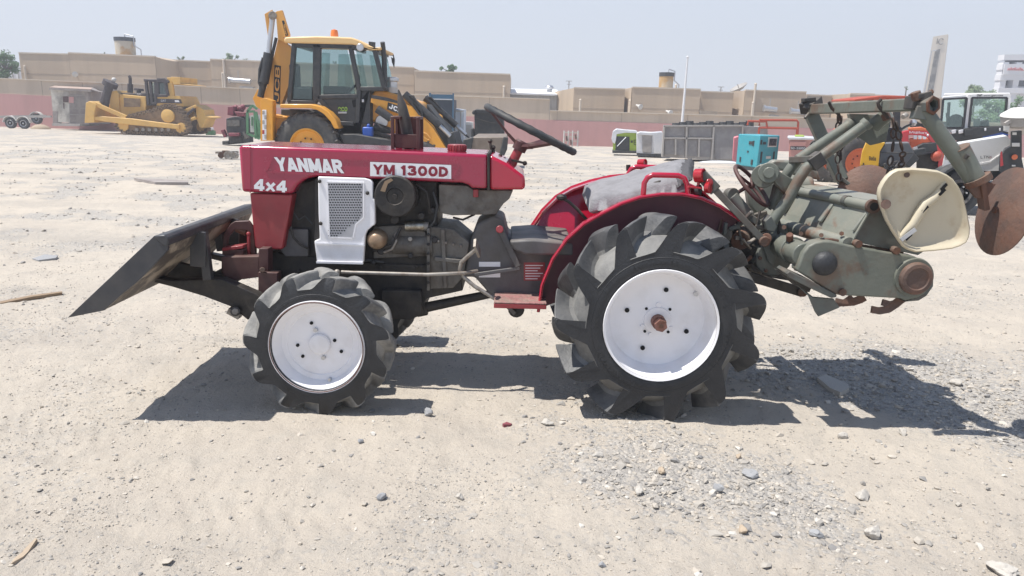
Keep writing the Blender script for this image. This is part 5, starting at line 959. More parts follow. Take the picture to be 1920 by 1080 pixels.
for yy in (DY, DF-.6):
    e = MB('track_brown'); P = [(V(*k4(*p), DY).x, V(*k4(*p), DY).z) for p in tl]; cx = sum(p[0] for p in P)/len(P); cz = sum(p[1] for p in P)/len(P)
    Q = [(x+(cx-x)*.045, z+(cz-z)*.12) for x, z in P]
    for i in range(len(P)):
        a_, b_ = Vector((P[i][0], 0, P[i][1])), Vector((P[(i+1) % len(P)][0], 0, P[(i+1) % len(P)][1])); L_ = (b_-a_).length; kk = max(1, round(L_/.24)); 
        for j in range(kk):
            c_ = a_.lerp(b_, (j+.5)/kk); c_.y = yy+.3; d_ = (b_-a_).normalized(); nrm = Vector((d_.z, 0, -d_.x)); e.obox(c_, d_*(L_/kk*.44), (0,.3,0), nrm*.05); e.obox(c_, d_*.03, (0,.3,0), nrm*.11)
    e.build('track', Dz)
    e = MB('track_brown'); e.prism(Q, yy+.12, yy+.5); e.use('cat_yellow'); s_ = yy-DY
    for (x, y), r_ in (((1215,645), .36),): c_ = V(*k4(x,y), DY); c_.y = yy; e.lathe([(.12,r_),(-.02,r_),(-.05,r_*.8),(-.05,r_*.5),(-.08,.001)], c_, (0,1,0), 24)
    c_ = V(*k4(1395,815), DY); c_.y = yy; e.lathe([(.12,.30),(.02,.29),(.0,.001)], c_, (0,1,0), 20); c_ = V(*k4(590,780), DY); c_.y = yy; e.lathe([(.12,.30),(.02,.29),(.0,.001)], c_, (0,1,0), 20)
    e.use('pale_steel')
    for k in range(6): c_ = V(*k4(785+88*k,835), DY); c_.y = yy; e.cyl(c_+Vector((0,.14,0)), c_-Vector((0,.02,0)), .10, .10, 8)
    e.build('track_frame', Dz)
e = MB('cat_yellow')
for yy in (DM-.9, DM+.7): e.pp(K4((1410,565),(1600,488),(1612,520),(1440,610)), yy, yy+.2); e.pp(K4((1440,715),(1590,650),(1605,690),(1450,745)), yy, yy+.2)
e.pp(K4((1600,485),(1640,515),(1720,560),(1735,640),(1830,668),(1745,692),(1720,762),(1690,815),(1655,805),(1615,700),(1605,600)), DM-.7, DM+.7); e.use('cat_dark').bar(V(*k4(1420,690), DM-1), V(*k4(1580,540), DM-1), .12, .12); e.build('ripper', Dz, bevel=.03)
# ================================================================ the yard's edge: wall, sheds, stored machines
W = thing('perimeter_wall', 'long yard wall, tan above and dusty pink below, crossing the whole scene', 'wall', (0, 50, gz(0, 50)))
top = [(-1500,96),(-260,141),(0,148),(480,167.5),(1031,187)]; bnd = [(-1500,112),(-260,161),(0,175.5),(480,200),(1031,225)]
top2 = [(1031,208.5),(1395,218),(2200,241)]; bnd2 = [(1031,225),(1395,236),(2200,262)]
def band(m, up, dn, y0, y1, name, par, low=None):
    e = MB(m)
    for (a, b), (c, d) in zip(zip(up, up[1:]), zip(dn, dn[1:])):
        p = [V(*a, 50), V(*b, 50)]; q = [V(*c, 50), V(*d, 50)]
        if low is not None: q = [Vector((p[0].x, 50, low)), Vector((p[1].x, 50, low))]
        e.prism([(p[0].x, p[0].z), (p[1].x, p[1].z), (p[1].x, q[1].z), (p[0].x, q[0].z)], y0, y1)
    return e.build(name, par)
band('wall_tan', top, bnd, 50.03, 50.3, 'upper_band', W); band('wall_tan', top2, bnd2, 50.03, 50.3, 'upper_band', W)
band('wall_pink', bnd+bnd2[1:], bnd+bnd2[1:], 50, 50.3, 'lower_band', W, low=-1.9)
e = MB('wall_cap')
for t in (top, top2):
    for a, b in zip(t, t[1:]): p, q = V(*a, 50), V(*b, 50); e.bar(p+Vector((0,.15,.03)), q+Vector((0,.15,.03)), .42, .06)
e.build('coping', W)
e = MB('villa_line')
for x in [77,154,228,285,376,449,540,640,730,830,918,1045,1166,1290,1410,1530,1650,1800]:
    i = x; yt = (148+ (167.5-148)/480*x if x < 480 else 167.5+(x-480)*.0354) if x < 1031 else 208.5+(x-1031)*.0265
    yb = 175.5+x*.051 if x < 480 else 200+(x-480)*.0454 if x < 1031 else 225+(x-1031)*.0305
    p, q = V(x, yt, 50.02), V(x, yb, 50.02); e.box((p.x-.02, 50.02, q.z), (p.x+.02, 50.035, p.z))
e.build('expansion_joint', W)
def villa(name, label, segs, extra=(), tank=False):
    """segs: outlines top-left px, top-right px, depth of the face"""
    x0 = V(*segs[0][0], segs[0][2]).x; o = thing(name, label, 'building', (x0, segs[0][2], -1.1))
    for (a, b, Y, dep) in segs:
        p, q = V(*a, Y), V(*b, Y); e = MB('villa_tan'); e.prism([(p.x, -1.4), (q.x, -1.4), (q.x, q.z), (p.x, p.z)], Y, Y+dep)
        e.use('wall_cap').bar(p+Vector((0,.1,.02)), q+Vector((0,.1,.02)), .3, .1); e.use('villa_line'); zl = p.z-1.55; e.box((p.x+.02, Y-.012, zl), (q.x-.02, Y, zl+.04)); e.build('wall', o)
    return o
B1 = villa('villa', 'tan flat-roofed villa with stepped parapet behind the bulldozer, water tank on top', [((35,99.5),(128,102),60,9),((128,99.5),(290,106.5),60,9)])
e = MB('villa_tan'); p, q = V(290,106.5,60)+Vector((.02,.02,0)), V(312,112.5,60.9); e.loft([p, q, Vector((q.x,60.9,-1.4)), Vector((p.x,60.02,-1.4))], [p+Vector((0,6,0)), q+Vector((0,6,0)), Vector((q.x,66.9,-1.4)), Vector((p.x,66.02,-1.4))]); e.build('corner_bay', B1)
B2 = villa('villa', 'tan flat-roofed villa behind the backhoe, with air duct and downpipe', [((311,112.5),(394,116),63,8),((394,111.5),(480,115),62,9),((480,115),(776,127.5),62,9)])
B3 = villa('villa', 'tan flat-roofed villa end right of the backhoe, joined to a white roofed shed', [((777,133.5),(957,140),60,9)])
B4 = villa('villa', 'tan flat-roofed villa with ochre water tank, behind the flagpole', [((1076,165),(1172,167.5),60,8),((1186,164),(1314,168),59,9),((1314,172),(1376,174),60,8)])
e = MB('villa_tan'); p, q = V(1041,172,64), V(1076,165,60); e.loft([p, q, Vector((q.x,60,-1.4)), Vector((p.x,64,-1.4))], [p+Vector((3,3,0)), q+Vector((3,4,0)), Vector((q.x+3,64,-1.4)), Vector((p.x+3,67,-1.4))]); p, q = V(1170,169,62), V(1187,164,59)-Vector((.09,-.02,0)); e.loft([p, q, Vector((q.x,59.02,-1.4)), Vector((p.x,62,-1.4))], [p+Vector((2,3,0)), q+Vector((1,4,0)), Vector((q.x+1,63,-1.4)), Vector((p.x+2,65,-1.4))]); e.build('corner_bay', B4)
B5 = villa('villa', 'tan flat-roofed villa with two silver air ducts, behind the teal generator', [((1398,169.5),(1512,173),59,9),((1512,178),(1560,180),60,8),((1595,176),(1640,177),60,8)])
e = MB('villa_tan'); p, q = V(1374,172,62), V(1398,169.5,59)-Vector((.03,-.02,0)); e.loft([p, q, Vector((q.x,59.02,-1.4)), Vector((p.x,62,-1.4))], [p+Vector((2,3,0)), q+Vector((1,4,0)), Vector((q.x+1,63,-1.4)), Vector((p.x+2,65,-1.4))]); e.build('corner_bay', B5)
B6 = villa('villa', 'tan flat-roofed villa behind the toolbar, at the foot of the tower', [((1594,176.5),(1770,185),57,9)])
def pipes(o, L_, Y):
    for a, b, k in L_:
        e = MB('wall_cap'); p = V(a, b, Y); e.cyl((p.x, Y-.12, p.z), (p.x, Y-.12, -1.2), .09, .09, 10); e.ball((p.x, Y-.12, p.z), .11, 8); e.build('downpipe', o)
pipes(B1, [(48,125,0)], 60); pipes(B2, [(420,113,0),(418,138,0)], 62); pipes(B3, [(945,163,0)], 60); pipes(B4, [(1088,188,0),(1181,189,0),(1267,160,0)], 59.5); pipes(B5, [(1416,158,0),(1411,193,0)], 59)
def lamp(o, a, b, Y):
    e = MB('offwhite'); p = V(a, b, Y); e.lathe([(0,.06),(.25,.1),(.55,.22),(.6,.1)], p, (.5,-.8,-.25), 12); e.build('wall_lamp', o)
for o, a, b, Y in ((B1,140,136,60),(B4,1193,197,59),(B4,1249,208,59),(B4,1188,196,60)): lamp(o, a, b, Y)
for o, a, b, c, d, Y in ((B2,432,150,470,153,62),(B5,1434,203,1456,206,59),(B5,1484,208,1512,211,59)):
    e = MB('silver'); p, q = V(a, b, Y-.5), V(c, d, Y-.5); e.cyl(p, q, .20, .20, 14); e.cyl(p, p+Vector((-.1,0,0)), .26, .26, 12); e.use('hvac_grey').bar(p.lerp(q,.4)+Vector((.1,.1,-.5)), q+Vector((.2,.1,-.5)), .5, .2); e.cyl(p.lerp(q,.4), p.lerp(q,.4)+Vector((0,0,.8)), .03, .03, 6); e.build('air_duct', o)
e = MB('villa_line'); e.pp([(1312,207),(1345,209),(1345,215),(1312,213)], 58.9, 59.2); e.build('vent_slot', B4)
S = thing('white_roof_shed', 'long low shed with white roof and ribbed side between two villas', 'shed', (V(1000,178,63).x, 63, -1.1))
e = MB('roof_white'); p, q = V(955,175,63), V(1045,178,63); e.sheet([p, q, V(1045,169,70), V(955,167,70)], .1); e.build('roof', S)
e = MB('offwhite'); e.prism([(p.x, -1.4), (q.x, -1.4), (q.x, q.z-.06), (p.x, p.z-.06)], 63.4, 66)
for k in range(34): x = p.x+(q.x-p.x)*(k+.5)/34; e.use('hvac_grey').box((x-.02, 63.33, -1), (x+.02, 63.4, p.z-.1))
e.build('ribbed_wall', S)
e = MB('silver'); p = V(1030,171,66); e.cyl(p-Vector((0,0,.3)), p+Vector((0,0,.15)), .22, .22, 12); e.ball(p+Vector((0,0,.3)), .38, 12, (1,1,.6)); e.build('roof_ventilator', S)
e = MB('block_white'); p, q = V(8,118,68), V(40,121,68); e.prism([(p.x-.6, -1.4), (q.x+2, -1.4), (q.x+2, q.z), (p.x-.6, p.z)], 68, 74)
for k in range(7): x = p.x-.4+k*.5; e.use('hvac_trim').box((x, 67.94, -1.4), (x+.06, 68, p.z))
tag(e.build('outbuilding', loc=(p.x, 68, -1.1)), 'pale ribbed building at the left edge behind the green tree', 'building')
def tank(px_, py, Y, r, h_, m, cap, label):
    p = V(px_, py, Y); o = thing('water_tank', label, 'water tank', p); e = MB(m); e.lathe([(-.6,r),(0,r),(h_,r*1.02)], p, (0,0,1), 28); e.build('body', o); e = MB(cap); e.lathe([(h_,r*1.06),(h_+.3,r*1.07),(h_+.32,.001)], p, (0,0,1), 28); e.build('lid', o)
    e = MB('silver'); e.tube([p+Vector((r*.2,-.2,h_+.3)), p+Vector((r*.2,-.2,h_+.55)), p+Vector((r*1.1,-.2,h_+.4)), p+Vector((r*1.1,-.2,h_-.3)), p+Vector((r*1.8,-.2,h_-.6)), p+Vector((r*1.85,-.2,-.6))], .05, 8); e.build('pipe', o)
tank(236.5,106,62,.74,1.15,'tank_cream','navy_box','cream and ochre water tank with dark lid on the villa roof above the bulldozer')
tank(1248,166,61,.55,.92,'tank_ochre','charcoal','ochre water tank with thin dark lid on the villa roof behind the flagpole')
# flag pole, tower, lamp posts, aerials, dish
p = gp(1278.5, 230, 48); q = V(1288.5,107,48); e = MB('pole_white'); e.cyl(p, (p[0]+.05, 48, q.z), .10, .05, 12); e.ball((p[0]+.05, 48, q.z), .09, 8); tag(e.build('flagpole', loc=p), 'tall bare white flagpole behind the grey cooling unit', 'flagpole')
TY = 110; tw = thing('clock_tower', 'tall slim stone tower with perforated dark strip and emblem, far right', 'tower', (V(1755,180,TY).x, TY, -1.2))
zt0, zt1 = V(1755,69,TY).z, V(1778,64,TY).z; e = MB('tower_stone'); x0, x1 = V(1753,68,TY).x-.35, V(1777,65,TY).x
cxt = V(1778,65,TY).x-1.08
e.loft([(cxt-1.45,TY,-1.4),(cxt+1.6,TY,-1.4),(cxt+1.05,TY,zt1),(cxt-1.0,TY,zt0)], [(cxt-1.45+1.75,TY+3,-1.4),(cxt+1.6+1.75,TY+3,-1.4),(cxt+1.05+1.75,TY+3,zt1),(cxt-1.0+1.75,TY+3,zt0)])
e.build('shaft', tw); e = MB('tower_screen'); e.loft([(cxt-.75,TY-.06,2),(cxt+.1,TY-.06,2),(cxt+.25,TY-.06,zt1-2.0),(cxt-.45,TY-.06,zt1-2.2)], [(cxt-.75,TY-.01,2),(cxt+.1,TY-.01,2),(cxt+.25,TY-.01,zt1-2.0),(cxt-.45,TY-.01,zt1-2.2)]); e.build('perforated_strip', tw)
e = MB('tower_screen'); e.tube([(cxt+.2+.35*math.cos(t), TY-.05, zt1-1.0+.4*math.sin(t)) for t in [R(40+280*i/12) for i in range(13)]], .07, 6); e.bar((cxt-.35,TY-.05,zt1-1.35), (cxt-.35,TY-.05,zt1-.6), .12, .05, (0,1,0)); e.build('emblem', tw)
e = MB('silver'); p = V(1731,175,80); q = V(1741,96,80); e.cyl((p.x, 80, -1.2), (p.x+.2, 80, q.z), .09, .05, 8); e.bar((p.x+.2, 80, q.z), (p.x+.45, 79.6, q.z+.08), .2, .08); tag(e.build('street_lamp', loc=(p.x, 80, -1.2)), 'thin grey street lamp left of the slim tower', 'street lamp')
for i, (a, b, Y, lb) in enumerate([(1067,152,75,'thin lamp mast above the white roofed shed'),(1352,163,75,'thin aerial mast left of the satellite dish'),]):
    p = V(a, b, Y); e = MB('hvac_grey'); e.cyl((p.x, Y, -1.2), p, .06, .05, 6); e.bar(p+Vector((-.3,0,0)), p+Vector((.3,0,0)), .06, .06); e.bar(p+Vector((-.2,0,-.3)), p+Vector((.2,0,-.3)), .05, .05); tag(e.build('mast', loc=(p.x, Y, -1.2)), lb, 'mast')
e = MB('hvac_trim'); p = V(1387,169,70); n_ = Vector((-.45,-.1,.8)).normalized(); e.lathe([(.0,.001),(.06,.35),(.2,.65),(.32,.82),(.34,.82),(.20,.64),(.04,.35),(-.03,.001)], p, n_, 24, False); e.bar(p, p+n_*.6, .05, .05); e.cyl(p-n_*.02, p-Vector((0,0,1.6)), .07, .07, 8); tag(e.build('satellite_dish', loc=p), 'pale satellite dish on the villa roof right of the flagpole', 'satellite dish')
# white building at the right edge
WB = thing('office_block', 'white four storey office block with recessed windows at the right edge', 'building', (V(1900,150,95).x, 95, -1.2))
WY = 95; xl = V(1877,150,WY).x; zt = V(1878,115,WY).z; e = MB('block_white'); 
rows = [(109,122),(130,142),(146,166)]
DW = Vector((xl/WY*7.8, 7.8, 0)); q = [Vector((xl, WY+1.2, -1.4)), Vector((xl+14, WY+1.2, -1.4)), Vector((xl+14, WY+1.2, zt+.9)), Vector((xl, WY+1.2, zt))]; e.loft(q, [p+DW for p in q])
for a in (108,122,142,167): z_ = V(1890,a,WY).z+(.25 if a == 108 else 0); e.prism([(xl-.1, z_-.55), (xl+14, z_-.2), (xl+14, z_+.6), (xl-.1, z_+.1)], WY, WY+1.19)
for x in (0, 1.6, 5.0, 8.6): e.box((xl+x, WY+.1, -1.4), (xl+x+.7, WY+1.18, zt-.05))
e.build('facade', WB); e = MB('window_dark')
for x in (.8, 2.4, 5.8, 9.4):
    for a, b in ((111,121),(131,141),(148,160)): z1, z0 = V(1890,a,WY).z, V(1890,b,WY).z; e.box((xl+x, WY+1.1, z0), (xl+x+2.1, WY+1.19, z1))
e.build('window', WB)
e = MB('block_white'); p = V(1884,132,WY); e.box((p.x-.2, WY-.14, p.z-.5), (p.x+5, WY-.03, p.z+.75)); e.use('sign_red')
for k in range(7): x = p.x+.25+k*.27; e.tube([(x, WY-.16, p.z), (x+.1, WY-.16, p.z+.25+.12*(k%2)), (x+.22, WY-.16, p.z+.05+.1*(k%3)), (x+.3, WY-.16, p.z+.02)], .05, 6)
e.build('sign', WB)
# trees
def tree(px_, py0, py1, wpx, Y, label, m='leaf', seed=1, dens=1.0, name='tree', trunk=True):
    rn = random.Random(seed); p = V(px_, py0, Y); q = V(px_, py1, Y); s_ = Y/F_PX; h_ = p.z-q.z; wd = wpx*s_; g0 = gz(p.x, Y)
    o = thing(name, label, 'tree', (p.x, Y, g0)); e = MB('bark'); cz = (p.z+q.z)/2
    e.tube([(p.x, Y, g0-.2), (p.x+.1, Y, (g0+cz)/2), (p.x, Y, cz)], [.16,.12,.06], 8)
    cl = []
    for k in range(int(16*dens)):
        a_ = rn.random()*6.28; r_ = rn.random()**.6; z_ = rn.uniform(-.5, .5); rr_ = math.sqrt(max(0, 1-(z_*1.7)**2))
        c_ = Vector((p.x+math.cos(a_)*r_*rr_*wd*.42, Y+math.sin(a_)*r_*rr_*wd*.42, cz+z_*h_*.86)); cl.append(c_); e.tube([(p.x, Y, cz-.25*h_), c_], [.05,.02], 5)
    e.build('trunk', o); f = MB(m)
    for c_ in cl:
        R_ = min(wd, h_)*rn.uniform(.13, .24)
        for k in range(85):
            d_ = Vector((rn.gauss(0,1), rn.gauss(0,1), rn.gauss(0,.8))); d_ = d_.normalized()*R_*rn.random()**.45; c2_ = c_+d_; u = Vector((rn.gauss(0,1), rn.gauss(0,1), rn.gauss(0,.6))).normalized(); v = u.orthogonal().normalized(); L_ = wd*.035*rn.uniform(.7,1.5)
            f.add([c2_-u*L_, c2_+v*L_*.5, c2_+u*L_, c2_-v*L_*.5], [(0,1,2,3)])
    f.build('crown', o, smooth=180); return o
tree(6,99,146,48,58,'bushy green tree at the left edge of the yard wall','leaf',3,1.6)
tree(194,97,106,9,72,'small tuft of a treetop left of the cream water tank','leaf',4,.4); tree(340,106,118,20,78,'low sparse treetop behind the villa, over the bulldozer ripper','leaf_pale',5,.5)
tree(432,100,124,36,75,'thin pale treetop behind the villa, left of the raised boom','leaf_pale',6,.7); tree(460,106,118,12,76,'tiny treetop just left of the raised boom','leaf_pale',8,.4)
tree(628,115,127,20,76,'treetop seen through the backhoe cab','leaf',7,.5); tree(846,120,140,44,74,'sparse green treetop on the roofline right of the backhoe','leaf',9,.9)
tree(1832,158,200,72,85,'broad pale treetop above the white control cabin','leaf_pale',10,1.7); tree(1868,188,240,66,60,'green tree behind the white control cabin','leaf_pale',11,1.8); tree(1905,180,240,44,58,'green tree at the right edge, right of the control cabin','leaf',12,1.4)
tree(1700,160,170,14,90,'tiny treetop beyond the toolbar clamp','leaf_pale',13,.3)
# guard shed
k3 = lambda x, y: (x/8.309, 130+y/8.309)
def K3(*p): return [k3(a, b) for a, b in p]
SY = 47; SH = thing('guard_shed', 'weathered patchwork shed with rusty roof at the left of the bulldozer', 'shed', gp(140, 235, SY))
e = MB('shed_wood'); e.pp(K3((1075,330),(1330,335),(1380,345),(1380,860),(1080,850)), SY, SY+2.6); 
for k in range(22): e.use('hvac_grey' if k % 5 == 0 else 'shed_wood').pp(K3((1085,400+k*20),(1330,405+k*20),(1330,412+k*20),(1085,407+k*20)), SY-.03, SY)
e.use('shed_pale').pp(K3((790,315),(1075,328),(1085,830),(905,825),(900,655),(820,650)), SY-.01, SY+2.5); e.use('shed_wood').pp(K3((820,655),(895,655),(900,850),(825,850)), SY-.015, SY+.4); e.use('hvac_grey').pp(K3((985,335),(1070,340),(1060,415),(985,412)), SY-.03, SY-.01); e.pp(K3((810,840),(1250,850),(1240,885),(815,880)), SY-.2, SY+2); e.build('wall', SH)
e = MB('window_dark'); e.use('maroon_steel').pp(K3((980,420),(1065,422),(1065,515),(980,512)), SY-.04, SY-.03); e.pp(K3((985,520),(1000,520),(1000,620),(990,610)), SY-.03, SY-.01); e.use('wall_pink').pp(K3((1070,425),(1150,430),(1145,525),(1075,522)), SY-.05, SY-.03); e.build('window', SH)
e = MB('shed_roof'); a_, b_, c_, d_ = V(*k3(770,285), SY-.2), V(*k3(1420,318), SY-.2), V(*k3(1440,290), SY+2.8), V(*k3(860,262), SY+2.8); e.sheet([a_, b_, c_, d_], .06); e.use('shed_wood').bar(a_-Vector((0,.02,.06)), b_-Vector((0,.02,.06)), .06, .12); e.sheet([b_, V(*k3(1555,358), SY+.3), V(*k3(1555,345), SY+2.6), c_], .06); e.build('roof', SH)
# boat trailer
TR = thing('trailer', 'low flatbed trailer on tandem wheels with pale mudguards beside the shed', 'trailer', gp(30, 233, 46.5))
e = MB('hvac_grey'); e.bar(V(*k3(-60,745), 46.4), V(*k3(800,735), 46.4), .1, .12); e.bar(V(*k3(-60,735), 48), V(*k3(720,722), 48), .1, .1); e.build('frame', TR)
for a, b, Y in ((150,800,46.3),(355,800,46.3),(560,770,48.0)):
    c_ = V(*k3(a,b), Y); c_.z = gz(c_.x, Y)+.33 if Y < 47 else c_.z; e = MB('rubber'); e.lathe([(0,.2),(-.02,.3),(.03,.335),(.17,.335),(.2,.2)], c_, (0,1,0), 24); e.use('silver').lathe([(0,.2),(-.01,.19),(.02,.12),(.0,.05),(-.02,.001)], c_, (0,1,0), 20); e.build('wheel', TR)
    e = MB('offwhite'); P = arc(c_.x, c_.z, .44, 5, 175, 12); Q = arc(c_.x, c_.z, .40, 175, 5, 12); e.prism(P+Q, Y-.03, Y+.25); e.build('mudguard', TR)
for a, b, w_, h_, lb in ((620,820,34,9,'tan heap of soil under the trailer tail'),):
    p = gp(*k3(a,b), 47.5); e = MB('rock_tan'); e.ball((p[0], 47.5, p[2]-.05), 1, 14, (w_*47.5/F_PX/2, .5, .34)); tag(e.build('soil_heap', loc=p), lb, 'soil heap')
e = MB('blue_box'); p = V(*k3(1790,790), 47); p = V(394,240,47.5); 
e = MB('green_frame'); p = gp(396, 240, 47); e.box((p[0]-.3, 46.8, p[2]), (p[0]+.2, 47.2, p[2]+.28)); e.use('block_white').box((p[0]-.25, 46.75, p[2]+.28), (p[0]+.1, 47.2, p[2]+.45)); tag(e.build('equipment_case', loc=p, bevel=.03), 'small green and white case on the ground by the ripper', 'case')
# pile of red engine parts and green frame
EX = thing('engine_unit', 'stacked wine-red and black engine unit left of the backhoe boom', 'engine', gp(440, 270, 32))
k5 = lambda x, y: (400+x/9, 180+y/9)
def K5(*p): return [k5(a, b) for a, b in p]
e = MB('charcoal'); e.pp(K5((215,380),(330,350),(420,345),(520,380),(560,620),(480,680),(490,800),(260,820),(250,690),(215,560)), 31.8, 33.2); e.pp(K5((145,760),(250,760),(250,825),(150,825)), 31.7, 32.6); e.use('engine_black').pp(K5((260,690),(480,680),(480,790),(270,800)), 31.75, 31.8); e.build('base_frame', EX, bevel=.03)
e = MB('wine_red'); e.pp(K5((240,180),(330,175),(345,340),(235,320)), 31.9, 32.5); e.pp(K5((350,260),(520,285),(525,345),(400,340)), 31.8, 32.4)
for x, y, r_ in ((385,200,.14),(460,220,.17),(500,190,.13),(430,185,.1)): e.ball(V(*k5(x,y), 32.4), r_, 10)
e.build('engine_block', EX, bevel=.02)
for a_, b_, y in (((160,570),(215,690),31.9), ((270,650),(450,650),31.7)): e = MB('wine_red'); e.bar(V(*k5(*a_), y), V(*k5(*b_), y), .2, .14); e.build('guard_bar', EX, bevel=.02)
e = MB('engine_grey'); e.pp(K5((230,410),(440,400),(440,510),(235,510)), 31.72, 31.8); e.build('radiator', EX); e = MB('engine_grey'); e.bar(V(*k5(530,640), 31.8), V(*k5(600,710), 31.8), .08, .08); e.build('bracket', EX); e = MB('engine_grey'); e.bar(V(*k5(510,600), 31.8), V(*k5(560,720), 31.8), .1, .1); e.build('bracket', EX); e = MB('engine_grey'); e.bar(V(*k5(530,170), 32.6), V(*k5(640,165), 32.6), .3, .1); e.build('bracket', EX)
GF = thing('green_generator', 'green open frame generator beside the backhoe stabiliser', 'generator', gp(478, 262, 31.5))
e = MB('green_frame'); y0, y1 = 31.2, 32.2
for a_, b_ in [((575,265),(580,640)),((700,265),(720,720)),((575,265),(700,260)),((580,635),(780,720)),((575,260),(660,160)),((720,265),(790,640)),((660,160),(740,220))]:
    for yy in (y0, y1): e.bar(V(*k5(*a_), yy), V(*k5(*b_), yy), .09, .09)
e.pp(K5((720,420),(790,480),(790,720),(730,720)), y0, y1); e.build('frame', GF); e = MB('offwhite'); e.pp(K5((620,330),(700,320),(700,610),(625,610)), y0+.3, y1); e.use('green_frame').pp(K5((640,350),(665,350),(665,500),(640,500)), y0+.28, y0+.3); e.build('tank', GF)
DB = thing('scrap_axle', 'rusty grey scrap axle parts on the gravel left of the red hood', 'scrap metal', gp(424, 294, 22.5))
e = MB('pale_steel'); e.bar(V(*k5(40,955), 22.5), V(*k5(420,945), 22.5), .06, .06); e.use('rusty_steel').cyl(V(*k5(210,920), 22.3), V(*k5(215,1000), 22.3), .11, .08, 12); e.cyl(V(*k5(130,1000), 22.2), V(*k5(130,1000), 22.5), .09, .09, 14); e.build('axle', DB); e = MB('gear_grey'); e.use('pale_steel').lathe([(0,.06),(-.02,.13),(.12,.13),(.14,.06)], V(*k5(250,1000), 22.2), (0,1,0), 16); e.lathe([(0,.05),(-.02,.10),(.12,.10)], V(*k5(350,1005), 22.2), (0,1,0), 16); e.build('hub', DB)
# cabinets and boxes beyond the loader arms
k6 = lambda x, y: (680+x/6, 150+y/6)
def K6(*p): return [k6(a, b) for a, b in p]
o = thing('container', 'tall blue steel container with raised corner posts behind the loader arms', 'container', gp(825, 280, 33)); e = MB('navy_box'); e.pp(K6((760,215),(1015,220),(1010,760),(770,760)), 33, 35); e.build('body', o); e = MB('blue_box'); e.pp(K6((750,160),(1025,165),(1022,215),(755,212)), 32.94, 33.0); e.pp(K6((745,145),(768,145),(772,760),(752,760)), 32.9, 33); e.pp(K6((1010,150),(1027,150),(1018,760),(1003,760)), 32.9, 33); e.use('silver').bar(V(*k6(768,214), 32.92), V(*k6(1010,220), 32.92), .03, .05); e.build('corner_frame', o)
o = thing('electrical_cabinet', 'pale blue-white cabinet right of the tall blue container', 'cabinet', gp(863, 275, 34.5)); e = MB('box_white'); e.pp(K6((1020,350),(1030,318),(1140,335),(1135,720),(1020,720)), 34.5, 36); e.build('body', o); e = MB('hvac_trim'); e.bar(V(*k6(1105,345), 34.46), V(*k6(1100,700), 34.46), .03, .03); e.bar(V(*k6(1025,345), 34.46), V(*k6(1135,352), 34.46), .05, .05); e.build('door_seam', o)
o = thing('meter_box', 'small pale grey unit between the white cabinet and the charcoal bin', 'cabinet', gp(880, 265, 36)); e = MB('offwhite'); e.pp(K6((1140,470),(1235,475),(1235,680),(1145,680)), 36, 37); e.build('body', o); e = MB('hvac_grey'); e.pp(K6((1150,505),(1225,510),(1222,640),(1150,635)), 35.97, 36)
for k in range(5): e.use('hvac_trim').pp(K6((1155,520+k*24),(1218,523+k*24),(1218,528+k*24),(1155,525+k*24)), 35.95, 35.97)
e.build('louvre', o)
o = thing('charcoal_bin', 'boxy charcoal machine behind the steering wheel', 'machine', gp(915, 292, 22)); e = MB('charcoal'); e.pp(K6((1255,345),(1280,325),(1400,330),(1580,350),(1590,650),(1260,650)), 22, 23.5); e.pp(K6((1225,370),(1240,340),(1275,330),(1262,380),(1245,395)), 21.95, 22.3); e.pp(K6((1215,540),(1250,545),(1255,650),(1220,650)), 22, 22.4); e.build('body', o, bevel=.03)
e = MB('engine_black'); e.pp(K6((1255,372),(1585,380),(1585,392),(1255,384)), 21.96, 22); e.tube([V(*k6(1270,430), 21.97), V(*k6(1400,470), 21.95), V(*k6(1500,490), 21.97)], .01, 6); e.build('lid_seam', o)
for x in (900, 930): e = MB('charcoal'); e.cyl(V(x,264,22.3), gp(x, 294, 22.3), .2, .2, 12); e.build('leg', o)
# pipe rack
o = thing('pipe_rack', 'rusty white tubular rack standing at the pink wall', 'rack', gp(1070, 272, 48.5))
for x in (1058,1066,1074,1084):
    for yy in (48.3, 48.9): e = MB('offwhite'); p = V(x, 245, yy); e.cyl((p.x, yy, gz(p.x, yy)), (p.x, yy, p.z), .045, .045, 8); e.build('upright', o)
e = MB('tank_cream')
for z_ in (248,256,264): e.bar(V(1056,z_,48.3), V(1086,z_+.8,48.3), .06, .06)
for x, y in ((1062,255),(1070,262),(1079,252)): e.use('rusty_steel').bar(V(x,y,48.25), V(x+1,y+9,48.25), .12, .1)
e.build('crossbar', o)
TURN[0] = True
# generators
k7 = lambda x, y: (1140+x/3.84, 210+y/3.84)
def K7(*p): return [k7(a, b) for a, b in p]
g1 = thing('generator', 'lime green generator wrapped in torn white plastic film', 'generator', gp(1170, 288, 34.5))
e = MB('lime'); e.pp(K7((35,145),(205,145),(208,290),(35,290)), 34.5, 35.9); e.use('charcoal').pp(K7((55,175),(155,178),(155,285),(55,285)), 34.46, 34.5); e.pp(K7((165,205),(178,205),(178,222),(165,222)), 34.46, 34.5); e.use('decal_black').ptext('E', k7(186,236), k7(204,236), k7(186,200), 34.47); e.use('charcoal').pp(K7((30,275),(208,280),(206,298),(32,296)), 34.4, 36); e.build('body', g1, bevel=.02)
e = MB('film_white'); e.pp(K7((25,190),(35,140),(60,122),(110,128),(200,135),(212,140),(210,152),(120,150),(62,160),(58,200),(48,230),(30,215)), 34.4, 35.8); e.bar(V(*k7(130,180), 34.42), V(*k7(65,248), 34.42), .03, .12, (0,1,0)); e.build('plastic_film', g1, bevel=.05)
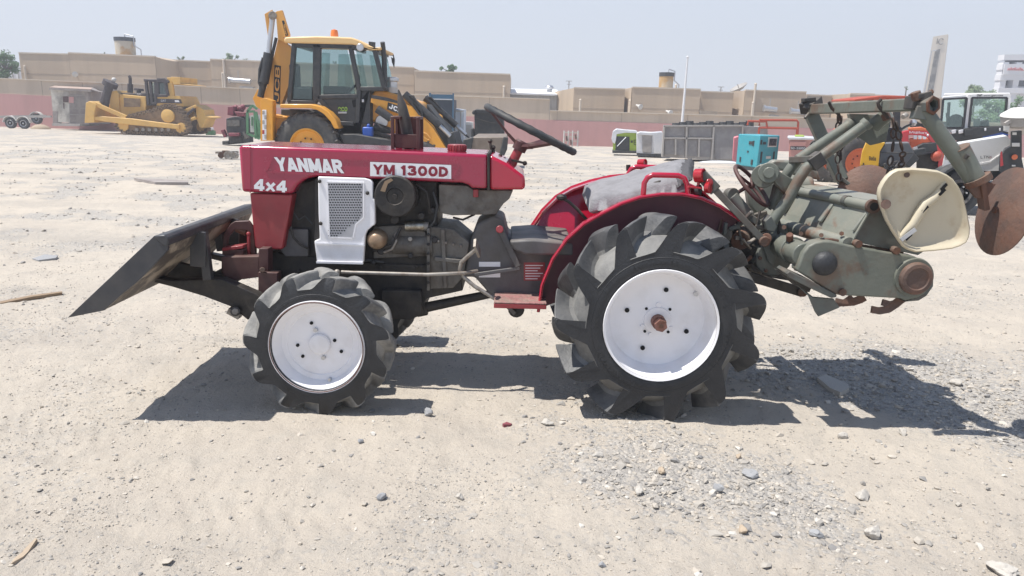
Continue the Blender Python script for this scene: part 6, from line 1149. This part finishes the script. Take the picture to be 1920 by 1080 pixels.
g2 = thing('generator', 'white generator sheathed in white film next to the grey cooling unit', 'generator', gp(1218, 293, 33)); e = MB('film_white'); e.pp(K7((205,150),(260,145),(395,155),(392,310),(205,300)), 33, 34.6); e.use('hvac_grey').pp(K7((245,165),(315,165),(312,295),(248,292)), 32.95, 33); e.use('film_white').pp(K7((205,152),(230,142),(300,148),(390,142),(398,165),(395,300),(330,300),(322,170),(212,165)), 32.9, 34); e.build('body', g2, bevel=.04); e = MB('charcoal'); e.pp(K7((205,295),(392,308),(390,325),(208,312)), 32.9, 34.5); e.build('base', g2)
hv = thing('cooling_unit', 'long grey industrial cooling unit with mesh panels', 'air conditioner', gp(1330, 300, 30))
e = MB('hvac_grey'); e.pp(K7((400,100),(760,95),(975,100),(1150,110),(1150,350),(890,358),(740,345),(390,325)), 30.06, 32.2); e.build('body', hv)
e = MB('hvac_mesh'); e.pp(K7((410,100),(548,100),(548,180),(410,180)), 30.02, 30.06); e.pp(K7((580,102),(745,102),(745,180),(580,180)), 30.02, 30.06); e.pp(K7((410,195),(478,195),(478,305),(410,305)), 30.02, 30.06); e.pp(K7((492,195),(548,195),(548,310),(492,308)), 30.02, 30.06); e.pp(K7((572,200),(645,200),(645,320),(572,318)), 30.02, 30.06); e.pp(K7((662,205),(740,205),(740,325),(662,322)), 30.02, 30.06); e.use('hvac_mesh').pp(K7((770,100),(955,100),(955,340),(770,340)), 30.02, 30.06); e.pp(K7((985,105),(1140,112),(1140,340),(985,345)), 30.02, 30.06); e.build('mesh_panel', hv)
e = MB('hvac_trim')
for a_, b_ in [((404,100),(390,322)),((565,102),(562,330)),((762,98),(745,345)),((968,102),(960,345)),((404,187),(750,190)),((485,190),(485,310)),((655,195),(652,325)),((400,100),(975,98))]: e.bar(V(*k7(*a_), 30.0), V(*k7(*b_), 30.0), .06, .12, (0,1,0))
e.build('trim', hv); e = MB('charcoal')
for k in range(12): p = V(*k7(490+k*48,90), 30.6); e.cyl(p-Vector((0,0,.08)), p+Vector((0,0,.06+.04*(k%3))), .18, .16, 10)
e.build('fan_cowl', hv)
e = MB('film_white'); p = gp(*k7(812,362), 29.2); e.ball((p[0], 29.2, p[2]), 1, 14, (.9,.2,.1)); tag(e.build('tarpaulin', loc=p), 'crumpled white sheet on the ground under the cooling unit', 'plastic sheet')
e = MB('hot_pink'); p = gp(*k7(912,340), 25.5); e.pp(K7((905,185),(940,175),(940,370),(895,350)), 25.5, 26.5); tag(e.build('pink_cabinet', loc=p, bevel=.02), 'slim pink cabinet just left of the teal generator', 'cabinet')
tg = thing('generator', 'teal generator with dark control window, beside the hand wheel', 'generator', gp(1425, 314, 24.2))
fA = [V(*k7(*p), 24.0) for p in [(1095,168),(1285,175),(1272,375),(1080,402)]]; lA = [V(*k7(940,160), 25.2), fA[0], fA[3], V(*k7(920,378), 25.2)]
e = MB('teal'); zb_ = gz(fA[0].x, 24)+.1; zt_ = fA[0].z; P = [(lA[0].x, 25.2), (fA[0].x, 24.0), (fA[1].x, 24.6), (lA[0].x+(fA[1].x-fA[0].x), 25.8)]
e.loft([(x, y, zb_) for x, y in P], [(x, y, zt_) for x, y in P]); e.build('housing', tg, bevel=.03)
def onf(a, b, u0, u1, v0, v1, m, mb, th=.02):   # panel on the face P[a]-P[b], fractions of width and height
    A_ = Vector((*P[a], 0)); B_ = Vector((*P[b], 0)); d_ = (B_-A_); n_ = Vector((d_.y, -d_.x, 0)).normalized(); H_ = zt_-zb_
    c_ = A_+d_*((u0+u1)/2)+Vector((0,0,zb_+H_*(v0+v1)/2)); mb.use(m).obox(c_+n_*th/2, d_*(u1-u0)/2, n_*th/2, Vector((0,0,H_*(v1-v0)/2)))
e = MB('offwhite'); onf(1,2,.42,.86,.64,.94,'offwhite',e); onf(1,2,.46,.82,.68,.90,'window_dark',e,.03); e.build('control_window', tg)
e = MB('charcoal'); onf(1,2,.05,.12,.72,.86,'charcoal',e); e.build('latch', tg); e = MB('charcoal'); onf(1,2,.18,.32,.72,.80,'charcoal',e); e.build('latch', tg); e = MB('charcoal'); onf(1,2,.40,.62,.28,.36,'offwhite',e); e.build('latch', tg); e = MB('charcoal'); onf(1,2,.12,.2,.15,.5,'decal_black',e,.01); e.build('latch', tg); e = MB('charcoal'); onf(1,2,.75,.82,.2,.5,'decal_black',e,.01); e.build('latch', tg); e = MB('charcoal'); onf(0,1,.55,.7,.7,.8,'charcoal',e); e.build('latch', tg); e = MB('charcoal'); onf(0,1,.72,.78,.66,.82,'charcoal',e); e.build('latch', tg); e = MB('charcoal'); onf(0,1,.5,.56,.44,.5,'charcoal',e); e.build('latch', tg); e = MB('charcoal'); onf(0,1,.18,.24,.12,.28,'charcoal',e); e.build('latch', tg); e = MB('charcoal'); onf(0,1,.72,.8,.08,.24,'charcoal',e); e.build('latch', tg)
e = MB('charcoal'); Pm = [(x+(sum(q[0] for q in P)/4-x)*.02, y+(sum(q[1] for q in P)/4-y)*.02) for x, y in P]; e.loft([(x, y, zb_-.12) for x, y in Pm], [(x, y, zb_) for x, y in Pm]); e.build('skid', tg)
pg = thing('generator', 'salmon pink generator with dark name strip, right of the teal one', 'generator', gp(1520, 318, 23.8)); e = MB('pale_pink'); e.pp(K7((1305,195),(1560,195),(1600,400),(1300,385)), 23.9, 25.6); e.pp(K7((1310,210),(1425,212),(1425,380),(1310,372)), 23.86, 23.9); e.use('decal_black').pp(K7((1312,246),(1424,248),(1424,274),(1312,272)), 23.84, 23.86); e.ptext('SQ-10000', k7(1316,268), k7(1420,270), k7(1316,252), 23.832, 'decal_white', .01, .004); e.build('housing', pg, bevel=.02)
e = MB('film_white'); e.pp(K7((1290,178),(1420,180),(1540,190),(1540,202),(1300,200)), 23.85, 25.6); e.use('lime').pp(K7((1345,168),(1415,170),(1415,182),(1345,180)), 24, 25); e.build('cover_sheet', pg, bevel=.03)
e = MB('engine_black'); e.pp(K7((1300,395),(1640,405),(1640,425),(1300,415)), 23.8, 25.6); e.build('skid', pg)
o = thing('guard_rail', 'red tubular frame standing behind the generators', 'rail', gp(1450, 290, 29)); e = MB('signal_red'); e.use('canopy_red')
for pts in ([(1005,95),(1010,65),(1085,68),(1140,68),(1145,110)],[(1090,100),(1090,58),(1360,60),(1370,75),(1365,165)],[(1090,112),(1368,118)]): e.tube([V(*k7(*p), 29.5) for p in pts], .045, 8)
for x in (1090,1365): p = V(*k7(x,110), 29.5); e.cyl((p.x, 29.5, gz(p.x, 29.5)), p, .045, .045, 8)
e.build('tube', o)
# ================================================================ machines on the right
k8 = lambda x, y: (1540+x/5.053, 160+y/5.053)
def K8(*p): return [k8(a, b) for a, b in p]
OT = thing('orange_tractor', 'orange farm tractor with red canopy, half hidden behind the tiller toolbar', 'tractor', gp(1640, 345, 18.5))
bwheel(k8(365,730), .64, .33, 18.0, 18.45, 'bright_orange', OT, 20)
wj = bwheel(k8(365,730), .64, .33, 19.4, 19.85, 'bright_orange', OT, 20)
for o in wj.children: o.location.x += V(*k8(365,730),18.0).x-V(*k8(365,730),19.4).x; o.location.z += V(*k8(365,730),18.0).z-V(*k8(365,730),19.4).z
e = MB('kub_orange'); P_ = [V(*k8(*p), 17.9) for p in [(420,440),(470,412),(540,418),(600,455),(630,500),(630,530),(540,520),(470,470)]]
for yy in (17.95, 19.5): e.prism([(p.x, p.z) for p in P_], yy, yy+.35)
e.build('mudguard', OT, bevel=.03)
e = MB('canopy_red'); e.loft([V(*k8(*p), 18.1) for p in [(315,150),(320,128),(590,95),(870,100),(870,135),(600,130)]], [V(*k8(*p), 18.1)+Vector((.1,1.6,0)) for p in [(315,150),(320,128),(590,95),(870,100),(870,135),(600,130)]]); e.build('canopy', OT, bevel=.02)
e = MB('dark_frame'); e.bar(V(*k8(710,140), 18.2), V(*k8(705,520), 18.2), .1, .1, (0,1,0)); e.bar(V(*k8(725,150), 19.5), V(*k8(715,520), 19.5), .1, .1, (0,1,0)); e.bar(V(*k8(465,140), 18.3), V(*k8(465,165), 18.3), .1, .1, (0,1,0)); e.build('canopy_post', OT)
e = MB('dark_frame'); e.pp(K8((520,405),(760,405),(770,540),(760,700),(560,700),(560,520)), 18.4, 19.3); e.pp(K8((690,400),(760,385),(770,450),(700,470)), 18.3, 18.6); e.use('charcoal').pp(K8((560,330),(660,325),(655,405),(560,405)), 18.7, 19.1); e.build('seat', OT, bevel=.05)
e = MB('kub_orange'); e.pp(K8((830,500),(1000,500),(1180,430),(1180,520),(1160,700),(860,700),(840,600)), 18.6, 19.2); e.pp(K8((1000,400),(1100,440),(1100,470),(1000,450)), 18.5, 19.3); e.build('bonnet', OT, bevel=.03)
e = MB('decal_white')
for k in range(3): e.pp(K8((875+k*44,470),(905+k*44,470),(905+k*44,512),(875+k*44,512)), 18.3, 18.4)
e.use('kub_orange').pp(K8((835,510),(1000,510),(1000,535),(835,535)), 18.3, 18.45); e.build('front_plate', OT)
e = MB('charcoal'); e.use('engine_black').pp(K8((850,355),(900,340),(940,360),(1020,370),(1020,400),(960,410),(840,395)), 18.6, 18.9); e.use('silver').ball(V(*k8(870,355), 18.5), .09, 8); e.use('dark_frame').tube([V(*k8(740,430), 18.3), V(*k8(800,390), 18.3), V(*k8(850,370), 18.3)], .03, 6); e.build('valve_block', OT)
RT = thing('compact_loader', 'red compact machine with a curved red arm, nose to the white light tower', 'loader', gp(1720, 345, 16.5))
e = MB('signal_red'); e.pp(K8((820,425),(1000,430),(1060,470),(1110,540),(1145,600),(1155,700),(1140,800),(1105,780),(1110,700),(1090,620),(1050,550),(1000,490),(940,475),(825,470)), 16.5, 16.8)
e.pp(K8((765,440),(825,425),(830,545),(765,545)), 16.5, 17.4); e.use('bright_orange').pp(K8((820,405),(950,395),(1030,425),(1000,432),(825,428)), 16.5, 17.4); e.ptext('Midifors', k8(832,455), k8(1000,462), k8(834,432), 16.49, 'decal_white', .01, .004); e.use('decal_white').ball(V(*k8(1008,472), 16.5), .03, 6); e.build('arm_guard', RT, bevel=.02)
e = MB('charcoal'); e.pp(K8((860,600),(960,550),(1090,540),(1100,620),(980,640),(880,660)), 16.4, 16.9); e.bar(V(*k8(780,750), 16.2), V(*k8(880,660), 16.2), .22, .2, (0,1,0)); e.bar(V(*k8(870,640), 16.3), V(*k8(980,620), 16.3), .14, .12, (0,1,0)); e.use('engine_black').pp(K8((900,660),(1110,640),(1120,800),(900,800)), 16.6, 17.6); e.build('chassis', RT, bevel=.02)
e = MB('canopy_red'); e.ball(V(*k8(1090,670), 16.45), .12, 10); e.use('silver').bar(V(*k8(870,600), 16.3), V(*k8(905,590), 16.3), .05, .05); e.build('lamp', RT)
c_ = V(*k8(925,800), 16.0); c_.z = gz(c_.x, 16)+.27; e = MB('rubber_dusty'); e.lathe([(0,.15),(-.03,.25),(.02,.28),(.22,.28),(.25,.15)], c_, (0,1,0), 26); e.use('hvac_grey').lathe([(0,.15),(.03,.12),(.02,.001)], c_, (0,1,0), 18)
for k in range(3): e.use('rubber').lathe([(.04+.06*k,.283),(.06+.06*k,.283)], c_, (0,1,0), 26, False)
e.build('wheel', RT)
MX = thing('concrete_mixer', 'yellow and grey boxed mixer on the ground under the toolbar', 'mixer', gp(1640, 340, 14.5))
e = MB('mixer_yellow'); e.pp(K8((425,545),(605,545),(555,625),(540,770),(365,765),(385,640)), 14.4, 15.3); e.pp(K8((540,770),(600,785),(595,840),(540,800)), 14.4, 15.2); e.ptext('Belle', k8(452,712), k8(518,716), k8(452,672), 14.39, 'decal_black', .02, .004); e.use('decal_black'); e.bar(V(*k8(375,757), 14.385), V(*k8(422,757), 14.385), .01, .02, (0,1,0)); e.bar(V(*k8(400,735), 14.385), V(*k8(402,757), 14.385), .02, .015, (0,1,0)); e.build('engine_cover', MX, bevel=.03)
e = MB('mixer_grey'); e.pp(K8((610,550),(830,545),(875,630),(870,660),(780,770),(600,770),(548,765),(560,630)), 14.45, 15.3); e.use('charcoal').bar(V(*k8(560,635), 14.44), V(*k8(872,640), 14.44), .02, .02); e.use('engine_black').pp(K8((600,770),(790,770),(700,830),(610,845)), 14.6, 15.2); e.build('drum_cover', MX, bevel=.03)
e = MB('charcoal'); rn = random.Random(4)
for k in range(12): p = V(*k8(600+rn.random()*200, 720+rn.random()*110), 14.3); d_ = Vector((rn.random()-.5, rn.random()-.5, rn.random()-.5)).normalized()*.1; e.bar(p-d_, p+d_, .05, .04)
p = V(*k8(500,790), 14.6); e.bar(p, (p.x-.1, 14.6, gz(p.x, 14.6)), .08, .08, (0,1,0)); p = V(*k8(760,790), 14.6); e.bar(p, (p.x+.1, 14.6, gz(p.x, 14.6)), .08, .08, (0,1,0)); e.build('stand', MX)
LT = thing('light_tower', 'white sloping hooded light tower trailer beyond the cream pan seat', 'light tower', gp(1820, 352, 12.5))
e = MB('machine_white'); e.pp(K8((1170,580),(1300,555),(1760,480),(1795,520),(1790,570),(1730,610),(1690,660),(1680,810),(1140,818),(1160,700)), 12.3, 13.7); e.ptext('WACKER', k8(1178,660), k8(1300,665), k8(1180,632), 12.29, 'decal_black', .0, .004); e.ptext('NEUSON', k8(1174,708), k8(1300,713), k8(1174,676), 12.29, 'decal_black', .0, .004); e.ptext('LTN', k8(1508,694), k8(1590,692), k8(1508,668), 12.29, 'decal_black', 0, .004); e.ptext('6', k8(1595,692), k8(1616,690), k8(1595,668), 12.29, 'decal_red', 0, .004)
e.ptext('HG', k8(1210,808), k8(1260,802), k8(1208,775), 12.29, 'decal_black', .0, .004); e.build('canopy', LT, bevel=.06, seg=3)
e = MB('machine_white'); e.loft([V(*k8(*p), 12.29) for p in [(1400,760),(1600,720),(1690,655),(1690,668),(1600,738),(1400,778)]], [V(*k8(*p), 12.32) for p in [(1400,760),(1600,720),(1690,655),(1690,668),(1600,738),(1400,778)]]); e.build('body_crease', LT)
c_ = V(*k8(1325,930), 12.1); e = MB('rubber'); c_.z = gz(c_.x, 12.1)+.36; e.lathe([(0,.22),(-.03,.34),(.03,.37),(.2,.37),(.23,.22)], c_, (0,1,0), 28); e.use('gear_grey').lathe([(0,.22),(-.02,.2),(.02,.12),(-.01,.05),(-.02,.001)], c_, (0,1,0), 22); e.use('silver')
for k in range(5): a_ = k*1.2566; e.cyl(c_+Vector((math.cos(a_)*.1,-.0,math.sin(a_)*.1)), c_+Vector((math.cos(a_)*.1,-.03,math.sin(a_)*.1)), .015, .015, 6)
e.build('wheel', LT)
e = MB('charcoal'); e.pp(K8((1140,818),(1690,812),(1690,850),(1240,850),(1150,840)), 12.35, 13.6); e.prism(arc(c_.x, c_.z, .46, 20, 160, 14)+arc(c_.x, c_.z, .42, 160, 20, 14), 12.05, 12.38); e.bar(V(*k8(1150,835), 12.8), V(*k8(1700,850), 12.8), .1, .12); e.build('chassis', LT)
CB = thing('control_cabin', 'white glazed cabin with two large windows, lettered along its roof edge', 'cabin', gp(1820, 330, 20))
e = MB('machine_white'); CY = 20.0; cz0, cz1 = V(*k8(1560,460), CY).z, V(*k8(1560,75), CY).z
P = K8((1145,130),(1160,118),(1380,82),(1420,78),(1780,72),(1795,95),(1770,395),(1740,400),(1760,118),(1425,115),(1390,400),(1340,410),(1380,118),(1150,130),(1130,330),(1120,420),(1110,400))
for yy in (CY,): e.pp(K8((1420,78),(1780,70),(1798,95),(1795,118),(1405,120),(1405,95)), CY, CY+.06); e.pp(K8((1380,82),(1422,78),(1400,410),(1345,412)), CY, CY+.08); e.pp(K8((1758,110),(1796,110),(1775,400),(1738,400)), CY, CY+.08); e.pp(K8((1150,105),(1385,85),(1385,122),(1145,135)), CY+.02, CY+.08); e.pp(K8((1145,130),(1160,130),(1130,410),(1112,410)), CY+.02, CY+.08)
e.pp(K8((1165,75),(1790,70),(1790,85),(1160,100)), CY+.1, CY+1.9); e.pp(K8((1110,400),(1780,390),(1775,440),(1110,450)), CY+.02, CY+.1); e.pp(K8((1758,110),(1796,110),(1775,400),(1738,400)), CY+1.8, CY+1.9); e.ptext('Gerl', k8(1472,106), k8(1525,104), k8(1474,80), CY-.006, 'decal_black', .02, .004); e.ptext('www.gerl.com', k8(1535,108), k8(1720,106), k8(1536,90), CY-.006, 'decal_black', .02, .004); e.build('shell', CB, bevel=.02)
for pts in ([(1428,118),(1758,118),(1738,395),(1398,398)], [(1155,132),(1378,120),(1345,402),(1130,405)]):
    e = MB('dark_frame')
    for a_, b_ in zip(pts, pts[1:]+pts[:1]): e.bar(V(*k8(*a_), CY-.01), V(*k8(*b_), CY-.01), .05, .035, (0,1,0))
    wf = e.build('window', CB); e = MB(GLC); e.pp(K8(*pts), CY+.0, CY+.012); e.build('pane', wf)
e = MB('hvac_grey'); e.pp(K8((1440,320),(1510,310),(1500,400),(1440,400)), CY+.5, CY+.7); e.use('charcoal').cyl(V(*k8(1535,335), CY+.7), V(*k8(1545,400), CY+.7), .12, .12, 10); e.cyl(V(*k8(1270,345), CY+.5), V(*k8(1270,345), CY+.3), .2, .2, 14); e.box(V(*k8(1210,410), CY+.4), V(*k8(1330,350), CY+.8)); e.use('dark_frame').tube([V(*k8(1185,260), CY+.1), V(*k8(1192,370), CY+.1)], .02, 6); e.bar(V(*k8(1210,160), CY+.4), V(*k8(1195,400), CY+.4), .06, .06, (0,1,0)); e.build('instrument', CB, bevel=.01)
e = MB('charcoal'); e.pp(K8((1230,440),(1380,405),(1760,385),(1770,430),(1560,480),(1280,520),(1230,520)), CY-.3, CY+1.6); e.pp(K8((1360,420),(1440,415),(1435,475),(1360,480)), CY-.4, CY-.3); e.use('decal_white')
for x, w_ in ((1235,40),(1300,45),(1545,18),(1685,14)): e.pp(K8((x,425 if x < 1400 else 405),(x+w_,418 if x < 1400 else 403),(x+w_,452 if x < 1400 else 430),(x,460 if x < 1400 else 432)), CY-.32, CY-.3)
e.use('blue_plastic').pp(K8((1530,470),(1700,440),(1780,470),(1530,500)), CY-.2, CY+1); e.use('charcoal').pp(K8((1280,500),(1770,430),(1770,900),(1280,900)), CY+.2, CY+1.5); e.build('base', CB, bevel=.02)
LP = thing('spotlight_rig', 'dark rig with pale lamp bowl and warning lights at the right edge', 'machine', gp(1900, 352, 11.5))
e = MB('offwhite'); e.lathe([(.1,.001),(.08,.14),(0,.26),(-.03,.27),(.05,.13)], V(*k8(1890,270), 11.5), (-.1,-.1,.95), 26); e.use('hvac_grey').lathe([(-.04,.26),(-.16,.24),(-.2,.15),(-.2,.001)], V(*k8(1890,270), 11.5), (-.1,-.1,.95), 22); e.bar(V(*k8(1740,370), 11.4), V(*k8(1800,330), 11.4), .05, .05); e.use('offwhite').pp(K8((1725,385),(1785,380),(1780,430),(1725,430)), 11.4, 11.5); e.build('lamp_bowl', LP)
e = MB('charcoal'); e.pp(K8((1800,440),(1900,430),(1900,700),(1960,980),(1700,830),(1700,680),(1740,610),(1800,580)), 11.5, 12.4); e.use('offwhite').pp(K8((1805,545),(1880,545),(1880,580),(1805,580)), 11.44, 11.5); e.pp(K8((1810,445),(1850,445),(1850,470),(1810,470)), 11.44, 11.5); e.pp(K8((1805,755),(1840,755),(1840,768),(1805,768)), 11.44, 11.5); e.use('silver').tube([V(*k8(1830,820), 11.44), V(*k8(1868,800), 11.44), V(*k8(1862,890), 11.44), V(*k8(1890,895), 11.44)], .012, 6); e.build('mast_box', LP, bevel=.02)
e = MB('canopy_red'); e.use('lamp_red').pp(K8((1695,640),(1712,620),(1725,760),(1695,770)), 11.46, 11.52); e.use('bright_orange').cyl(V(*k8(1832,680), 11.5), V(*k8(1832,680), 11.45), .04, .04, 14); e.build('warning_light', LP)
e = MB('dark_frame'); p = V(*k8(1810,900), 12); e.box((p.x-.1, 11.7, gz(p.x, 12)), (p.x+1.2, 12.3, p.z)); e.build('base', LP)
TURN[0] = False
# small litter on the sand
def litter(name, pts, m, label, cat, h_=.008):
    P = [G(*p) for p in pts]; e = MB(m); z_ = [gh(p.x, p.y) for p in P]; zb = max(z_)
    e.loft([(p.x, p.y, zb-.01) for p in P], [(p.x, p.y, zb+h_+.004*math.sin(i*2.1)) for i, p in enumerate(P)]); c_ = sum(P, Vector())/len(P); return tag(e.build(name, loc=(c_.x, c_.y, zb)), label, cat)
litter('slate_flake', [(60,482),(84,475),(108,476),(104,481),(72,486)], 'rock_grey', 'flat grey stone flake on the sand at the left', 'stone')
litter('stick', [(0,568),(60,557),(116,548),(117,551),(62,560),(0,571)], 'stick', 'long thin brown stick on the sand at the left edge', 'stick', .006)
litter('crack', [(28,1049),(42,1040),(46,1030),(66,1012),(70,1014),(52,1036),(44,1046),(26,1058),(18,1060)], 'rock_tan', 'thin bent tan twig in the ground crust, lower left corner', 'crack', .004)  # low strip standing in for a crack in the ground crust
litter('concrete_flake', [(1532,712),(1548,708),(1590,724),(1592,732),(1575,742),(1556,731)], 'rock_pale', 'flat pale concrete flake lying in the tiller shadow', 'stone', .018)
litter('red_rag', [(942,798),(950,796),(960,797),(957,800),(945,801)], 'wine_red', 'small dark red scrap on the sand between the tyres', 'scrap')
litter('steel_offcut', [(250,322),(300,325),(352,327),(352,330),(290,330)], 'shed_wood', 'dark strip of scrap lying on the far gravel left of the hood', 'scrap', .04)
# ================================================================ light
SUN = Vector((-.42, -.10, 1)).normalized()
el = math.asin(SUN.z); rot = math.atan2(SUN.x, SUN.y)
w = bpy.data.worlds.new('World'); C.world = w; w.use_nodes = True; nt = w.node_tree
sk = nt.nodes.new('ShaderNodeTexSky'); sk.sky_type = 'NISHITA'; sk.sun_disc = False; sk.sun_elevation = el; sk.sun_rotation = rot; sk.air_density = 1.0; sk.dust_density = .4; sk.ozone_density = 1.0
bg = nt.nodes['Background']; bg.inputs[1].default_value = .1
tc = nt.nodes.new('ShaderNodeTexCoord'); sx = nt.nodes.new('ShaderNodeSeparateXYZ'); nt.links.new(tc.outputs['Generated'], sx.inputs[0])
mr = nt.nodes.new('ShaderNodeMapRange'); mr.interpolation_type = 'SMOOTHSTEP'; nt.links.new(sx.outputs['Z'], mr.inputs['Value'])
for k, v in (('From Min', 0), ('From Max', .66), ('To Min', .92), ('To Max', 0)): mr.inputs[k].default_value = v
mx = nt.nodes.new('ShaderNodeMix'); mx.data_type = 'RGBA'; mx.inputs['B'].default_value = (5.65, 6.0, 6.75, 1)   # dusty air low over the horizon
nt.links.new(mr.outputs['Result'], mx.inputs['Factor']); nt.links.new(sk.outputs[0], mx.inputs['A']); nt.links.new(mx.outputs['Result'], bg.inputs[0])
ld = bpy.data.lights.new('sun', 'SUN'); ld.energy = 4.6; ld.angle = R(.53); ld.color = (1, .965, .91); lo = bpy.data.objects.new('sun', ld); COL.objects.link(lo)
lo.rotation_euler = (-SUN).to_track_quat('-Z', 'Y').to_euler(); lo.location = (-4, -1, 9)
C.view_settings.view_transform = 'Standard'; C.view_settings.look = 'None'; C.view_settings.gamma = 1; C.view_settings.exposure = .48

# ---------------------------------------------------------------- the dusty air of the yard
hm_ = bpy.data.materials.new('haze'); hm_.use_nodes = True; nt = hm_.node_tree; nt.nodes.remove(nt.nodes['Principled BSDF'])
pv_ = nt.nodes.new('ShaderNodeVolumePrincipled'); pv_.inputs['Density'].default_value = .0030; pv_.inputs['Color'].default_value = (.93,.95,1,1); pv_.inputs['Anisotropy'].default_value = .2
nt.links.new(pv_.outputs[0], nt.nodes['Material Output'].inputs['Volume'])
e = MB(hm_); e.box((-150,-6,-3), (150,180,22)); tag(e.build('haze', loc=(0,87,9.5)), 'thin dusty haze over the whole yard', 'haze', kind='stuff')
